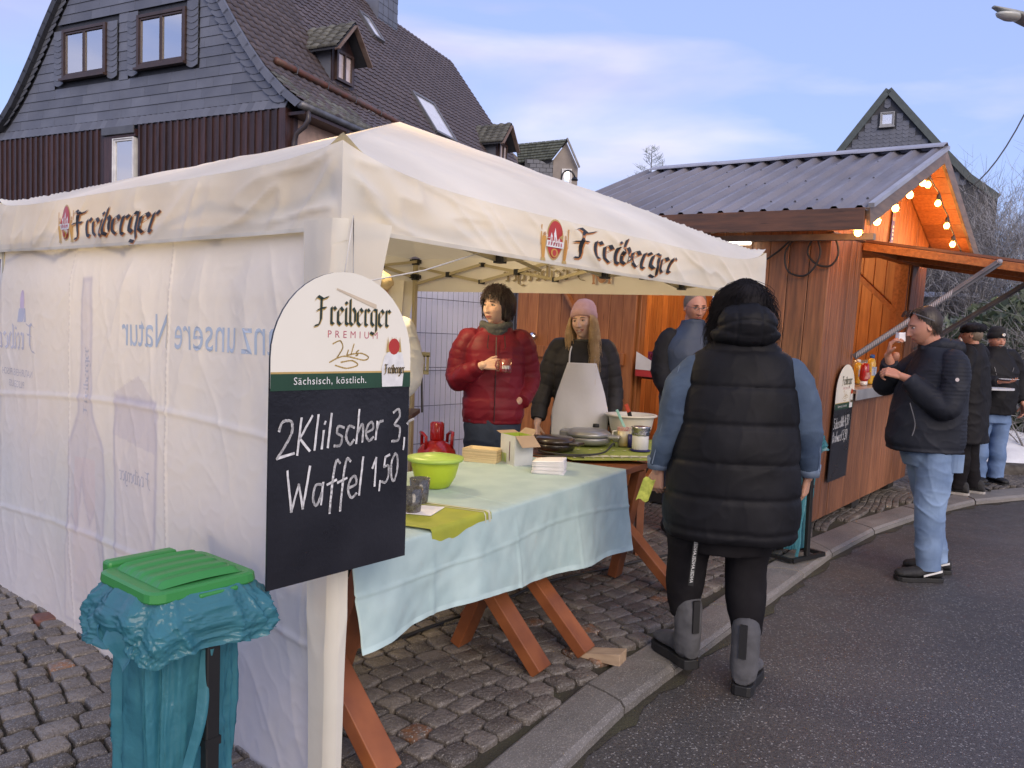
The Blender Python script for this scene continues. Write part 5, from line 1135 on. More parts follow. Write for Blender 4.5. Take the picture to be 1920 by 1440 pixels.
for c in (1.06, 2.0): blend(np.exp(-((yy - c) / .005) ** 2) * .5 * (np.sin(zz * 240) > -.3), (.52, .5, .55))
ca = me.color_attributes.new('print', 'FLOAT_COLOR', 'POINT'); ca.data.foreach_set('color', np.concatenate([colr, np.ones((len(colr), 1))], 1).astype('f').ravel())
link('side_sheet', me, tent)
def shf(y, z, l): p = sheet(np.array([(y - .10) / 2.96]), np.array([(z - .015) / (zb_(y) + .03)]), l)[0]; return tuple(p)
pale_blue = mat('through_blue', (.42, .50, .60), (.50, .57, .66), rough=.6, vs=6); pale_d = mat('through_grey', (.46, .47, .56), (.56, .56, .64), rough=.6, vs=6)
text(tent, lambda x, z, l: shf(x, z, l), 'Ganz unsere Natur', .18, 1.42, .19, pale_blue, .0022, 1.0, sx=.85, name='print_through')
brand(tent, lambda x, z, l: shf(x, z, l), 2.46, 1.36, .085, pale_d, False, .0015, .2, wide=.78, name='print_through')
text(tent, shf, 'NATURHERB FRISCH', 2.48, 1.22, .052, pale_d, .0015, name='print_through'); text(tent, shf, 'PILSGENUSS', 2.6, 1.16, .05, pale_d, .0015, name='print_through')
V, F = disc(16, .05, 0, 0, .8, 1.3); decal(tent, 'print_through', V + np.array([2.66, 1.60]), F, mat('through_violet', (.62, .50, .62), rough=.6), shf, .0015)
decal(tent, 'print_through', [(2.58, 1.50), (2.74, 1.50), (2.72, 1.57), (2.60, 1.57)], [(0, 1, 2, 3)], pale_d, shf, .0013)
brand(tent, lambda x, z, l: shf(1.80 + z * 1.0, 1.10 + x, l), 0, -.01, .035, pale_d, False, .0015, .2, wide=.30, name='print_through')
brand(tent, lambda x, z, l: shf(x, z, l), 1.18, .86, .040, pale_d, False, .0015, .2, wide=.28, name='print_through')
# frame
alu = mat('tent_frame', (.40, .34, .20), (.46, .40, .26), rough=.45, metal=.2); joint = mat('black_joint', (.012, .012, .012), rough=.5)
for x, y in ((.055, .055), (TL_ - .05, .055), (.03, TL_ - .03), (TL_ - .04, TL_ - .05)):
    m = MB(); m.bb(x - .016, x + .016, y - .016, y + .016, .02, zt(y) - .01); Lg = m.build('leg', alu, tent, bevel=.003)
    for zc_ in (zb_(y) + .12, zb_(y) + (.245 if x > 1 and y > 1 else .16)):
        m = MB(); m.bb(x - .024, x + .024, y - .024, y + .024, zc_ - .03, zc_ + .02); ix = 1 if x < 1 else -1; iy = 1 if y < 1 else -1; m.bb(x + .018 * ix, x + .06 * ix, y - .010, y + .010, zc_ - .018, zc_ + .012); m.bb(x - .010, x + .010, y + .018 * iy, y + .06 * iy, zc_ - .02, zc_ + .01); m.build('joint', joint, Lg, bevel=.003)
def truss(a, b, zlo, zhi, za=None):
    a = Vector(a); b = Vector(b); n = 4; d = (b - a).normalized(); side = Vector((-d.y, d.x, 0)) * .012
    for i in range(n // 2):
        for sgn, k in ((0, 1), (1, -1)):
            for h in (0, 1):
                pass
    for i in range(n):
        p = a.lerp(b, i / n); q = a.lerp(b, (i + 1) / n); up = (i % 2 == 0)
        for k in (0, 1):
            z0, z1 = (zhi, zlo) if k == 0 else (zlo, zhi)
            m = MB(); m.beam(Vector((p.x, p.y, z0)) + side * (1 - 2 * k), Vector((q.x, q.y, z1)) + side * (1 - 2 * k), .012, .022); m.build('truss_bar', alu, tent)
        c = p.lerp(q, .5); m = MB(); m.bb(c.x - .02, c.x + .02, c.y - .02, c.y + .02, (zlo + zhi) / 2 - .02, (zlo + zhi) / 2 + .02); m.build('joint', joint, tent)
    for i in range(1, n):
        p = a.lerp(b, i / n)
        for z in (zlo, zhi): m = MB(); m.bb(p.x - .018, p.x + .018, p.y - .018, p.y + .018, z - .016, z + .016); m.build('joint', joint, tent)
z0_, z1_ = zb_(TL_) + .11, zb_(TL_) + .24
truss((TL_ - .05, TL_ - .06, 0), (.05, TL_ - .06, 0), z0_, z1_)
truss((TL_ - .05, .08, 0), (TL_ - .05, TL_ - .1, 0), 1.93, 2.06)
truss((.10, .10, 0), (.10, TL_ - .1, 0), 1.83, 1.94)
truss((.10, .10, 0), (TL_ - .10, .10, 0), 1.80, 1.90)
m = MB(); m.tube([(TL_ / 2, TL_ / 2, 2.17), (TL_ / 2, TL_ / 2, PKZ - .03)], .02, 8)
for e in ((.06, TL_ / 2), (TL_ - .06, TL_ / 2), (TL_ / 2, .07), (TL_ / 2, TL_ - .07)): m.beam((e[0] * .9 + .15, e[1] * .9 + .15, 1.98), (TL_ / 2, TL_ / 2, 2.22), .012, .022)
m.build('centre_pole', alu, tent)
tb_ = thing('tent_fill', 'warm lamp hanging under the tent roof', 'lamp', M=TM @ Matrix.Translation((1.3, 1.7, 2.22)))  # added fill lamp with no known source, lifts faces and canopy underside
m = MB(); m.lathe([(.0, -.05), (.03, -.035), (.035, 0), (.02, .03), (.015, .05)], 12); m.build('bulb', emitmat('tent_fill_glow', (1, .72, .38), 8), tb_, True); m = MB(); m.lathe([(.018, .045), (.022, .05), (.02, .1), (.006, .12), (.005, .4)], 10); m.build('socket', joint, tb_, True)  # made-up bulb and socket body for the fill lamp
point('tent_fill_light', (0, 0, -.1), 30, (1, .76, .42), .12, tb_)
# main menu board hung at the corner on strings
BM = Matrix.Translation((-.607, 1.935, .836)) @ Matrix.Rotation(R_(51), 4, 'Z')
b1, fb = aboard('large arched chalk menu board hanging at the near tent corner', BM, .478, .83, [('2Klitscher', .028, .340, .094, .0066, .065, .96), ('3,-', .412, .345, .098, .0066, .04, .80), ('Waffel', .055, .196, .108, .0066, .035, .92), ('1,50', .340, .228, .080, .0062, .08, .86)])
decal(b1, 'tape_strip', [(.20, .78), (.34, .735), (.34, .748), (.20, .785)], [(0, 1, 2, 3)], mat('tape', (.62, .52, .38), rough=.4), fb, .003)
str_m = mat('string', (.62, .60, .55), rough=.8)
ws = MB(); c = BM @ Vector((.26, .003, .80)); c2 = BM @ Vector((.225, .003, .80)); q = TM @ Vector((.02, -.03, 1.84))
ws.tube([tuple(c), tuple(q), tuple(c2)], .0022, 5); tag(ws.build('hanging_string', str_m, None, True), 'short white string loop holding the large menu board at the corner', 'string')
ws = MB(); e = TM @ Vector((.62, .03, 1.80)); ws.tube([tuple(c + Vector((0, -.004, 0))), tuple(c.lerp(e, .5) + Vector((0, 0, -.012))), tuple(e)], .0022, 5); tag(ws.build('guy_string', str_m, None, True), 'longer white string running from the menu board up to the inside of the tent', 'string')
# ================================================================ FENCE WITH TARPAULIN
fa, fbb = Vector((-1.9, 5.9, .05)), Vector((.0, 8.15, .05)); fd = (fbb - fa); fl = fd.length; fz = math.atan2(fd.y, fd.x)
fen = thing('wire_fence', 'grey welded wire site fence panel behind the tent', 'fence', fa, fz)
wirem = mat('fence_wire', (.16, .17, .19), rough=.4, metal=.5)
for i in range(int(fl / .07) + 1): x = i * .07; m = MB(); m.tube([(x, 0, .12), (x, 0, 2.05)], .0028, 4); m.build('wire', wirem, fen)
for i, z in enumerate((.12, .45, .80, 1.13, 1.16, 1.48, 1.80, 2.05)): m = MB(); m.tube([(0, -.004, z), (fl, -.004, z)], .0035, 4); m.build('wire', wirem, fen)
for x in (0, fl): m = MB(); m.tube([(x, 0, 0), (x, 0, 2.1)], .02, 8); m.build('post', wirem, fen)
tp = MB(); tp.grid(lambda u, v: np.stack([fl * (.02 + .99 * u), .05 + .012 * nz(np.stack([u * 3, v * .8, u * 0], 1), 2.2, 3) + .005 * nz(np.stack([u * 3, v * 2, u * 0], 1), 6, 5) + .006 * np.exp(-((v - .55) / .01) ** 2) + .006 * np.exp(-((v - .3) / .01) ** 2), .05 + 2.05 * v], 1), 120, 80)
o = tp.build('tarpaulin', mat('white_tarp', (.70, .69, .76), (.60, .60, .68), rough=.45, vs=2, transl=((.8, .78, .85), .3)), None, True); o.location = fa; o.rotation_euler = (0, 0, fz); tag(o, 'white creased tarpaulin hung behind the wire fence', 'tarpaulin')
# ================================================================ TABLES
TBM = Matrix.Translation((-.499, 2.404, .0)) @ Matrix.Rotation(R_(90 - 31.15), 4, 'Z')
def tw(x, y, z=0): return TBM @ Vector((x, y, z))
wood_t = mat('trestle_wood', (.28, .092, .030), (.16, .048, .017), rough=.42, vs=5, bump=.25, bs=22, bd=.004, objvar=.15, wave=(5, .5))
def table(label, x0, x1, y0, y1, xs, feet, group=None, M=TBM):
    t = thing('trestle_table', label, 'table', M=M @ Matrix.Translation((x0, y0, 0)), group=group); n = 6; w_ = (y1 - y0) / n
    for i in range(n): m = MB(); m.bb(0, x1 - x0, i * w_ + .003, (i + 1) * w_ - .003, .755, .788); m.build('plank', wood_t, t, bevel=.003)
    for xi, (fa_, fb_) in zip(xs, feet):
        x = xi - x0
        for (ya, yb, dx) in ((fa_, y0 + .46, 0), (fb_, y0 + .05, .062)):
            m = MB(); m.beam((x + dx, ya - y0, .075), (x + dx, yb - y0, .74), .055, .105, up=(1, 0, 0)); m.build('leg', wood_t, t, bevel=.004)
    m = MB(); zc = .44; m.beam((xs[0] - x0, .17, zc), (xs[-1] - x0, .17, zc), .05, .10); m.build('stretcher', wood_t, t, bevel=.004)
    return t
table('brown trestle table fully under the aqua cloth, nearest the tent corner', .03, 1.33, .0, .70, (.10, 1.08), ((-.10, .28), (-.13, .34)))
table('brown trestle table further back whose wooden end pokes out past the aqua cloth', 1.36, 2.58, .0, .80, (1.38, 2.50), ((-.20, .50), (-.24, .18)))
tc_ = thing('rear_table', 'table under the green patterned cloth carrying the waffle irons', 'table', (.10, 4.98, 0), R_(8))
m = MB(); m.bb(0, .88, .0, .6, .755, .788); m.build('tabletop', wood_t, tc_, bevel=.004)
for x, y in ((.05, .1), (.8, .1), (.05, .52), (.8, .52)): m = MB(); m.bb(x, x + .05, y, y + .05, .05, .755); m.build('leg', wood_t, tc_)
wd = thing('wooden_wedge', 'pale wooden wedge under the foot of the second trestle leg at the kerb', 'wedge', tw(1.40, -.26, .055), R_(-28))
m = MB(); m.prism([(-.13, 0), (.11, 0), (.11, .055), (-.13, .012)], -.045, .045); m.build('block', mat('pale_wood', (.45, .33, .22), (.34, .24, .16), rough=.7, vs=7, stretch=(1, 6, 6)), wd, bevel=.002)
# aqua tablecloth: top plus skirts as one draped sheet in table coordinates
aqua = mat('aqua_cloth', (.40, .54, .54), (.48, .62, .61), rough=.55, vs=9, bump=.35, bs=16, bd=.004, sheen=.1, spec=.35, transl=((.4, .62, .62), .12))
LX = 2.17; 
def bot(x): return np.interp(x, [-.02, .36, .66, .94, 1.42, 1.77, 2.17], [.50, .505, .50, .46, .42, .385, .36])
def cloth(u, v):
    # u along 0..1 ; v 0..1: 0 = back edge, .62 = front edge, 1 = bottom hem
    on = v < .6; y = np.where(on, .80 * (1 - v / .6), -.022); x0_ = -.01 + .22 * np.clip(y, 0, 1); x = x0_ + (LX + .01 - x0_) * u; t = np.clip((v - .6) / .4, 0, 1)
    zt_ = .803 + .0022 * nz(np.stack([x * 2, y * 2, y * 0], 1), 3, 6) + .003 * np.exp(-((x - .98 - .15 * y) / .010) ** 2)
    drop = .803 - bot(x); z = np.where(on, zt_, .803 - drop * t)
    fold = .020 * np.sin(x * 8.5 + 1 + .5 * np.sin(x * 3)) * t ** 1.3 + .012 * nz(np.stack([x * 2.2, t * .3, t * 0], 1), 3.4, 12) * t + .004 * nz(np.stack([x * 3 + t * .5, t, t * 0], 1), 7, 14) * np.minimum(1, t * 4)
    fold += .007 * np.exp(-((x - .98) / .009) ** 2) * t + .005 * np.exp(-((x - 1.55) / .012) ** 2) * t + .006 * np.exp(-((x - .40) / .013) ** 2) * t + .006 * np.exp(-((t - .42 - .06 * np.sin(x * 3.2)) / .014) ** 2) * (t > 0)
    yy_ = np.where(on, y, -.022 - .045 * t - fold); r = .015; k = np.exp(-((v - .6) / .012) ** 2); z = z - .004 * k
    z = np.where(t > .985, z - .0, z)
    return np.stack([x, yy_, z], 1)
m = MB(); m.grid(cloth, 240, 120)
def side(u, v):
    y = .80 * (1 - u) - .022 * u; drop = (.803 - .36) * (.55 + .45 * u); x = LX + .012 + .03 * v + .016 * np.sin(y * 14) * v
    return np.stack([x, y - .045 * v * u, .803 - drop * v], 1)
m.grid(side, 50, 30)
o = m.build('tablecloth', aqua, None, True); o.matrix_world = TBM; tag(o, 'pale aqua damask tablecloth draped over the front trestle tables', 'tablecloth'); sm2 = o.modifiers.new('s', 'SOLIDIFY'); sm2.thickness = .002
m = MB(); m.grid(lambda u, v: (lambda P: P + np.array([0, -.0025, 0]))(cloth(u, .975 + .025 * v)), 200, 3); m.build('hem', mat('aqua_hem', (.52, .68, .67), rough=.6), o, True)
# green patterned cloth
gcm = mat('green_cloth', (.30, .34, .07), (.24, .30, .06), rough=.7, vs=12); gcl = mat('cream_stripe', (.62, .62, .48), rough=.7)
gq = [Vector((.37, 4.47, .812)), Vector((.86, 4.55, .812)), Vector((1.03, 5.55, .812)), Vector((.02, 5.60, .812))]
def gfn(u, v):
    a = [gq[0].lerp(gq[1], float(i)) for i in u]; b = [gq[3].lerp(gq[2], float(i)) for i in u]
    return np.array([tuple(p.lerp(q, float(j))) for p, q, j in zip(a, b, v)]) + np.array([0, 0, 1.0]) * (.0015 * nz(np.stack([u, v, v], 1), 6, 2))[:, None]
m = MB(); m.grid(gfn, 24, 40); m.add([gq[0], gq[3], gq[3] + Vector((0, 0, -.06)), gq[0] + Vector((0, 0, -.004))], [(0, 1, 2, 3)]); GC = tag(m.build('green_tablecloth', gcm, None, True), 'green cloth with cream star border under the waffle irons', 'tablecloth'); sm2 = GC.modifiers.new('s', 'SOLIDIFY'); sm2.thickness = .002
GCb = MB(); GCb.grid(lambda u, v: gfn(u, .09 + .06 * v) + np.array([0, 0, .004]), 20, 3); GCb.build('border_stripe', gcl, GC)
for i in range(9):
    for vv in (.045, .12, .35):
        u_ = (i + .5) / 9; P = [tuple(gfn(np.array([u_ + .022 * r * math.cos(a)]), np.array([vv + .020 * r * math.sin(a)]))[0] + np.array([0, 0, .006])) for a, r in [(2 * math.pi * k / 10, 1 if k % 2 == 0 else .4) for k in range(10)]]
        m = MB(); m.add(P, [tuple(range(10))]); m.build('star', gcl if vv != .12 else gcm, GC)
# ---- goods on the tables
def on(t_, x, y, z=.806, rz=0): return Matrix.Translation(tw(x, y, z)) @ Matrix.Rotation(rz, 4, 'Z')
lime = mat('lime_plastic', (.48, .60, .035), (.42, .56, .03), rough=.35, spec=.5, transl=((.7, .8, .1), .15)); limel = mat('lime_lid', (.40, .58, .10), rough=.4)
bw = thing('lidded_bowl', 'lime green plastic mixing bowl with lid on the aqua cloth', 'bowl', M=on(0, 1.05, .45))
m = MB(); m.lathe([(.0, .0), (.055, .0), (.07, .008), (.095, .05), (.108, .10), (.112, .128), (.118, .132)], 40); m.build('bowl', lime, bw, True)
m = MB(); m.lathe([(.128, .126), (.132, .134), (.130, .142), (.10, .146), (.085, .150), (.055, .151), (.05, .156), (0, .156)], 40); m.build('lid', limel, bw, True)
trs = thing('tray_stack', 'stack of pale wooden snack trays between the lime bowl and the green carton', 'tray stack', M=on(0, 1.84, .70, rz=R_(-20)))
traym = mat('tray_wood', (.66, .53, .32), (.56, .44, .26), rough=.7, vs=10, objvar=.12, stretch=(1, 8, 8))
for i in range(12):
    m = MB(); z = i * .0052; a, b = .105, .065
    m.loft([[(-a * k, -b * k, z + h), (a * k, -b * k, z + h), (a * k, b * k, z + h), (-a * k, b * k, z + h)] for k, h in ((.90, 0), (1.0, .018), (.985, .018), (.89, .003))], caps=True); m.build('tray', traym, trs)
gb = thing('napkin_carton', 'open green and white carton with raised flaps behind the napkins', 'carton', M=on(0, 1.90, .52, rz=R_(-58)))
gcn = mat('carton_green', (.38, .52, .06), rough=.5); wcn = mat('carton_white', (.62, .64, .64), rough=.55); brn = mat('cardboard_inside', (.42, .31, .22), rough=.8)
m = MB(); h = .165; a, b = .075, .06; m.add([(-a, -b, 0), (a, -b, 0), (a, b, 0), (-a, b, 0), (-a, -b, h), (a, -b, h), (a, b, h), (-a, b, h)], [(0, 1, 5, 4), (1, 2, 6, 5), (2, 3, 7, 6), (3, 0, 4, 7), (0, 3, 2, 1)], [1, 1, 0, 0, 0]); o = m.build('box', [gcn, wcn], gb)
for pts, mm in (([(a, -b, h), (a, b, h), (a + .075, b, h - .055), (a + .075, -b, h - .055)], brn), ([(-a, -b, h), (-a, b, h), (-a - .05, b, h + .01), (-a - .05, -b, h + .01)], brn), ([(-a, b, h), (a, b, h), (a - .02, b + .03, h + .03), (-a + .02, b + .03, h + .03)], brn)):
    m = MB(); m.add(pts, [(0, 1, 2, 3)]); o = m.build('flap', mm, gb); s_ = o.modifiers.new('s', 'SOLIDIFY'); s_.thickness = .002
fnc = lambda x, z, l: (x, -b - l, z)
for i in range(4): decal(gb, 'fork_mark', [(-.06 + i * .014, .01), (-.052 + i * .014, .01), (-.052 + i * .014, .06), (-.06 + i * .014, .06)], [(0, 1, 2, 3)], gcn, fnc)
decal(gb, 'print_bar', [(.02, .02), (.027, .02), (.027, .13), (.02, .13)], [(0, 1, 2, 3)], mat('plum', (.12, .03, .09), rough=.5), fnc)
np_ = thing('napkin_stack', 'thick stack of white paper napkins at the front of the aqua table', 'napkins', M=on(0, 1.79, .25, rz=R_(-10)))
napm = mat('napkin_paper', (.80, .79, .82), (.74, .73, .76), rough=.9, vs=6)
for i in range(13):
    z = i * .0048; m = MB(); dx, dy = random.uniform(-.004, .004), random.uniform(-.004, .004); a, b_ = .082, .080; 
    m.grid(lambda u, v: np.stack([-a + 2 * a * u + dx, -b_ + 2 * b_ * v + dy, z + .0035 + .0035 * np.sin(u * 3 + i) * v + .002 * i * .35 * u], 1), 6, 6); o = m.build('napkin', napm, np_, True); s_ = o.modifiers.new('s', 'SOLIDIFY'); s_.thickness = .0042; s_.offset = -1
# waffle irons
def iron(label, M, c1, c2, knob):
    t = thing('waffle_iron', label, 'waffle iron', M=M)
    prof2 = lambda r, sx=1: [(r * math.cos(a) * sx, r * math.sin(a)) for a in np.linspace(0, 2 * math.pi, 24, endpoint=False)]
    m = MB(); m.lathe([(.0, 0), (.10, 0), (.125, .012), (.130, .035), (.126, .042)], 28); m.build('base', c2, t, True)
    m = MB(); m.lathe([(.124, .046), (.130, .052), (.128, .066), (.105, .082), (.0, .086)], 28); LD = m.build('lid', c1, t, True)
    m = MB(); m.bb(-.05, .05, -.185, -.115, .038, .058); m.build('handle', c2, t, bevel=.008)
    m = MB(); m.bb(-.06, .06, .10, .16, .0, .075); m.build('hinge_housing', c2, t, bevel=.008)
    if knob: m = MB(); m.lathe([(.0, .11), (.018, .108), (.02, .088), (.0, .086)], 14, (.08, -.03, 0)); m.build('knob', joint, t, True)
    m = MB(); m.lathe([(0, 0), (.012, 0), (.012, .01)], 8, (.08, -.08, -.006)); m.build('foot', joint, t)
    return t
blk = mat('black_gloss', (.015, .013, .013), (.04, .022, .016), rough=.3, vs=12, coat=.3); silv = mat('silver_plastic', (.34, .34, .34), (.28, .28, .29), rough=.32, metal=.5)
iron('black round waffle iron closest to the green carton', Matrix.Translation((.28, 4.80, .822)) @ Matrix.Rotation(R_(60), 4, 'Z') @ Matrix.Scale(1.0, 4), blk, blk, False)
iron('silver waffle iron with dark knob behind the black one', Matrix.Translation((.52, 5.12, .825)) @ Matrix.Rotation(R_(75), 4, 'Z') @ Matrix.Scale(1.15, 4), silv, silv, True)
m = MB(); m.tube(smooth([(.18, 4.72, .824), (.24, 4.62, .826), (.36, 4.58, .824), (.50, 4.62, .824), (.58, 4.70, .83), (.62, 4.84, .83), (.66, 4.9, .86), (.68, 5.0, .83)]), .006, 6); tag(m.build('power_cord', cabm, None, True), 'black power cord curling in front of the waffle irons', 'cord')
m = MB(); m.tube(smooth([(.12, 4.62, .81), (.20, 4.55, .815), (.32, 4.56, .82), (.44, 4.52, .822)]), .005, 6); tag(m.build('power_cord', cabm, None, True), 'shorter black cord lying across the green cloth edge', 'cord')
whp = mat('cream_plastic', (.72, .68, .58), (.66, .62, .52), rough=.4)
bb_ = thing('mixing_bowl', 'large cream mixing bowl full of batter on the green cloth', 'bowl', (.84, 5.38, .818))
m = MB(); m.lathe([(.10, 0), (.115, .01), (.145, .10), (.158, .17), (.162, .178), (.178, .176), (.181, .186), (.176, .19), (.156, .188), (.150, .165), (.14, .16), (.0, .16)], 40); m.build('bowl', whp, bb_, True)
m = MB(); m.lathe([(.149, .162), (.09, .168), (.0, .165)], 30); m.build('batter', mat('batter', (.68, .52, .34), rough=.6), bb_, True)
sp = thing('spatula', 'teal handled spatula leaning out of the patterned mug', 'spatula', (.76, 5.14, .9))
m = MB(); m.beam((.02, 0, 0), (-.055, .01, .155), .007, .018); m.build('handle', mat('teal_plastic', (.30, .58, .52), rough=.4), sp, bevel=.003)
sp = thing('spatula', 'red and black handled spatula standing in the cream mixing bowl', 'spatula', (.82, 5.38, .96))
m = MB(); m.beam((.02, 0, .0), (.005, .01, .06), .01, .03); m.build('blade', joint, sp, bevel=.003); m = MB(); m.beam((.005, .01, .06), (-.02, .01, .115), .01, .028); m.build('handle', mat('red_plastic', (.55, .06, .02), rough=.35), sp, bevel=.003)
mg = thing('mug', 'white and yellow patterned mug beside the foil covered jar', 'mug', (.755, 5.12, .815))
m = MB(); m.lathe([(.0, .002), (.032, 0), (.037, .012), (.044, .125), (.041, .125), (.034, .02), (0, .012)], 24); m.build('body', mat('mug_glaze', (.70, .66, .55), (.72, .52, .15), rough=.25, vs=9), mg, True)
m = MB(); m.tube([(-.042, 0, .10), (-.07, 0, .10), (-.078, 0, .065), (-.064, 0, .035), (-.037, 0, .03)], .006, 8); m.build('handle', mat('white_glaze', (.7, .68, .62), rough=.25), mg, True)
m = MB(); m.lathe([(.0442, .105), (.0452, .126)], 24); m.build('rim_pattern', mat('rim_check', (.45, .10, .12), (.6, .5, .4), rough=.4, vs=70), mg)
cs_ = MB(); cs_.lathe([(0, 0), (.066, 0), (.068, .004), (.0, .006)], 24, (.835, 4.93, .816)); tag(cs_.build('coaster', mat('navy_felt', (.03, .03, .14), rough=.9), None, True), 'dark blue round coaster under the foil covered jar', 'coaster')
jr = thing('foil_jar', 'white jar topped with crumpled aluminium foil on a blue coaster', 'jar', (.835, 4.93, .823))
m = MB(); m.lathe([(.0, 0), (.048, 0), (.053, .006), (.053, .115), (.048, .125)], 28); m.build('body', mat('white_enamel', (.74, .74, .75), rough=.3, coat=.3), jr, True)
m = MB(); m.lathe([(.056, .092), (.060, .10), (.057, .115), (.062, .125), (.058, .14), (.064, .146), (.03, .150), (0, .147)], 48); v = m.V[0]; v += np.stack([nz(v, 40, 3), nz(v, 40, 4), nz(v, 40, 5)], 1) * .0035; m.build('foil', mat('foil', (.62, .62, .64), rough=.22, metal=1, bump=.5, bs=60, bd=.01), jr, True)
m = MB(); m.lathe([(.0, 0), (.022, 0), (.022, .085), (.0, .085)], 14, (.80, 5.08, .815)); tag(m.build('blue_cup', mat('blue_cup', (.03, .03, .20), rough=.3), None, True), 'small dark blue cup between mug and foil jar', 'cup')
# candle glasses, napkin square, bottle behind the board edge
for x, y, s_, lb in ((.56, .19, 1.0, 'front smoked candle glass half hidden by the menu board'), (.72, .28, 1.05, 'rear smoked candle glass peeking above the front one')):
    g = thing('candle_glass', lb, 'candle glass', M=on(0, x, y, .812), group='smoked candle glasses'); m = MB()
    m.lathe([(.0, .0), (.030 * s_, 0), (.034 * s_, .01), (.041 * s_, .098 * s_), (.038 * s_, .098 * s_), (.032 * s_, .014), (.0, .012)], 24); m.build('glass', mat('smoked_glass', (.05, .052, .055), (.12, .12, .12), rough=.15, vs=60, spec=.8, alpha=.86), g, True)
    m = MB(); m.lathe([(.026, .013), (.026, .035), (0, .036)], 16); m.build('candle', mat('wax', (.6, .5, .35), rough=.6, emit=((1, .35, .06), .25)), g, True)
m = MB(); m.lathe([(.0, 0), (.032, 0), (.035, .01), (.035, .09), (.018, .12), (.015, .135), (.0, .14)], 18, tuple(tw(.95, .62, .806))); tag(m.build('squeeze_bottle', mat('tan_bottle', (.62, .45, .18), rough=.3), None, True), 'tan sauce bottle just behind the right edge of the large menu board', 'bottle')
nq = [(.42, .40), (.86, .34), (.80, -.02), (.34, -.02)]
gn = MB(); gn.grid(lambda u, v: (lambda A, B: np.stack([A[:, 0], np.maximum(A[:, 1], -.026), np.where(A[:, 1] > -.022, .812, .812 - (-.022 - A[:, 1]))], 1))(*(lambda P: (P, 0))(np.stack([.34 + .50 * (u * .8 + .15 * v), .34 - .62 * v * (1 - .0 * u) + .22 * (u * 0 + np.abs(u - .62) * v), u * 0], 1))), 40, 40)
o = gn.build('paper_mat', mat('olive_paper', (.36, .38, .04), (.30, .33, .04), rough=.7, vs=14), None, True); o.matrix_world = TBM @ Matrix.Translation((0, -.003, 0)); tag(o, 'olive green paper placemat hanging over the front table edge below the candle glasses', 'placemat')
for k, (w0, w1, mm) in enumerate(((.02, .06, 'cream_stripe'), (.10, .12, 'cream_stripe'))):
    g2 = MB(); g2.grid(lambda u, v: (lambda A: np.stack([A[:, 0], np.maximum(A[:, 1], -.026) - .002, np.where(A[:, 1] > -.022, .8135, .812 - (-.022 - A[:, 1]))], 1))(np.stack([.34 + .50 * ((1 - w0 - (w1 - w0) * u) * .8 + .15 * v), .34 - .62 * v + .22 * np.abs((1 - w0 - (w1 - w0) * u) - .62) * v, u * 0], 1)), 4, 40); g2.build('stripe', gcl, o, True)
    g2 = MB(); g2.grid(lambda u, v: (lambda A: np.stack([A[:, 0], np.maximum(A[:, 1], -.026) - .002, np.where(A[:, 1] > -.022, .8135, .812 - (-.022 - A[:, 1]))], 1))(np.stack([.34 + .50 * (u * .8 + .15 * (1 - w0 - (w1 - w0) * v)), .34 - .62 * (1 - w0 - (w1 - w0) * v) + .22 * np.abs(u - .62) * (1 - w0), u * 0], 1)), 40, 4); g2.build('stripe', gcl, o, True)
m = MB(); m.bb(-.07, .09, -.06, .07, 0, .002); o = m.build('white_napkin', napm, None); o.matrix_world = TBM @ Matrix.Translation((.60, .17, .8145)) @ Matrix.Rotation(.3, 4, 'Z'); tag(o, 'white paper napkin flat under the front candle glass', 'napkin')
# gas bottle
gz_ = thing('gas_bottle', 'red gas bottle with carrying collar beside the wire fence', 'gas bottle', (-.60, 6.3, .09))
rdm = mat('red_enamel', (.48, .012, .010), (.40, .01, .01), rough=.25, coat=.5, vs=5)
m = MB(); m.lathe([(.13, 0), (.155, .02), (.165, .06), (.165, .42), (.155, .48), (.12, .53), (.06, .56), (.05, .57)], 36); m.build('body', rdm, gz_, True)
m = MB(); m.lathe([(.055, .56), (.058, .58), (.058, .70), (.045, .715), (0, .718)], 24); m.build('valve_cap', rdm, gz_, True)
for a0 in (200, 20):
    m = MB(); m.tube([(.13 * math.cos(R_(a)), .13 * math.sin(R_(a)), z) for a, z in ((a0 - 35, .50), (a0 - 33, .60), (a0 - 15, .625), (a0 + 15, .625), (a0 + 33, .60), (a0 + 35, .50))], .014, 8); m.build('collar', rdm, gz_, True)
gfn_ = lambda x, z, l: (.166 * math.sin(x / .166) * 1, -.1665 * math.cos(x / .166) - l, z)
text(gz_, gfn_, 'azko', -.13, .30, .13, joint, .002, sx=1.15); text(gz_, gfn_, 'GAS', .03, .44, .04, whitep, .002)
bn = thing('work_bench', 'dark wooden bench corner with post visible right of the menu board', 'bench', (-.86, 4.75, 0))
m = MB(); m.bb(-.35, .27, -.2, .25, 1.00, 1.03); m.build('top', mat('old_bench', (.08, .04, .028), rough=.6), bn, bevel=.003)
for x, y in ((.14, -.1), (-.3, .2), (-.3, -.15)): m = MB(); m.beam((x + .08, y, .05), (x, y, 1.0), .05, .07, up=(0, 1, 0)); m.build('leg', MATS['old_bench'] if x < 0 else wood_t, bn)
spt = thing('grill_spatula', 'slotted metal grill spatula standing upright in the cook\'s hand by the fence', 'spatula', (-.56, 4.85, 1.02))
m = MB(); m.beam((0, 0, 0), (-.01, 0, .26), .01, .012); m.build('handle', cabm, spt)
m = MB()
for a, b_ in ((-.035, -.025), (-.018, -.008), (0, .008), (.018, .035)): m.bb(a, b_, -.002, .002, .26, .36)
m.bb(-.035, .035, -.002, .002, .24, .265); m.bb(-.04, .04, -.002, .002, .35, .38); m.build('blade', mat('olive_metal', (.36, .33, .20), rough=.4), spt)
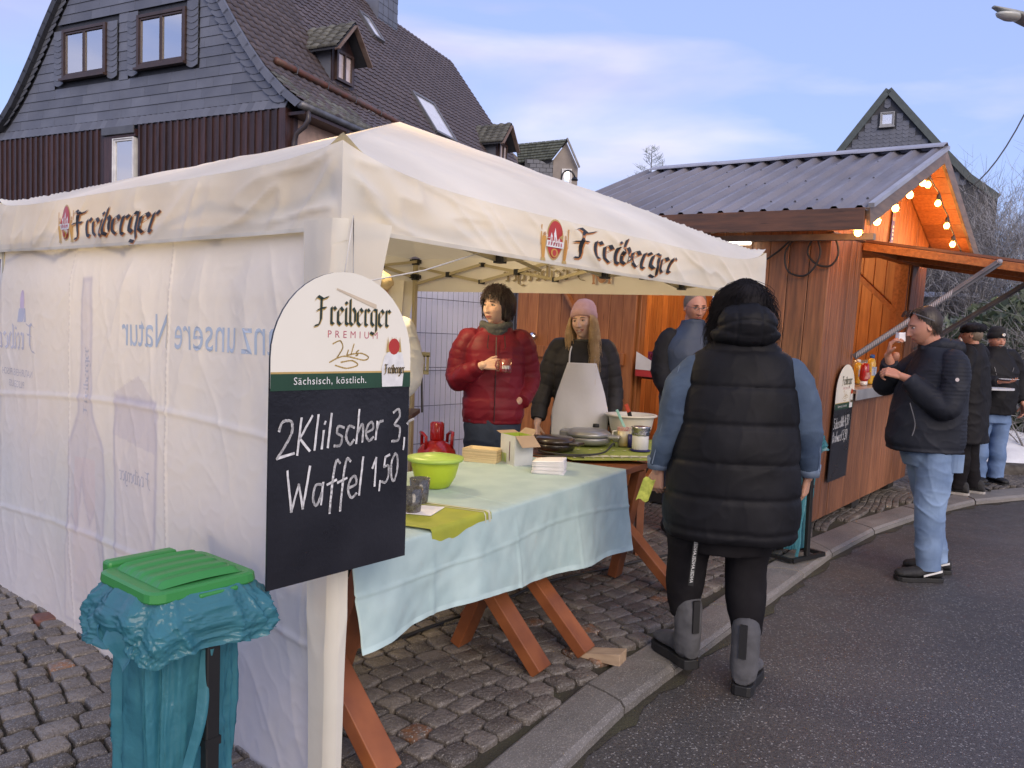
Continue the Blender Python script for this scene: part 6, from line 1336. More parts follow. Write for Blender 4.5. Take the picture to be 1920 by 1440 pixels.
# ground clutter
m = MB(); m.tube(smooth([tuple(tw(.45, .85, .07)), tuple(tw(.75, .66, .068)), tuple(tw(1.2, .58, .068)), tuple(tw(1.7, .5, .068)), tuple(tw(2.2, .45, .07)), tuple(tw(2.9, .2, .07)), tuple(tw(3.6, .0, .07)), tuple(tw(4.4, .3, .07))]), .009, 8); tag(m.build('floor_cable', cabm, None, True), 'black cable lying on the cobbles under the trestle tables', 'cable')
m = MB(); m.tube(smooth([tuple(tw(.66, .80, .62)), tuple(tw(.62, .72, .40)), tuple(tw(.56, .78, .24)), tuple(tw(.60, .80, .12)), tuple(tw(.48, .86, .08))]), .006, 8); tag(m.build('white_cable', mat('cream_cable', (.6, .56, .42), rough=.5), None, True), 'cream power cable hanging down behind the aqua cloth to the floor socket', 'cable')
sk_ = thing('floor_socket', 'black cable coupling lying on the cobbles under the near trestle table', 'socket', tw(.42, .87, .075), R_(40))
m = MB(); m.lathe([(0, -.06), (.028, -.055), (.033, 0), (.028, .05), (.0, .055)], 14); m.xf(Matrix.Rotation(R_(90), 4, 'Y')); m.build('body', joint, sk_, True); m = MB(); m.lathe([(.02, .05), (.022, .08), (.012, .085)], 12); m.xf(Matrix.Rotation(R_(90), 4, 'Y')); m.build('plug', whitep, sk_, True)
# ================================================================ RUBBISH BAG STANDS
lidg = mat('green_lid', (.040, .245, .055), (.032, .205, .046), rough=.42, vs=4, spec=.5); 
def bagmat():
    m = mat('teal_bag', (.095, .30, .36), (.065, .24, .30), rough=.20, vs=4, bump=.8, bs=11, bd=.02, spec=.6, transl=((.18, .50, .58), .5)); return m
bagm = bagmat()
def bin_stand(label, M, seed=0):
    """local: lid centre x=0,y=0; front edge toward -y; ground z=0"""
    t = thing('rubbish_stand', label, 'rubbish bag stand', M=M, group='green lidded rubbish bag stands'); a, b, zl = .134, .138, .872
    m = MB()
    for k in (0,):
        rim = []
        def ring(ka, kb, z, c=.035):
            P = []
            for sx, sy, a0 in ((1, 1, 0), (-1, 1, 90), (-1, -1, 180), (1, -1, 270)):
                for q in (0, 30, 60, 90): P.append((sx * (ka - c) + c * math.cos(R_(a0 + q)), sy * (kb - c) + c * math.sin(R_(a0 + q)), z))
            return P
        m.loft([ring(a + .004, b + .004, zl - .004), ring(a + .006, b + .006, zl), ring(a + .004, b + .004, zl + .018), ring(a - .004, b - .004, zl + .022)], caps=True)
    LD = m.build('lid', lidg, t); m = MB()
    m.grid(lambda u, v: np.stack([-a + .03 + (2 * a - .06) * u, -b + .02 + (2 * b - .04) * v, zl + .0226 + (.0045 * np.clip(np.sin(v * math.pi * 9) * 2, -.2, 1) + .010) * np.minimum(1, 6 * np.sin(u * math.pi)) * np.minimum(1, 4 * np.sin(v * math.pi)) + .004 * np.sin(u * math.pi)], 1), 24, 60)
    m.build('ribbed_top', lidg, LD, True)
    m = MB(); m.bb(-.11, .07, b - .0, b + .04, zl + .0, zl + .034); m.build('hinge_tab', lidg, LD, bevel=.008)
    m = MB(); m.bb(-.03, .07, -b - .02, -b + .0, zl - .008, zl + .003); m.build('grip', lidg, LD, bevel=.004)
    m = MB(); m.bb(-.015, .02, -b - .028, -b - .0, .02, .80); m.build('pole', joint, t, bevel=.004)
    m = MB(); m.bb(-.018, .023, -b - .030, -b + .0, .50, .52); m.build('pole_sleeve', joint, t)
    m = MB()
    for p, q in (((-.17, -.16), (.19, -.16)), ((-.17, .12), (.19, .12)), ((-.17, -.16), (-.17, .12)), ((.19, -.16), (.19, .12))): m.beam((*p, .02), (*q, .02), .03, .025)
    m.build('foot_frame', joint, t)
    def shell(r0, seed, fn):
        def g(u, v):
            th = 2 * math.pi * u; P = np.stack([np.cos(th) * 1.2, np.sin(th) * 1.2, v * 1.5], 1); rx, ry, z = fn(th, v, P)
            e = .55; c, s_ = np.cos(th), np.sin(th)
            return np.stack([np.sign(c) * np.abs(c) ** e * rx, np.sign(s_) * np.abs(s_) ** e * ry, z], 1)
        return g
    def body(th, v, P):
        z = .07 + .79 * v; n = nz(P * np.array([1, 1, .5]), 2.6, seed + 1) * .020 + nz(P * np.array([1.6, 1.6, .3]), 5, seed + 2) * .010 * (1 + v) + nz(P, 9, seed + 9) * .003 + .008 * rz_(P * np.array([1.5, 1.5, .25]), 2.4, seed + 20, 4) + .004 * rz_(P * np.array([1, 1, .5]) + nz(P, 3, 78)[:, None] * .2, 7, seed + 21, 4) + .002 * rz_(P, 15, seed + 25, 4)
        n += .010 * np.sin(th * 7 + 2 * np.sin(v * 3)) * (.5 + .5 * v) * np.clip(1.2 - v, 0, 1)
        w = .112 + .018 * v ** 2; d = .095 + .030 * v ** 1.5; return w + n, d + n, z
    m = MB(); m.grid(shell(1, seed, body), 200, 90); m.build('bag', bagm, t, True)
    def skirt(th, v, P):
        n = nz(P * np.array([1, 1, .35]), 3.2, seed + 4) * .020 + nz(P, 7, seed + 6) * .006 + .014 * rz_(P * np.array([1, 1, .4]), 2.6, seed + 22, 3) + .005 * rz_(P + nz(P, 3, 77)[:, None] * .2, 8, seed + 23, 4) + .003 * rz_(P, 17, seed + 24, 4)
        z = .878 - .13 * v + .028 * nz(P * np.array([1, 1, .2]), 1.8, seed + 7) * v; out = .006 + .042 * np.sin(np.clip(v * 1.3, 0, 1) * 1.9) + n * (.4 + v) + .010 * np.sin(th * 9 + 3 * np.sin(th * 2)) * v
        return .128 + out, .136 + out, z
    m = MB(); m.grid(shell(1, seed, skirt), 280, 50); m.build('bag_cuff', bagm, t, True)
    # loose ear of the bag at the left
    m = MB(); m.grid(lambda u, v: np.stack([-.135 - .05 * u + .01 * np.sin(v * 12), -.10 + .13 * v + .02 * np.sin(u * 6 + v * 5), .845 - .05 * u - .06 * (1 - v) * u + .018 * np.sin(v * 9 + u * 4)], 1), 20, 20); m.build('bag_ear', bagm, t, True)
    # hanging fold on the body front
    m = MB(); m.grid(lambda u, v: np.stack([-.02 - .11 * v + .035 * u * (1 - .5 * v) + .008 * np.sin(v * 8), -b - .012 - .018 * np.sin(u * 3.1) + .004 * np.sin(v * 20), .74 - .70 * v], 1), 10, 50); m.build('bag_fold', bagm, t, True)
    return t
bin_stand('green lidded stand with teal rubbish bag in front of the white side sheet', Matrix.Translation((-.818, 1.905, .0)) @ Matrix.Rotation(R_(51), 4, 'Z'), 3)
bin_stand('green lidded stand with teal rubbish bag mostly hidden behind the woman in the black vest', Matrix.Translation((1.965, 5.34, .062)) @ Matrix.Rotation(R_(35), 4, 'Z'), 8)
# orange scrap by the boot
m = MB(); m.bb(-.02, .02, -.012, .012, 0, .008); o = m.build('orange_peel', mat('orange_scrap', (.8, .22, .02), rough=.6)); o.location = (1.18, 3.62, .004); tag(o, 'tiny orange scrap on the asphalt behind the right boot', 'scrap')
for i, (x, y) in enumerate(((-1.9, 2.75), (-2.05, 2.5), (-1.75, 2.3))):
    m = MB(); v, f = stone_v(.02, .03, .006, i); m.add(v, f); o = m.build('dry_leaf', mat('dry_leaf', (.35, .20, .10), (.25, .13, .06), rough=.8)); o.location = (x, y, .064 if x < 1 and i < 3 else .002)
    tag(o, ['dry brown leaf furthest left on the cobbles', 'dry leaf on the cobbles beside the side sheet', 'dry leaf on cobbles left of the near rubbish stand'][i], 'leaf')
# ================================================================ PEOPLE
def skinmat(name, c, c2):
    m = mat(name, c, c2, rough=.5, vs=14, bump=.08, bs=120, bd=.002, spec=.4); p = [n for n in m.node_tree.nodes if n.type == 'BSDF_PRINCIPLED'][0]
    p.inputs['Subsurface Weight'].default_value = .15; p.inputs['Subsurface Radius'].default_value = (.02, .008, .004); p.inputs['Subsurface Scale'].default_value = .5; return m
skinA = skinmat('skin_fair', (.52, .30, .21), (.46, .25, .175)); skinB = skinmat('skin_ruddy', (.50, .25, .17), (.44, .20, .135)); skinC = skinmat('skin_light', (.70, .46, .36), (.64, .40, .30))
lipm = mat('lip', (.38, .12, .10), (.34, .10, .09), rough=.4); eyew = mat('eye_white', (.55, .52, .50), rough=.2); irism = mat('iris', (.03, .022, .02), rough=.15)
def head_pts(fem=False, smile=0., chub=0.):
    nu, nv = 120, 84; U = np.arange(nu) / nu; Vv = np.linspace(.0, 1, nv)
    az = 2 * math.pi * U + .6 * np.sin(2 * math.pi * U); el = (Vv - .5) * math.pi; el = el - .10 * np.sin(2 * el)
    A, E = np.meshgrid(az, el, indexing='ij'); A = A.ravel(); E = E.ravel()
    x = np.sin(A) * np.cos(E); y = np.cos(A) * np.cos(E); z = np.sin(E)     # front at A=pi -> y=-1
    X = x * .077; Y = np.where(y < 0, y * .090, y * .102); Z = z * .118
    low = np.clip((-.015 - Z) / .10, 0, 1); X = X * (1 - (.30 - .12 * chub) * low ** 1.2); Y = np.where(Y > 0, Y * (1 - .35 * low), Y * (1 - .02 * low))
    Y = Y + .012 * np.clip(Z / .118, 0, 1); fr = np.clip(-y * 1.6, 0, 1)
    def g(cx, cz, sx, sz): return np.exp(-((np.abs(X) - cx) / sx) ** 2 - ((Z - cz) / sz) ** 2) * fr
    d = np.zeros_like(X); k = .85 if fem else 1.0
    d += .004 * g(0, -.03, .05, .06)
    nzp = np.clip((.022 - Z) / .055, 0, 1); ridge = np.exp(-(X / (.0075 + .006 * nzp ** 2)) ** 2) * fr
    d += ridge * np.where((Z < .024) & (Z > -.05), .004 + .020 * k * nzp ** 1.3, 0) * np.clip((Z + .046) / .008, 0, 1)
    d += .006 * k * g(.013, -.034, .0065, .007)
    d -= .010 * g(.030, .010, .015, .011); d += .004 * k * g(.028, .030, .02, .007); d -= .003 * g(0, .018, .01, .01)
    d += (.005 + .004 * smile) * g(.043, -.026 + .005 * smile, .018, .016); d += .007 * g(0, -.064, .022, .013); d -= .0045 * g(0, -.0625 + 0, .020 + .006 * smile, .0017)
    d += .0025 * g(0, -.0575, .014, .004) + .003 * g(0, -.069, .013, .004); d -= .004 * g(0, -.080, .016, .005); d += .008 * g(0, -.100, .017, .012) + .008 * chub * g(.03, -.10, .03, .02)
    if smile: d -= .004 * smile * g(.027, -.055, .004, .010)
    Y -= d
    X *= 1 + .05 * chub * low
    F = []
    for i in range(nu):
        for j in range(nv - 1): a = i * nv + j; b = ((i + 1) % nu) * nv + j; F.append((a, a + 1, b + 1, b))
    P = np.stack([X, Y, Z], 1); C = np.array([P[list(f)].mean(0) for f in F])
    w = .023 + .008 * smile; lip = (np.abs(C[:, 0]) < w) & (C[:, 1] < -.06) & (np.abs(C[:, 2] + .0632 - .25 * smile * (C[:, 0] ** 2) / .023) < (.0085 if fem else .0062) * np.sqrt(np.clip(1 - (C[:, 0] / w) ** 2, 0, 1)))
    return P, F, np.where(lip, 1, 0)
def add_head(mb, M, fem=False, smile=0., chub=0., brow=4):
    P, F, mi = head_pts(fem, smile, chub); h = MB(); h.add(P, F, [int(i) for i in mi])
    for sg in (-1, 1):
        e = MB(); e.lathe([(0, -1), (.5, -.86), (.86, -.5), (1, 0), (.86, .5), (.5, .86), (0, 1)], 14); e.xf(Matrix.Translation((sg * .0305, -.0755, .0095)) @ Matrix.Diagonal((.0135, .008, .0056, 1))); e.M = [2] * len(e.F); h.add(e.arr(), e.F, e.M)
        c = MB(); V, FF = disc(12, .0052); h.add([(sg * .0305 + a, -.0840, .0100 + b * .95) for a, b in V], [f[::-1] for f in FF] + FF, 3)
        h.tube([(sg * .0305 + t * .0145, -.0825 + .0025 * t * t * 2, .0148 - .0042 * t * t) for t in (-1, -.5, 0, .5, 1)], [.0007, .0013, .0016, .0013, .0007], 5, 4)
        h.tube([(sg * (.0305 + t * .018), -.0895 + .007 * ((t + .4) ** 2) * .8, .0275 + .0035 * (1 - t * t) - .001 * t) for t in (-1, -.5, 0, .5, 1)], [.0016, .0024, .0026, .0020, .001], 5, 4)
        er = MB(); er.lathe([(0, -.2), (.6, -.5), (1, -.3), (1.05, .1), (.75, .35), (.4, .05), (0, 0)], 16); er.xf(Matrix.Translation((sg * .0765, .006, -.002)) @ Matrix.Rotation(R_(sg * 76), 4, 'Y') @ Matrix.Diagonal((.030, .017, .012, 1))); h.add(er.arr(), er.F, 0)
    h.xf(M); mb.add(h.arr(), h.F, h.M)
def hand_caps(mb, w, d, n, side=1, curl=(20, 25, 20), spread=4, sc=1.0, thumb=25):
    """w wrist, d finger direction, n palm normal (fingers curl towards n); side: +1 thumb along +(d x n)"""
    w = Vector(w); d = Vector(d).normalized(); n = Vector(n); n = (n - d * n.dot(d)).normalized(); s_ = d.cross(n) * side
    L = [(.040, .024, .019), (.044, .027, .020), (.041, .025, .019), (.032, .020, .017)]
    for i in range(4):
        o = (1.5 - i) * .0195 * sc; k = w + d * (.088 - .004 * abs(i - 1.2)) * sc + s_ * o
        mb.capsule(w + s_ * o * .55 + d * .008, k, .0145 * sc, .0112 * sc, 8)
        cd_ = (d + s_ * math.tan(R_(spread * (1.5 - i)))).normalized(); ang = 0; p = k; r = .0092 * sc * (1 if i < 3 else .88)
        for j, l in enumerate(L[i]):
            ang += R_(curl[j] * (1 + .06 * i)); q = p + (cd_ * math.cos(ang) + n * math.sin(ang)) * l * sc; mb.capsule(p, q, r * (1 - .07 * j), r * (.93 - .07 * j), 8); p = q
    b = w + d * .022 * sc + s_ * .024 * sc; mb.capsule(w + s_ * .008, b, .014 * sc, .013 * sc, 8)
    t = (d * math.cos(R_(40)) + s_ * math.sin(R_(40)) + n * .35).normalized(); p = b + t * .040 * sc; mb.capsule(b, p, .0125 * sc, .0105 * sc, 8)
    t2 = (t * math.cos(R_(thumb)) + (n * .7 + d * .6 - s_ * .3).normalized() * math.sin(R_(thumb))).normalized(); mb.capsule(p, p + t2 * .030 * sc, .0105 * sc, .0085 * sc, 8)
def rings(spec, quilt=None, n=56, ex=2.35, dz=.011):
    S = sorted(spec); z0, z1 = S[0][0], S[-1][0]; k = max(4, int((z1 - z0) / dz)); zz = np.linspace(z0, z1, k + 1); A = np.array(S, float)
    def ip(c):
        v = np.interp(zz, A[:, 0], A[:, c]); kk = 7; pad = np.concatenate([[v[0]] * (kk // 2), v, [v[-1]] * (kk // 2)]); return np.convolve(pad, np.ones(kk) / kk, 'valid')
    rx, ry = ip(1), ip(2); cy = ip(3) if A.shape[1] > 3 else zz * 0; cx = ip(4) if A.shape[1] > 4 else zz * 0; out = []; th = np.linspace(0, 2 * math.pi, n, endpoint=False); c, s_ = np.cos(th), np.sin(th)
    for i, z in enumerate(zz):
        q = 0
        if quilt:
            seams, dep, puff = quilt
            dd = np.array([z - s0 for s0 in seams]); q -= dep * np.exp(-(np.min(np.abs(dd)) / .009) ** 2)
            up_ = [s0 for s0 in seams if s0 >= z]; dn_ = [s0 for s0 in seams if s0 < z]
            if up_ and dn_: a, b = max(dn_), min(up_); q += puff * math.sin(math.pi * (z - a) / (b - a)) ** .6
        out.append(np.stack([cx[i] + np.sign(c) * np.abs(c) ** (2 / ex) * (rx[i] + q), cy[i] + np.sign(s_) * np.abs(s_) ** (2 / ex) * (ry[i] + q), np.full(n, z)], 1))
    return out
def limb(mb, pts, rad, pitch=None, dep=.004, puff=.005, n=28, el=None, ph=0):
    P = [Vector(p) for p in smooth(pts, 8)]; c = cum([tuple(p) for p in P]); k = max(6, int(c[-1] / .011)); ss = np.linspace(0, c[-1], k + 1); arrp = np.array([tuple(p) for p in P])
    X = np.stack([np.interp(ss, c, arrp[:, i]) for i in range(3)], 1); tk = np.linspace(0, c[-1], len(rad)); r = np.interp(ss, tk, rad)
    if pitch: f = ((ss + ph) / pitch) % 1; r = r - dep * np.exp(-(np.minimum(f, 1 - f) * pitch / .008) ** 2) + puff * np.sin(np.pi * f) ** .6
    mb.tube([tuple(p) for p in X], list(r), n, el=None if el is None else [el] * len(X)); mb.capsule(X[0] + 0, X[0] + np.array([0, 0, .001]), r[0], r[0], 16)
def cloth(t, name, mb, m, vox=.009, sm=2, amp=.004, fs=9, seed=0, fold=None, st=(1, 1, 1)):
    co, no, F = remesh(mb, vox, sm); d = amp * 1.3 * (rz_(co * np.array([1, 1, 1.3]) + co[:, [2, 0, 1]] * .3, fs * .9, seed + 2, 4) - .2) + amp * .5 * rz_(co, fs * 2.4, seed + 3, 5) + amp * nz(co * np.array(st), fs, seed) + amp * .5 * nz(co * np.array(st), fs * 2.3, seed + 1)
    if fold is not None: d = d + fold(co)
    o = MB(); o.add(co + no * d[:, None], F); return o.build(name, m, t, True)
def ell(mb, c, r, rot=None, n=20):
    e = MB(); e.lathe([(math.cos(a), math.sin(a)) for a in np.linspace(-math.pi / 2 + .08, math.pi / 2 - .08, 13)], n); M = Matrix.Translation(c) @ (rot.to_4x4() if rot is not None else Matrix.Identity(4)) @ Matrix.Diagonal((*r, 1)); e.xf(M); mb.add(e.arr(), e.F)
def shoe(t, pos, yaw, m, ms, L=.29, W=.052, shaft=.09, sh_r=.052, sole=.028, stripe=None, name='shoe'):
    """pos = ankle base on the ground, toe toward -y rotated by yaw"""
    M = Matrix.Translation(pos) @ Matrix.Rotation(R_(yaw), 4, 'Z'); b = MB(); rr = []
    for f, w, h in ((0, .030, .055), (.06, .042, .085), (.18, .045, .098), (.34, .042, .096), (.50, .046, .074), (.66, .053, .058), (.80, .055, .050), (.92, .047, .043), (1.0, .025, .030)):
        y = .085 - f * L; w *= W / .052; rr.append([(w * math.copysign(abs(math.cos(a)) ** .8, math.cos(a)), y, sole + (h * .5) + h * .5 * math.sin(a)) for a in np.linspace(0, 6.283, 20, endpoint=False)])
    b.loft(rr); b.capsule((0, .035, sole + .05), (0, .03, max(shaft, .1)), sh_r * .96, sh_r, 20); b.xf(M); o = cloth(t, name, b, m, .006, 3, .0015, 20, 5)
    s_ = MB(); P = []
    for f, w in ((0, .022), (.03, .036), (.15, .044), (.4, .041), (.6, .052), (.78, .057), (.92, .048), (.99, .028)): P.append((w * W / .052, .09 - f * (L + .01)))
    poly = P + [(-x, y) for x, y in reversed(P)]; s_.prism(poly, 0, sole, 'xy'); s_.xf(M); s_.build('sole', ms, o, bevel=.004); return o, M
def person(label, loc, yaw, group=None): return thing('person', label, 'person', loc, R_(yaw), group)
def strands(t, name, m, M, N, seed, mask, length, r=.003, grav=1.0, wave=.006, out=1.05, puff=.0, side=(0, 0, 0), spike=0):
    rnd = np.random.default_rng(seed); mb = MB(); k = 0
    while k < N:
        d = rnd.normal(size=3); d /= np.linalg.norm(d)
        if not mask(d): continue
        R3 = np.array([.080, .100, .122]) * (out + rnd.uniform(0, .05) + puff); p = d * R3; up_ = max(d[2], 0.); v = np.array([d[0], d[1], 0]) * .7 * up_ + np.array([0, 0, -.5 * (1 - up_)]) + rnd.normal(size=3) * .07 + np.array(side)
        L_ = length(d) * rnd.uniform(.75, 1.1)
        if spike and d[2] > .5 and rnd.random() < .25: v = d + rnd.normal(size=3) * .5; L_ = .03
        n = 8; st = L_ / n; pts = [p.copy()]; ph = rnd.uniform(0, 6.28)
        for i in range(n):
            v = v + np.array([0, 0, -.55 * grav]); v /= np.linalg.norm(v); q = p + v * st + wave * np.array([math.sin(i * 1.3 + ph), math.cos(i * 1.1 + ph), 0]) * .5
            e = np.linalg.norm(q / R3)
            if e < 1: q = q / e; 
            p = q; pts.append(p.copy())
        mb.tube([tuple(x) for x in pts], list(np.linspace(r, r * .35, n + 1)), 4, caps=False); k += 1
    mb.xf(M); return mb.build(name, m, t, True)
def hair_cap(t, m, M, c=(0, .018, .018), r=(.088, .100, .116), seed=0, name='hair'):
    b = MB(); b.grid(lambda u, v: (lambda th, ph: np.stack([c[0] + r[0] * np.cos(ph) * np.cos(th), c[1] + r[1] * np.cos(ph) * np.sin(th), c[2] + r[2] * np.sin(ph)], 1) * (1 + .018 * np.sin(th * 34 + 3 * np.sin(ph * 4 + seed)))[:, None])(u * 2 * math.pi, (v - .5) * math.pi), 90, 30); b.xf(M); return b.build(name, m, t, True)
def beanie(t, m, M, h=.115, cuff=.055, tilt=-12, name='knit_hat', r=.092, slouch=0):
    b = MB(); prof2 = [(r * .98, -.01), (r * 1.07, -.008), (r * 1.085, cuff * .5), (r * 1.05, cuff), (r * .99, cuff + .004), (r * .98, cuff + .02), (r * .90, h * .75), (r * .68, h * .98), (r * .35, h * 1.1), (0, h * 1.13)]
    b.lathe(prof2, 72, sy=1.14); v = b.V[0]; th = np.arctan2(v[:, 1], v[:, 0]); v[:, :2] *= (1 + .012 * np.sin(th * 36))[:, None]; v[:, 1] += slouch * np.clip(v[:, 2] - cuff, 0, 1)
    b.xf(M @ Matrix.Translation((0, .012, .030)) @ Matrix.Rotation(R_(tilt), 4, 'X')); return b.build(name, m, t, True)
def HM_(pos, yaw=0, pitch=0, roll=0): return Matrix.Translation(pos) @ Matrix.Rotation(R_(yaw), 4, 'Z') @ Matrix.Rotation(R_(pitch), 4, 'X') @ Matrix.Rotation(R_(roll), 4, 'Y')
def make_body(t, skin, head, arms, legs, hands, fem=False, smile=0, chub=0, browm=None, neckr=.055, torso=None, hs=1.0, voxh=.0036):
    b = MB(); hc = head.to_translation(); nb_ = Vector((torso[0][0], torso[0][1], torso[0][2])); b.capsule(nb_, hc + (head.to_3x3() @ Vector((0, .02, -.07))), neckr * 1.05, neckr, 16); b.chain(torso[1][0], [r * .78 for r in torso[1][1]])
    for a in arms: b.chain(a, [.05, .042, .028][:len(a)], 12)
    for l in legs: b.chain(l, [.075, .055, .04], 12)
    co, no, F = remesh(b, .012, 2); body = MB(); body.add(co, F)
    if hands:
        h = MB()
        for a in hands: h_ = dict(a); fw = h_.pop('fore'); hand_caps(h, **h_); h.capsule(fw, h_['w'], .030, .024, 14)
        co, no, F = remesh(h, voxh, 2); body.add(co, F)
    add_head(body, head @ Matrix.Scale(hs, 4), fem, smile, chub)
    return body.build('body', [skin, lipm, eyew, irism, browm or mat('brow_dark', (.03, .02, .015), rough=.8)], t, True)
nylon_b = mat('black_nylon', (.009, .009, .011), (.013, .013, .016), rough=.55, vs=6, bump=.15, bs=45, bd=.004, spec=.12, big=3)
leg_b = mat('black_leggings', (.011, .010, .012), (.016, .015, .017), rough=.8, vs=8, spec=.08)
denim = mat('denim', (.028, .050, .095), (.070, .108, .170), rough=.85, vs=5, bump=.3, bs=160, bd=.002, big=4)
denim_l = mat('denim_light', (.12, .19, .33), (.22, .315, .48), rough=.85, vs=4.5, bump=.3, bs=130, bd=.002, big=5)
denim_d = mat('denim_dark', (.020, .030, .055), (.035, .05, .085), rough=.85, vs=5, bump=.3, bs=130, bd=.002)
denim_m = mat('denim_mid', (.095, .165, .32), (.16, .24, .41), rough=.85, vs=4.5, bump=.3, bs=130, bd=.002, big=5)
suede = mat('grey_suede', (.055, .056, .062), (.10, .10, .11), rough=.9, vs=9, bump=.3, bs=60, bd=.003); rub = mat('black_rubber', (.014, .014, .015), rough=.6)
black_hair = mat('black_hair', (.007, .006, .007), (.014, .012, .013), rough=.75, vs=10, spec=.15)
# ---------------------------------------------------------------- woman in the black vest, seen from behind
t = person('woman seen from behind in long black quilted vest over denim sleeves standing at the kerb', (.972, 3.42, .0), 174)
H1 = HM_((-.035, .0, 1.655), 10, -4)
aL = [(.175, .02, 1.38), (.245, .04, 1.17), (.300, -.01, .965)]; aR = [(-.245, .02, 1.38), (-.310, .04, 1.17), (-.350, -.01, .965)]
make_body(t, skinA, H1, [aL, aR], [[(.10, 0, .9), (.15, -.02, .5), (.15, -.07, .12)], [(-.13, 0, .9), (-.10, 0, .5), (-.10, .04, .12)]],
  [dict(fore=(.300, .0, 1.0), w=(.302, -.015, .935), d=(.02, -.15, -1), n=(-.6, -.8, 0), side=-1, curl=(38, 45, 30), sc=.95), dict(fore=(-.350, .0, 1.0), w=(-.352, -.02, .935), d=(.06, -.2, -1), n=(.8, -.5, 0), side=1, curl=(25, 35, 25), sc=.95)],
  torso=[(-.03, .02, 1.46), ([(-.03, 0, 1.40), (-.03, 0, 1.1), (-.02, 0, .9)], [.11, .12, .13])])
seams = (.668, .715, .860, 1.01, 1.17, 1.33, 1.486)
m = MB(); m.loft(rings([(.665, .278, .205, .02, -.02), (.70, .290, .220, .02, -.02), (.80, .292, .220, .02, -.02), (.95, .284, .215, .02, -.02), (1.10, .270, .205, .02, -.025), (1.22, .258, .195, .015, -.03), (1.34, .246, .178, .01, -.03), (1.43, .225, .155, .01, -.035), (1.485, .185, .130, .01, -.035), (1.53, .115, .11, .01, -.035)], (seams, .008, .003)))
def vf(co): return .0040 * nz(co * np.array([1, 1, 1.6]), 7, 3) + .0022 * nz(co * np.array([3, 3, 1]), 14, 8) * np.exp(-(np.min(np.abs(co[:, 2:3] - np.array(seams)[None]), 1) / .03) ** 2)
cloth(t, 'quilted_vest', m, nylon_b, .0065, 1, .003, 6, 1, vf)
m = MB(); ell(m, (-.035, .10, 1.600), (.128, .095, .092)); ell(m, (-.035, .07, 1.555), (.150, .110, .062)); ell(m, (-.035, .02, 1.60), (.13, .10, .07))
def hf(co): x = co[:, 0] + .035; z = co[:, 2]; s_ = np.minimum.reduce([np.abs(x + .052), np.abs(x - .052), np.abs(z - 1.615 + x * x * 2)]); return -.004 * np.exp(-(s_ / .008) ** 2) + .004 * nz(co, 11, 4) + .003 * nz(co * np.array([1, 1, 3]), 16, 5)
cloth(t, 'hood', m, nylon_b, .005, 2, .003, 8, 2, hf)
for a, r_ in ((aL, 1), (aR, -1)):
    m = MB(); limb(m, [a[0] + np.array([-.03 * r_, 0, .01]), a[0], (a[0][0] * .5 + a[1][0] * .5 + .012 * r_, .03, 1.29), a[1], (a[1][0] * .5 + a[2][0] * .5 + .004 * r_, .02, 1.06), a[2]], [.070, .078, .080, .074, .066, .056, .049])
    S_ = cloth(t, 'denim_sleeve', m, denim, .0065, 2, .0035, 9, 7, lambda co: .005 * nz(co * np.array([1, 1, 2.0]), 9, 12), (1, 1, 1.5))
    m = MB(); m.tube([tuple(Vector(a[2]) + Vector((0, 0, .03))), tuple(Vector(a[2]) + Vector((0, -.004, -.022)))], [.054, .050], 28); m.build('cuff', mat('denim_pale', (.16, .21, .29), (.10, .14, .22), rough=.85, vs=14), S_, True)
    m = MB(); m.tube(smooth([(a[0][0] + .062 * r_, .065, 1.41), (a[1][0] + .050 * r_, .075, 1.18), (a[2][0] + .035 * r_, .045, .97)]), .0022, 5); m.build('seam', MATS['denim_pale'], S_)
m = MB(); m.loft(rings([(.60, .17, .15, .01, 0), (.72, .22, .18, .01, -.01), (.86, .26, .19, .01, -.02), (1.0, .25, .19, .01, -.02)])); 
limb(m, [(.115, .01, .85), (.145, .0, .66), (.155, -.02, .48), (.160, -.02, .36), (.155, -.02, .28)], [.135, .120, .092, .088, .060]); limb(m, [(-.115, .01, .85), (-.105, .01, .66), (-.10, .01, .48), (-.103, .05, .36), (-.105, .07, .24)], [.135, .118, .092, .088, .062])
cloth(t, 'leggings', m, leg_b, .008, 3, .002, 8, 9, lambda co: .004 * nz(co * np.array([1, 1, 3]), 10, 3) * np.exp(-((co[:, 2] - .30) / .06) ** 2))
for pos, yw in (((.155, -.02, .055), 26), ((-.105, .085, 0), -20)):
    o, M_ = shoe(t, pos, yw, suede, rub, .29, .058, .275, .062, .045, name='boot')
    m = MB(); m.bb(-.016, .016, .082, .094, .17, .315); m.xf(M_ @ Matrix.Translation((0, .006, 0))); m.build('pull_strap', rub, o)
hair_cap(t, black_hair, H1, (0, .02, .012), (.096, .110, .122), name='hair')
strands(t, 'hair_strands', black_hair, H1, 2800, 11, lambda d: d[1] > -.55 and d[2] > -.35, lambda d: .17 if d[1] > .6 else .25, .0015, .9, .012, 1.16, .0, side=(.07, .0, 0))
strands(t, 'loose_hair', black_hair, H1, 700, 12, lambda d: d[0] > .35 and d[2] > -.1 and -.6 < d[1] < .35, lambda d: .22, .0013, .7, .03, 1.18, .0, side=(.22, .0, 0))
strands(t, 'loose_hair', black_hair, H1, 500, 14, lambda d: d[2] > .6, lambda d: .11, .0012, .5, .02, 1.17, .0)
strands(t, 'loose_hair', black_hair, H1, 250, 13, lambda d: d[0] < -.3 and d[2] > .0, lambda d: .20, .0012, .6, .035, 1.18, .0, side=(-.25, .05, 0))
st_ = thing('printed_strap', 'black strap with small white lettering hanging below the vest at the left leg', 'strap', (.805, 3.30, .46))
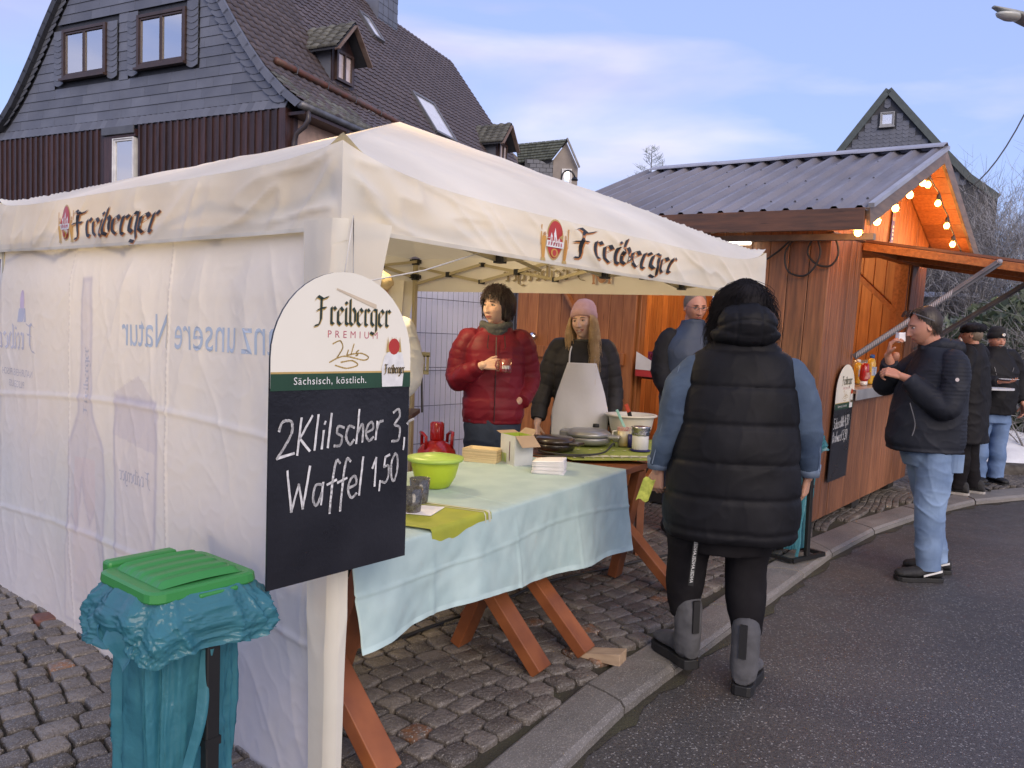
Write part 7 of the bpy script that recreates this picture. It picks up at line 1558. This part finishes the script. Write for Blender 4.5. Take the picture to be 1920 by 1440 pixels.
m = MB(); m.bb(-.011, .011, -.001, .001, 0, .27); m.xf(Matrix.Rotation(R_(4), 4, 'Y')); m.build('strap', joint, st_)
sfn = lambda x, z, l: (z + .0 + (.010 + x) * .07, -.001 - l, x + .01)
for i in range(4): text(st_, sfn, 'ANGEL+', i * .062 + .003, -.006, .019, whitep, .001)
st_.rotation_euler = (0, 0, R_(-12))
hn = MB(); hn.grid(lambda u, v: np.stack([.06 * u - .03 * v, .02 * u, -.10 * v + .01 * np.sin(u * 6)], 1), 6, 6); o = hn.build('crumpled_napkin', mat('lime_print', (.50, .55, .10), (.25, .30, .05), rough=.8, vs=40)); o.location = (.60, 3.42, .90); tag(o, 'green patterned napkin held in the left hand of the woman in the vest', 'napkin')
# ---------------------------------------------------------------- man eating, profile
t = person('man in dark padded jacket and light jeans eating, glasses pushed up on his head', (2.79, 5.14, .0), -97)
H2 = HM_((.02, -.085, 1.675), 3, 14)
navy = mat('navy_jacket', (.014, .016, .024), (.022, .025, .035), rough=.6, vs=7, bump=.12, bs=50, bd=.004, big=3, spec=.18)
aL = [(.215, .06, 1.46), (.27, .00, 1.15), (.13, -.22, 1.34)]; aR = [(-.20, .02, 1.46), (-.26, -.20, 1.27), (-.05, -.22, 1.48)]
make_body(t, skinB, H2, [aL, aR], [[(.09, 0, .9), (.10, .0, .5), (.10, .0, .12)], [(-.09, 0, .9), (-.11, .07, .5), (-.12, .15, .12)]],
  [dict(fore=(.16, -.18, 1.32), w=(.12, -.245, 1.35), d=(-.35, -.9, .30), n=(-.6, .2, -.7), side=-1, curl=(45, 55, 35), thumb=30), dict(fore=(-.06, -.25, 1.43), w=(-.04, -.275, 1.48), d=(.30, .05, 1), n=(.3, 1, -.1), side=-1, curl=(35, 45, 30), thumb=20)],
  chub=1, torso=[(.0, .02, 1.48), ([(0, .03, 1.34), (0, -.02, 1.1), (0, 0, .92)], [.11, .14, .13])], neckr=.066, browm=mat('brow_brown', (.05, .03, .02), rough=.8))
def jk(co): return .0055 * nz(co * np.array([1, 1, 1.6]), 7, 21) + .0011 * np.sin((co[:, 2]) * 2 * math.pi / .024) * (((co[:, 0] > .17) & (co[:, 2] > 1.22) & (co[:, 1] > -.10)) | ((co[:, 2] < 1.12) & (co[:, 1] > .12)))
m = MB(); m.loft(rings([(.86, .215, .225, -.02), (.90, .225, .238, -.025), (1.0, .225, .232, -.02), (1.12, .225, .222, -.012), (1.25, .225, .208, -.0), (1.36, .225, .18, .02), (1.45, .205, .155, .04), (1.52, .14, .13, .035), (1.57, .09, .105, .02)], ((.885,), .006, 0)))
limb(m, [(.14, .06, 1.46), (.20, .06, 1.43), (.235, .045, 1.30), (.25, .0, 1.16), (.205, -.09, 1.22), (.145, -.20, 1.33)], [.075, .084, .084, .080, .072, .054]); limb(m, [(-.15, .04, 1.47), aR[0], aR[1], (-.15, -.22, 1.36), (-.062, -.255, 1.44)], [.09, .09, .08, .07, .052])
cloth(t, 'jacket', m, navy, .0065, 2, .004, 7, 20, jk)
m = MB(); ell(m, (0, .115, 1.535), (.12, .075, .065)); ell(m, (.075, .04, 1.555), (.045, .10, .045)); ell(m, (-.075, .04, 1.555), (.045, .10, .045)); ell(m, (0, -.05, 1.53), (.075, .05, .04)); cloth(t, 'hood', m, navy, .006, 2, .006, 12, 22)
m = MB(); V, F = disc(16, .012); m.add([(.338, .015 + a, 1.345 + b) for a, b in V], F); m.build('sleeve_badge', mat('badge_pale', (.55, .48, .48), rough=.5), t)
m = MB(); m.tube(smooth([(.19, -.20, 1.18), (.215, -.17, 1.05), (.22, -.185, .97)]), .0035, 5); m.build('zip', zinc, t)
m = MB(); m.loft(rings([(.76, .16, .135, .0), (.86, .185, .165, .0), (.98, .19, .17, 0)])); limb(m, [(.09, .01, .86), (.10, .01, .66), (.105, .0, .48), (.10, .005, .28), (.10, .02, .075)], [.118, .105, .092, .083, .074]); limb(m, [(-.09, .01, .86), (-.10, .04, .66), (-.11, .08, .48), (-.12, .11, .28), (-.12, .15, .075)], [.118, .105, .090, .082, .072])
def jf(co): lo = np.exp(-((co[:, 2] - .12) / .12) ** 2); return .004 * nz(co * np.array([1, 1, 1.5]), 7, 31) + .010 * rz_(co * np.array([1, 1, 1.6]) + co[:, [2, 2, 0]] * .25, 8, 32, 3) * (.25 + lo + np.exp(-((co[:, 2] - .5) / .1) ** 2) * .6)
J_ = cloth(t, 'jeans', m, denim_l, .0065, 2, .003, 8, 30, jf)
m = MB(); m.grid(lambda u, v: np.stack([.165 + .022 * np.sin(u * 3) + .01 * v, .05 + .11 * u, .74 + .12 * v], 1), 6, 6); m.build('pocket', denim_l, J_)
for pos, yw in (((.10, .02, 0), 6), ((-.12, .16, 0), -4)):
    o, M_ = shoe(t, pos, yw, mat('black_mesh', (.016, .016, .018), (.03, .03, .032), rough=.8, vs=30), rub, .30, .055, .10, .045, .030)
    m = MB()
    for k in range(1): m.add([(.050, .06, .075), (.052, -.06, .040), (.053, -.06, .052), (.049, .06, .088)], [(0, 1, 2, 3)]); m.xf(M_); 
    sx_ = m.build('stripe', whitep, o); mm = sx_.modifiers.new('s', 'SOLIDIFY'); mm.thickness = .006
    m = MB(); m.tube([(.0, -.035, .115), (.03, -.05, .10), (-.03, -.06, .095), (.03, -.08, .085), (-.025, -.09, .08)], .004, 5); m.xf(M_); m.build('lace', mat('lace_brown', (.12, .03, .02), rough=.7), o)
brn_h = mat('brown_hair', (.022, .014, .010), (.040, .027, .018), rough=.5, vs=14)
hair_cap(t, brn_h, H2, (0, .030, .030), (.0825, .094, .104), 2)
strands(t, 'hair_strands', brn_h, H2, 2200, 21, lambda d: (d[2] > .50 and d[1] > -.40) or (d[1] > .15 and d[2] > -.35), lambda d: .030, .0012, .5, .001, 1.04, .0)
sg_ = thing('sunglasses', 'sunglasses pushed up on the head of the man eating', 'glasses', M=Matrix.Translation((2.79, 5.14, 0)) @ Matrix.Rotation(R_(-97), 4, 'Z') @ H2)
for sx in (-1, 1):
    m = MB(); m.lathe([(0, 0), (.026, .001), (.026, .004), (0, .005)], 16); m.xf(Matrix.Translation((sx * .034, -.088, .108)) @ Matrix.Rotation(R_(52), 4, 'X')); m.build('lens', joint, sg_)
    m = MB(); m.tube([(sx * .062, -.075, .108), (sx * .092, -.02, .068), (sx * .097, .035, .030)], .003, 6); m.build('temple', mat('temple_grey', (.12, .12, .13), rough=.3), sg_)
def paper(nm, loc, s_, label, cat='napkin', seed=1):
    m = MB(); v, f = stone_v(s_, s_ * .8, s_ * .6, seed); v = v + .12 * s_ * np.stack([nz(v, 2.2 / s_, 1), nz(v, 2.2 / s_, 2), nz(v, 2.2 / s_, 3)], 1); m.add(v, f); o = m.build(nm, napm); o.location = loc; return tag(o, label, cat)
W2 = Matrix.Translation((2.79, 5.14, 0)) @ Matrix.Rotation(R_(-97), 4, 'Z')
paper('paper_napkin', W2 @ Vector((-.0, -.215, 1.60)), .055, 'white paper napkin the man eating holds to his mouth', seed=4)
# ---------------------------------------------------------------- woman in red jacket
t = person('woman in dark red quilted jacket with short dark hair holding a glass mug', (-.115, 4.95, .05), 4)
H3 = HM_((-.0, -.01, 1.645), -42, -3)
redj = mat('red_nylon', (.150, .008, .018), (.195, .012, .026), rough=.5, vs=5, bump=.12, bs=45, bd=.004, spec=.25, big=3); greyk = mat('grey_knit', (.07, .072, .072), (.10, .10, .10), rough=.9, vs=20, bump=.5, bs=60)
aR = [(-.175, .02, 1.43), (-.235, -.02, 1.185), (-.08, -.20, 1.285)]; aL = [(.175, .02, 1.43), (.230, .06, 1.20), (.150, -.10, 1.06)]
make_body(t, skinC, H3, [aR, aL], [[(.09, 0, .85), (.09, 0, .5), (.09, 0, .1)], [(-.09, 0, .85), (-.09, 0, .5), (-.09, 0, .1)]],
  [dict(fore=(-.12, -.165, 1.265), w=(-.075, -.205, 1.285), d=(.95, -.28, .12), n=(.1, .9, -.3), side=1, curl=(45, 55, 35), thumb=25, sc=.95)],
  fem=True, smile=.1, torso=[(0, .02, 1.48), ([(0, 0, 1.4), (0, 0, 1.1), (0, 0, .9)], [.12, .13, .13])])
sr = tuple(np.arange(.935, 1.5, .07))
m = MB(); m.loft(rings([(.915, .185, .145, .0), (.94, .198, .155, 0), (1.0, .20, .16, 0), (1.1, .19, .152, 0), (1.25, .19, .145, 0), (1.36, .195, .14, .005), (1.43, .18, .125, .01), (1.49, .11, .10, .015), (1.54, .085, .085, .015)], (sr, .0032, .001)))
limb(m, [(-.13, .02, 1.44), aR[0], (-.218, .02, 1.31), aR[1], (-.17, -.12, 1.23), (-.095, -.19, 1.28)], [.07, .078, .076, .072, .062, .046], .062, .003, .0015); limb(m, [(.13, .02, 1.44), aL[0], (.215, .05, 1.3), aL[1], (.21, .0, 1.12), (.17, -.09, 1.06)], [.07, .078, .074, .070, .062, .052], .062, .003, .0015)
cloth(t, 'quilted_jacket', m, redj, .0065, 1, .004, 7, 40, lambda co: .004 * nz(co * np.array([1, 1, 2.2]), 9, 41))
m = MB(); m.tube([(.0, -.164, .93), (.0, -.170, 1.0), (.0, -.165, 1.2), (.0, -.155, 1.33), (.0, -.115, 1.46)], .004, 6); m.build('zip', mat('dark_zip', (.05, .01, .015), rough=.5), t)
for sx in (-1, 1): m = MB(); m.tube([(sx * .05, -.125, 1.47), (sx * .055, -.150, 1.40), (sx * .05, -.158, 1.385)], .003, 5); m.build('hood_cord', joint, t)
m = MB(); 
for k in range(3): m.tube([(.078 * math.cos(a) * (1 + .05 * k), .012 + .08 * math.sin(a) * (1 + .06 * k), 1.475 + .028 * k + .010 * math.sin(a * 2 + k)) for a in np.linspace(0, 6.283, 26)], .022, 10)
cloth(t, 'scarf', m, greyk, .006, 2, .004, 20, 42)
m = MB(); ell(m, (0, .10, 1.49), (.13, .07, .06)); cloth(t, 'hood', m, redj, .007, 2, .006, 12, 43)
m = MB(); m.loft(rings([(.72, .165, .13, .0), (.85, .185, .145, .0), (.97, .18, .14, 0)])); limb(m, [(.085, 0, .8), (.09, 0, .5), (.09, .0, .1)], [.10, .075, .06]); limb(m, [(-.085, 0, .8), (-.09, 0, .5), (-.09, .0, .1)], [.10, .075, .06]); cloth(t, 'jeans', m, denim_d, .010, 2, .005, 9, 44)
for sx in (-.09, .09): shoe(t, (sx, .03, 0), 0, rub, rub, .26)
bob = mat('dark_red_hair', (.016, .006, .006), (.038, .013, .013), rough=.4, vs=12, spec=.6)
hair_cap(t, bob, H3, (0, .036, .020), (.102, .106, .120), 3)
strands(t, 'hair_strands', bob, H3, 3200, 31, lambda d: (d[2] > .40) or (d[1] > -.25 and d[2] > -.3), lambda d: (.105 - .08 * max(0, -d[1])) * (.8 if d[2] > 0.2 else .40), .0016, .7, .003, 1.20, .01, spike=1)
gmg = thing('glass_mug', 'glass mug of red mulled wine held by the woman in the red jacket', 'mug', Matrix.Translation((-.115, 4.95, .05)) @ Matrix.Rotation(R_(4), 4, 'Z') @ Vector((.055, -.255, 1.245)))
m = MB(); m.lathe([(.0, 0), (.034, 0), (.036, .01), (.037, .085), (.034, .085), (.033, .012), (0, .010)], 24); m.build('glass', mat('mug_glass', (.30, .03, .035), (.12, .012, .015), rough=.08, spec=1, coat=.6), gmg, True)
m = MB(); m.tube([(-.036, 0, .072), (-.058, 0, .07), (-.062, 0, .04), (-.05, 0, .02), (-.035, 0, .02)], .005, 8); m.build('handle', MATS['mug_glass'], gmg, True)
for i in range(5): decal(gmg, 'print', [(-.022 + i * .009, .025), (-.016 + i * .009, .025), (-.014 + i * .009, .045), (-.020 + i * .009, .045)], [(0, 1, 2, 3)], whitep, lambda x, z, l: (x, -math.sqrt(max(.0372 ** 2 - x * x, 0)) - l, z))
# ---------------------------------------------------------------- blonde woman with apron
t = person('smiling young woman with long blonde hair, pale pink knit hat and white apron', (.50, 5.62, .05), -4)
H4 = HM_((.0, -.03, 1.585), -24, -2, -6)
greyj = mat('grey_nylon', (.026, .024, .026), (.036, .034, .037), rough=.6, vs=6, bump=.12, bs=45, bd=.004, big=3, spec=.2)
aR = [(-.18, .02, 1.38), (-.255, .03, 1.12), (-.30, -.06, .88)]; aL = [(.18, .02, 1.38), (.235, .03, 1.12), (.235, -.05, .86)]
make_body(t, skinC, H4, [aR, aL], [[(.09, 0, .85), (.09, 0, .5), (.09, 0, .1)], [(-.09, 0, .85), (-.09, 0, .5), (-.09, 0, .1)]], [dict(fore=(-.295, -.05, .90), w=(-.305, -.07, .85), d=(.1, -.3, -1), n=(.8, -.3, 0), side=-1, curl=(30, 35, 25)), dict(fore=(.235, -.04, .9), w=(.235, -.06, .84), d=(0, -.3, -1), n=(-.8, -.3, 0), side=1, curl=(30, 35, 25))],
  fem=True, smile=1, torso=[(0, .02, 1.42), ([(0, 0, 1.35), (0, 0, 1.1), (0, 0, .9)], [.12, .13, .13])], browm=mat('brow_blond', (.16, .09, .05), rough=.8))
sr = tuple(np.arange(.76, 1.45, .085))
m = MB(); m.loft(rings([(.72, .21, .16, 0), (.9, .205, .16, 0), (1.05, .19, .15, 0), (1.2, .195, .145, 0), (1.32, .20, .135, .005), (1.39, .17, .115, .01), (1.45, .10, .09, .015)], (sr, .004, .002)))
limb(m, [(-.12, .02, 1.39), aR[0], aR[1], (-.285, -.01, 1.0), aR[2]], [.07, .08, .074, .068, .055], .085, .004, .002); limb(m, [(.12, .02, 1.39), aL[0], aL[1], (.24, .0, 1.0), aL[2]], [.07, .08, .074, .068, .055], .085, .004, .002)
cloth(t, 'winter_jacket', m, greyj, .007, 1, .004, 7, 50)
m = MB(); ell(m, (.0, .08, 1.43), (.15, .08, .05)); ell(m, (.10, .01, 1.435), (.05, .09, .035)); cloth(t, 'hood', m, greyj, .007, 2, .008, 12, 52)
def apr(u, v):
    z = 1.30 - .70 * v; hw_ = np.interp(z, [.60, .95, 1.08, 1.30], [.20, .20, .17, .10]); x = (u - .5) * 2 * hw_; y = -.168 + .055 * (np.abs(x) / .2) ** 2.2 + .009 * nz(np.stack([x * 4, v * 1.5, x * 0], 1), 2.5, 3) + .014 * np.sin(x * 45) * v ** 2 * .4
    return np.stack([x, y, z], 1)
m = MB(); m.grid(apr, 40, 60); o = m.build('apron', mat('apron_white', (.74, .72, .74), (.66, .64, .67), rough=.6, vs=3, bump=.2, bs=20, bd=.01), t, True); s_ = o.modifiers.new('s', 'SOLIDIFY'); s_.thickness = .003
for sx in (-1, 1): m = MB(); m.tube(smooth([(sx * .09, -.155, 1.29), (sx * .085, -.115, 1.38), (sx * .06, -.02, 1.455)]), .006, 6); m.build('apron_strap', MATS['apron_white'], o)
m = MB(); 
for k in range(2): m.tube([(.07 * math.cos(a), .01 + .07 * math.sin(a), 1.425 + .025 * k) for a in np.linspace(0, 6.283, 22)], .018, 8)
cloth(t, 'snood', m, greyk, .007, 2, .003, 20, 53)
blond = mat('blond_hair', (.62, .42, .21), (.45, .28, .12), rough=.4, vs=18, spec=.6)
hair_cap(t, blond, H4, (0, .028, .004), (.086, .092, .105), 4)
strands(t, 'hair_strands', blond, H4, 2400, 41, lambda d: (abs(d[0]) > .80 and d[1] > -.45 and -.4 < d[2] < .5) or (d[1] > .3 and abs(d[2]) < .5), lambda d: .40 if abs(d[0]) > .4 else .25, .0018, 1.3, .012, 1.08, .02, side=(0, -.22, 0))
beanie(t, mat('pink_knit', (.58, .36, .35), (.52, .31, .30), rough=.95, vs=30, bump=.4, bs=80), H4, .135, .05, -16, r=.088, slouch=.12)
m = MB(); m.tube([(t_, -.0865 - .003 + abs(t_) * .28, -.0645 + 3.5 * t_ * t_) for t_ in np.linspace(-.018, .018, 7)], [.0008, .002, .0027, .003, .0027, .002, .0008], 6); m.xf(H4); m.build('teeth', mat('teeth', (.7, .68, .64), rough=.3), t)
# ---------------------------------------------------------------- man with glasses in the hut doorway
t = person('tall man with rimless glasses in dark blue jacket looking down at the hut side opening', (1.345, 5.85, .05), 12)
H5 = HM_((.0, -.04, 1.735), -4, 12); bluej = mat('blue_softshell', (.018, .032, .065), (.026, .042, .08), rough=.6, vs=6); blkj = mat('black_softshell', (.010, .010, .013), (.016, .016, .019), rough=.65, vs=6, spec=.15)
aR = [(-.19, .02, 1.49), (-.24, -.02, 1.23), (-.20, -.20, 1.04)]; aL = [(.19, .02, 1.49), (.24, -.02, 1.23), (.20, -.20, 1.04)]
make_body(t, skinB, H5, [aR, aL], [[(.1, 0, .9), (.1, 0, .5), (.1, 0, .1)], [(-.1, 0, .9), (-.1, 0, .5), (-.1, 0, .1)]], [dict(fore=(-.22, -.18, 1.06), w=(-.21, -.23, 1.01), d=(.2, -.5, -.8), n=(.6, 0, -.6), side=-1), dict(fore=(.22, -.18, 1.06), w=(.21, -.23, 1.01), d=(-.2, -.5, -.8), n=(-.6, 0, -.6), side=1)], chub=.4, torso=[(0, .02, 1.56), ([(0, 0, 1.48), (0, 0, 1.1), (0, 0, .95)], [.14, .15, .14])], neckr=.062)
m = MB(); m.loft(rings([(.85, .21, .16, 0), (1.0, .22, .17, 0), (1.2, .22, .165, 0), (1.38, .225, .155, 0), (1.50, .19, .13, .01), (1.58, .10, .10, .0), (1.64, .082, .085, -.005)])); cloth(t, 'jacket', m, bluej, .009, 2, .006, 6, 60)
m = MB(); limb(m, [(-.13, .02, 1.50), aR[0], aR[1], aR[2]], [.07, .078, .070, .052]); limb(m, [(.13, .02, 1.50), aL[0], aL[1], aL[2]], [.07, .078, .070, .052]); ell(m, (0, .02, 1.515), (.19, .125, .05)); cloth(t, 'sleeves', m, blkj, .009, 2, .006, 8, 61)
m = MB(); m.loft(rings([(.72, .16, .13, 0), (.9, .18, .15, 0)])); limb(m, [(.09, 0, .8), (.1, 0, .5), (.1, 0, .08)], [.10, .08, .065]); limb(m, [(-.09, 0, .8), (-.1, 0, .5), (-.1, 0, .08)], [.10, .08, .065]); cloth(t, 'trousers', m, denim_d, .012, 2, .005, 8, 62)
for sx in (-.1, .1): shoe(t, (sx, .03, -.02), 0, rub, rub, .28)
hair_cap(t, mat('grey_hair', (.14, .10, .07), (.20, .15, .11), rough=.6, vs=20), H5, (0, .028, .028), (.082, .095, .104), 5)
gl = MB(); 
for sx in (-1, 1):
    gl.tube([(sx * .031 + .019 * math.cos(a), -.099, .008 + .012 * math.sin(a)) for a in np.linspace(0, 6.283, 17)], .0016, 5); gl.tube([(sx * .05, -.098, .012), (sx * .074, -.06, .012), (sx * .078, .0, .01)], .0016, 5)
gl.tube([(-.012, -.100, .010), (.012, -.100, .010)], .0014, 5); gl.xf(H5); gl.build('spectacles', mat('spec_frame', (.08, .08, .09), rough=.3, metal=.7), t)
# ---------------------------------------------------------------- far pair at the standing table
t = person('person in long black coat and slouchy cap seen from behind between two men', (4.76, 8.05, .05), 220)
H6 = HM_((0, -.02, 1.66), 20, 4)
aL = [(.19, .02, 1.46), (.26, .0, 1.2), (.20, -.22, 1.16)]; aR = [(-.19, .02, 1.46), (-.26, .0, 1.2), (-.20, -.22, 1.16)]
make_body(t, skinB, H6, [aL, aR], [[(.1, 0, .9), (.1, 0, .5), (.12, 0, .1)], [(-.1, 0, .9), (-.1, 0, .5), (-.14, .05, .1)]], [dict(fore=(-.2, -.2, 1.16), w=(-.19, -.26, 1.16), d=(.2, -1, 0), n=(0, 0, -1), side=-1), dict(fore=(.2, -.2, 1.16), w=(.19, -.26, 1.16), d=(-.2, -1, 0), n=(0, 0, -1), side=1)], torso=[(0, .02, 1.5), ([(0, 0, 1.42), (0, 0, 1.1), (0, 0, .9)], [.13, .15, .14])], voxh=.006)
m = MB(); m.loft(rings([(.55, .24, .20, 0), (.8, .235, .19, 0), (1.1, .225, .18, 0), (1.3, .23, .165, 0), (1.43, .20, .14, .01), (1.51, .10, .10, .01), (1.57, .085, .09, .01)])); limb(m, [(.13, .02, 1.46), *aL], [.08, .088, .075, .06]); limb(m, [(-.13, .02, 1.46), *aR], [.08, .088, .075, .06]); cloth(t, 'long_coat', m, blkj, .011, 2, .007, 7, 70)
m = MB(); limb(m, [(.09, 0, .8), (.1, 0, .5), (.12, 0, .06)], [.11, .09, .08]); limb(m, [(-.09, 0, .8), (-.1, 0, .5), (-.14, .05, .06)], [.11, .09, .08]); cloth(t, 'trousers', m, leg_b, .011, 2, .007, 7, 71)
for p in ((.12, .02, 0), (-.14, .08, 0)): shoe(t, p, 10, mat('black_mesh', .02), mat('white_sole', (.45, .43, .40), rough=.6), .29)
m = MB(); ell(m, (0, .02, .065), (.112, .125, .062)); ell(m, (0, -.06, .045), (.08, .05, .03)); m.xf(H6); cloth(t, 'slouchy_cap', m, blkj, .006, 2, .006, 14, 72)
hair_cap(t, MATS['grey_hair'], H6, (0, .028, .0), (.080, .085, .08), 5)
m = MB(); ell(m, (0, -.088, -.05), (.045, .022, .035)); m.xf(H6); m.build('face_mask', whitep, t, True)
t = person('old man in black knit hat and blue jeans facing the camera at the right edge', (5.44, 8.75, .05), 2)
H7 = HM_((0, -.02, 1.625), -4, 3)
aR = [(-.21, .02, 1.44), (-.27, -.04, 1.2), (-.12, -.25, 1.17)]; aL = [(.21, .02, 1.44), (.30, .02, 1.18), (.30, -.08, .95)]
make_body(t, skinB, H7, [aR, aL], [[(.1, 0, .9), (.1, 0, .5), (.1, 0, .1)], [(-.1, 0, .9), (-.1, 0, .5), (-.1, 0, .1)]], [dict(fore=(-.14, -.22, 1.17), w=(-.10, -.27, 1.17), d=(.6, -.8, 0), n=(0, 0, 1), side=-1, curl=(20, 20, 15)), dict(fore=(.3, -.07, .98), w=(.3, -.09, .92), d=(0, -.2, -1), n=(-.8, 0, 0), side=1)], chub=.5, torso=[(0, .02, 1.48), ([(0, 0, 1.4), (0, 0, 1.1), (0, 0, .9)], [.14, .16, .15])], neckr=.062, browm=mat('brow_grey', (.25, .23, .2), rough=.8), voxh=.005)
m = MB(); m.loft(rings([(.80, .235, .19, 0), (.95, .245, .20, -.01), (1.15, .245, .20, -.01), (1.32, .245, .17, 0), (1.42, .205, .14, .01), (1.50, .12, .11, .01), (1.56, .10, .10, .0)])); limb(m, [(-.13, .02, 1.44), *aR], [.085, .092, .082, .06]); limb(m, [(.13, .02, 1.44), *aL], [.085, .092, .082, .06]); JJ = cloth(t, 'jacket', m, blkj, .010, 2, .007, 7, 80)
for sx in (-1, 1): m = MB(); m.tube([(sx * .11, -.168, 1.33), (sx * .085, -.178, 1.24)], .004, 5); m.build('pocket_zip', zinc, JJ)
m = MB(); m.loft(rings([(.70, .17, .14, 0), (.85, .20, .165, 0), (.9, .20, .165, 0)])); limb(m, [(.10, 0, .82), (.105, 0, .5), (.10, .0, .07)], [.115, .09, .082]); limb(m, [(-.10, 0, .82), (-.105, 0, .5), (-.10, .0, .07)], [.115, .09, .082]); cloth(t, 'jeans', m, denim_m, .009, 2, .004, 7, 81, lambda co: .009 * nz(co * np.array([1, 1, 2.2]), 8, 82))
for sx in (-.1, .1): shoe(t, (sx, .03, 0), 8 * np.sign(sx), rub, rub, .29)
beanie(t, mat('black_knit', (.012, .012, .013), (.02, .02, .022), rough=.95, vs=30, bump=.4, bs=80), H7, .12, .05, -6, r=.086)
m = MB(); V, F = disc(5, .016); 
for k in range(5): V, F = disc(8, .0075, .011 * math.cos(k * 1.257), .011 * math.sin(k * 1.257)); m.add([(a, -.121, .070 + b) for a, b in V], [f[::-1] for f in F])
m.xf(H7); m.build('hat_emblem', whitep, t)
m = MB(); m.tube([(a * .026, -.094 + a * a * .012, -.052 - .004 * a * a) for a in np.linspace(-1, 1, 7)], [.002, .005, .006, .006, .006, .005, .002], 6); m.xf(H7); m.build('moustache', mat('grey_moustache', (.35, .33, .30), rough=.9), t)
stt = thing('standing_table', 'tall bar table with thin black base between the two far visitors', 'table', (5.12, 8.42, .06))
m = MB(); m.lathe([(0, 0), (.30, 0), (.30, .02), (0, .022)], 32, (0, 0, 1.08)); m.build('tabletop', mat('white_top', (.62, .63, .66), rough=.4), stt)
m = MB(); m.tube([(0, 0, .04), (0, 0, 1.08)], .02, 8); m.build('pole', joint, stt)
for k in range(3): a = k * 2.09 + .5; m = MB(); m.tube(smooth([(0, 0, .10), (.12 * math.cos(a), .12 * math.sin(a), .03), (.28 * math.cos(a), .28 * math.sin(a), .012)]), .012, 6); m.build('foot', joint, stt)
pl = MB(); pl.lathe([(0, 0), (.06, .001), (.10, .014), (.098, .016), (0, .004)], 24); o = pl.build('paper_plate', whitep); o.location = (5.42, 8.45, 1.24); tag(o, 'white paper plate in front of the old man', 'plate')
# ---------------------------------------------------------------- cook behind the menu board
t = person('cook in white jacket and pale yellow cap almost hidden behind the large menu board', (-.83, 4.62, .05), -30)
H8 = HM_((0, -.03, 1.68), -20, 10); whj = mat('white_jacket', (.62, .61, .60), (.54, .53, .53), rough=.8, vs=4)
aL = [(.19, .02, 1.47), (.25, -.0, 1.2), (.20, -.18, 1.06)]; aR = [(-.19, .02, 1.47), (-.25, -.03, 1.2), (-.12, -.20, 1.08)]
make_body(t, skinA, H8, [aL, aR], [[(.1, 0, .9), (.1, 0, .5), (.1, 0, .1)], [(-.1, 0, .9), (-.1, 0, .5), (-.1, 0, .1)]], [dict(fore=(.2, -.15, 1.07), w=(.19, -.21, 1.05), d=(-.1, -1, 0), n=(-.8, 0, -.2), side=1, curl=(60, 60, 40)), dict(fore=(-.13, -.17, 1.08), w=(-.11, -.23, 1.07), d=(.3, -1, 0), n=(.8, 0, -.2), side=-1)], torso=[(0, .02, 1.5), ([(0, 0, 1.42), (0, 0, 1.1), (0, 0, .9)], [.13, .15, .14])], voxh=.005)
m = MB(); m.loft(rings([(.78, .21, .16, 0), (1.0, .215, .165, 0), (1.25, .215, .155, 0), (1.42, .19, .13, .01), (1.50, .11, .10, .01), (1.55, .08, .085, .0)])); limb(m, [(-.13, .02, 1.46), *aR], [.08, .09, .08, .055]); limb(m, [(.13, .02, 1.46), *aL], [.08, .09, .08, .055]); cloth(t, 'white_jacket', m, whj, .010, 2, .007, 8, 90)
m = MB(); limb(m, [(.09, 0, .85), (.1, 0, .5), (.1, 0, .06)], [.11, .085, .07]); limb(m, [(-.09, 0, .85), (-.1, 0, .5), (-.1, 0, .06)], [.11, .085, .07]); cloth(t, 'trousers', m, leg_b, .012, 2, .005, 8, 91)
for sx in (-.1, .1): shoe(t, (sx, .03, 0), 0, rub, rub, .28)
m = MB(); ell(m, (0, .02, .075), (.105, .12, .075)); m.xf(H8); cloth(t, 'cap', m, mat('pale_yellow', (.66, .52, .30), (.58, .45, .26), rough=.8), .006, 2, .007, 18, 92)
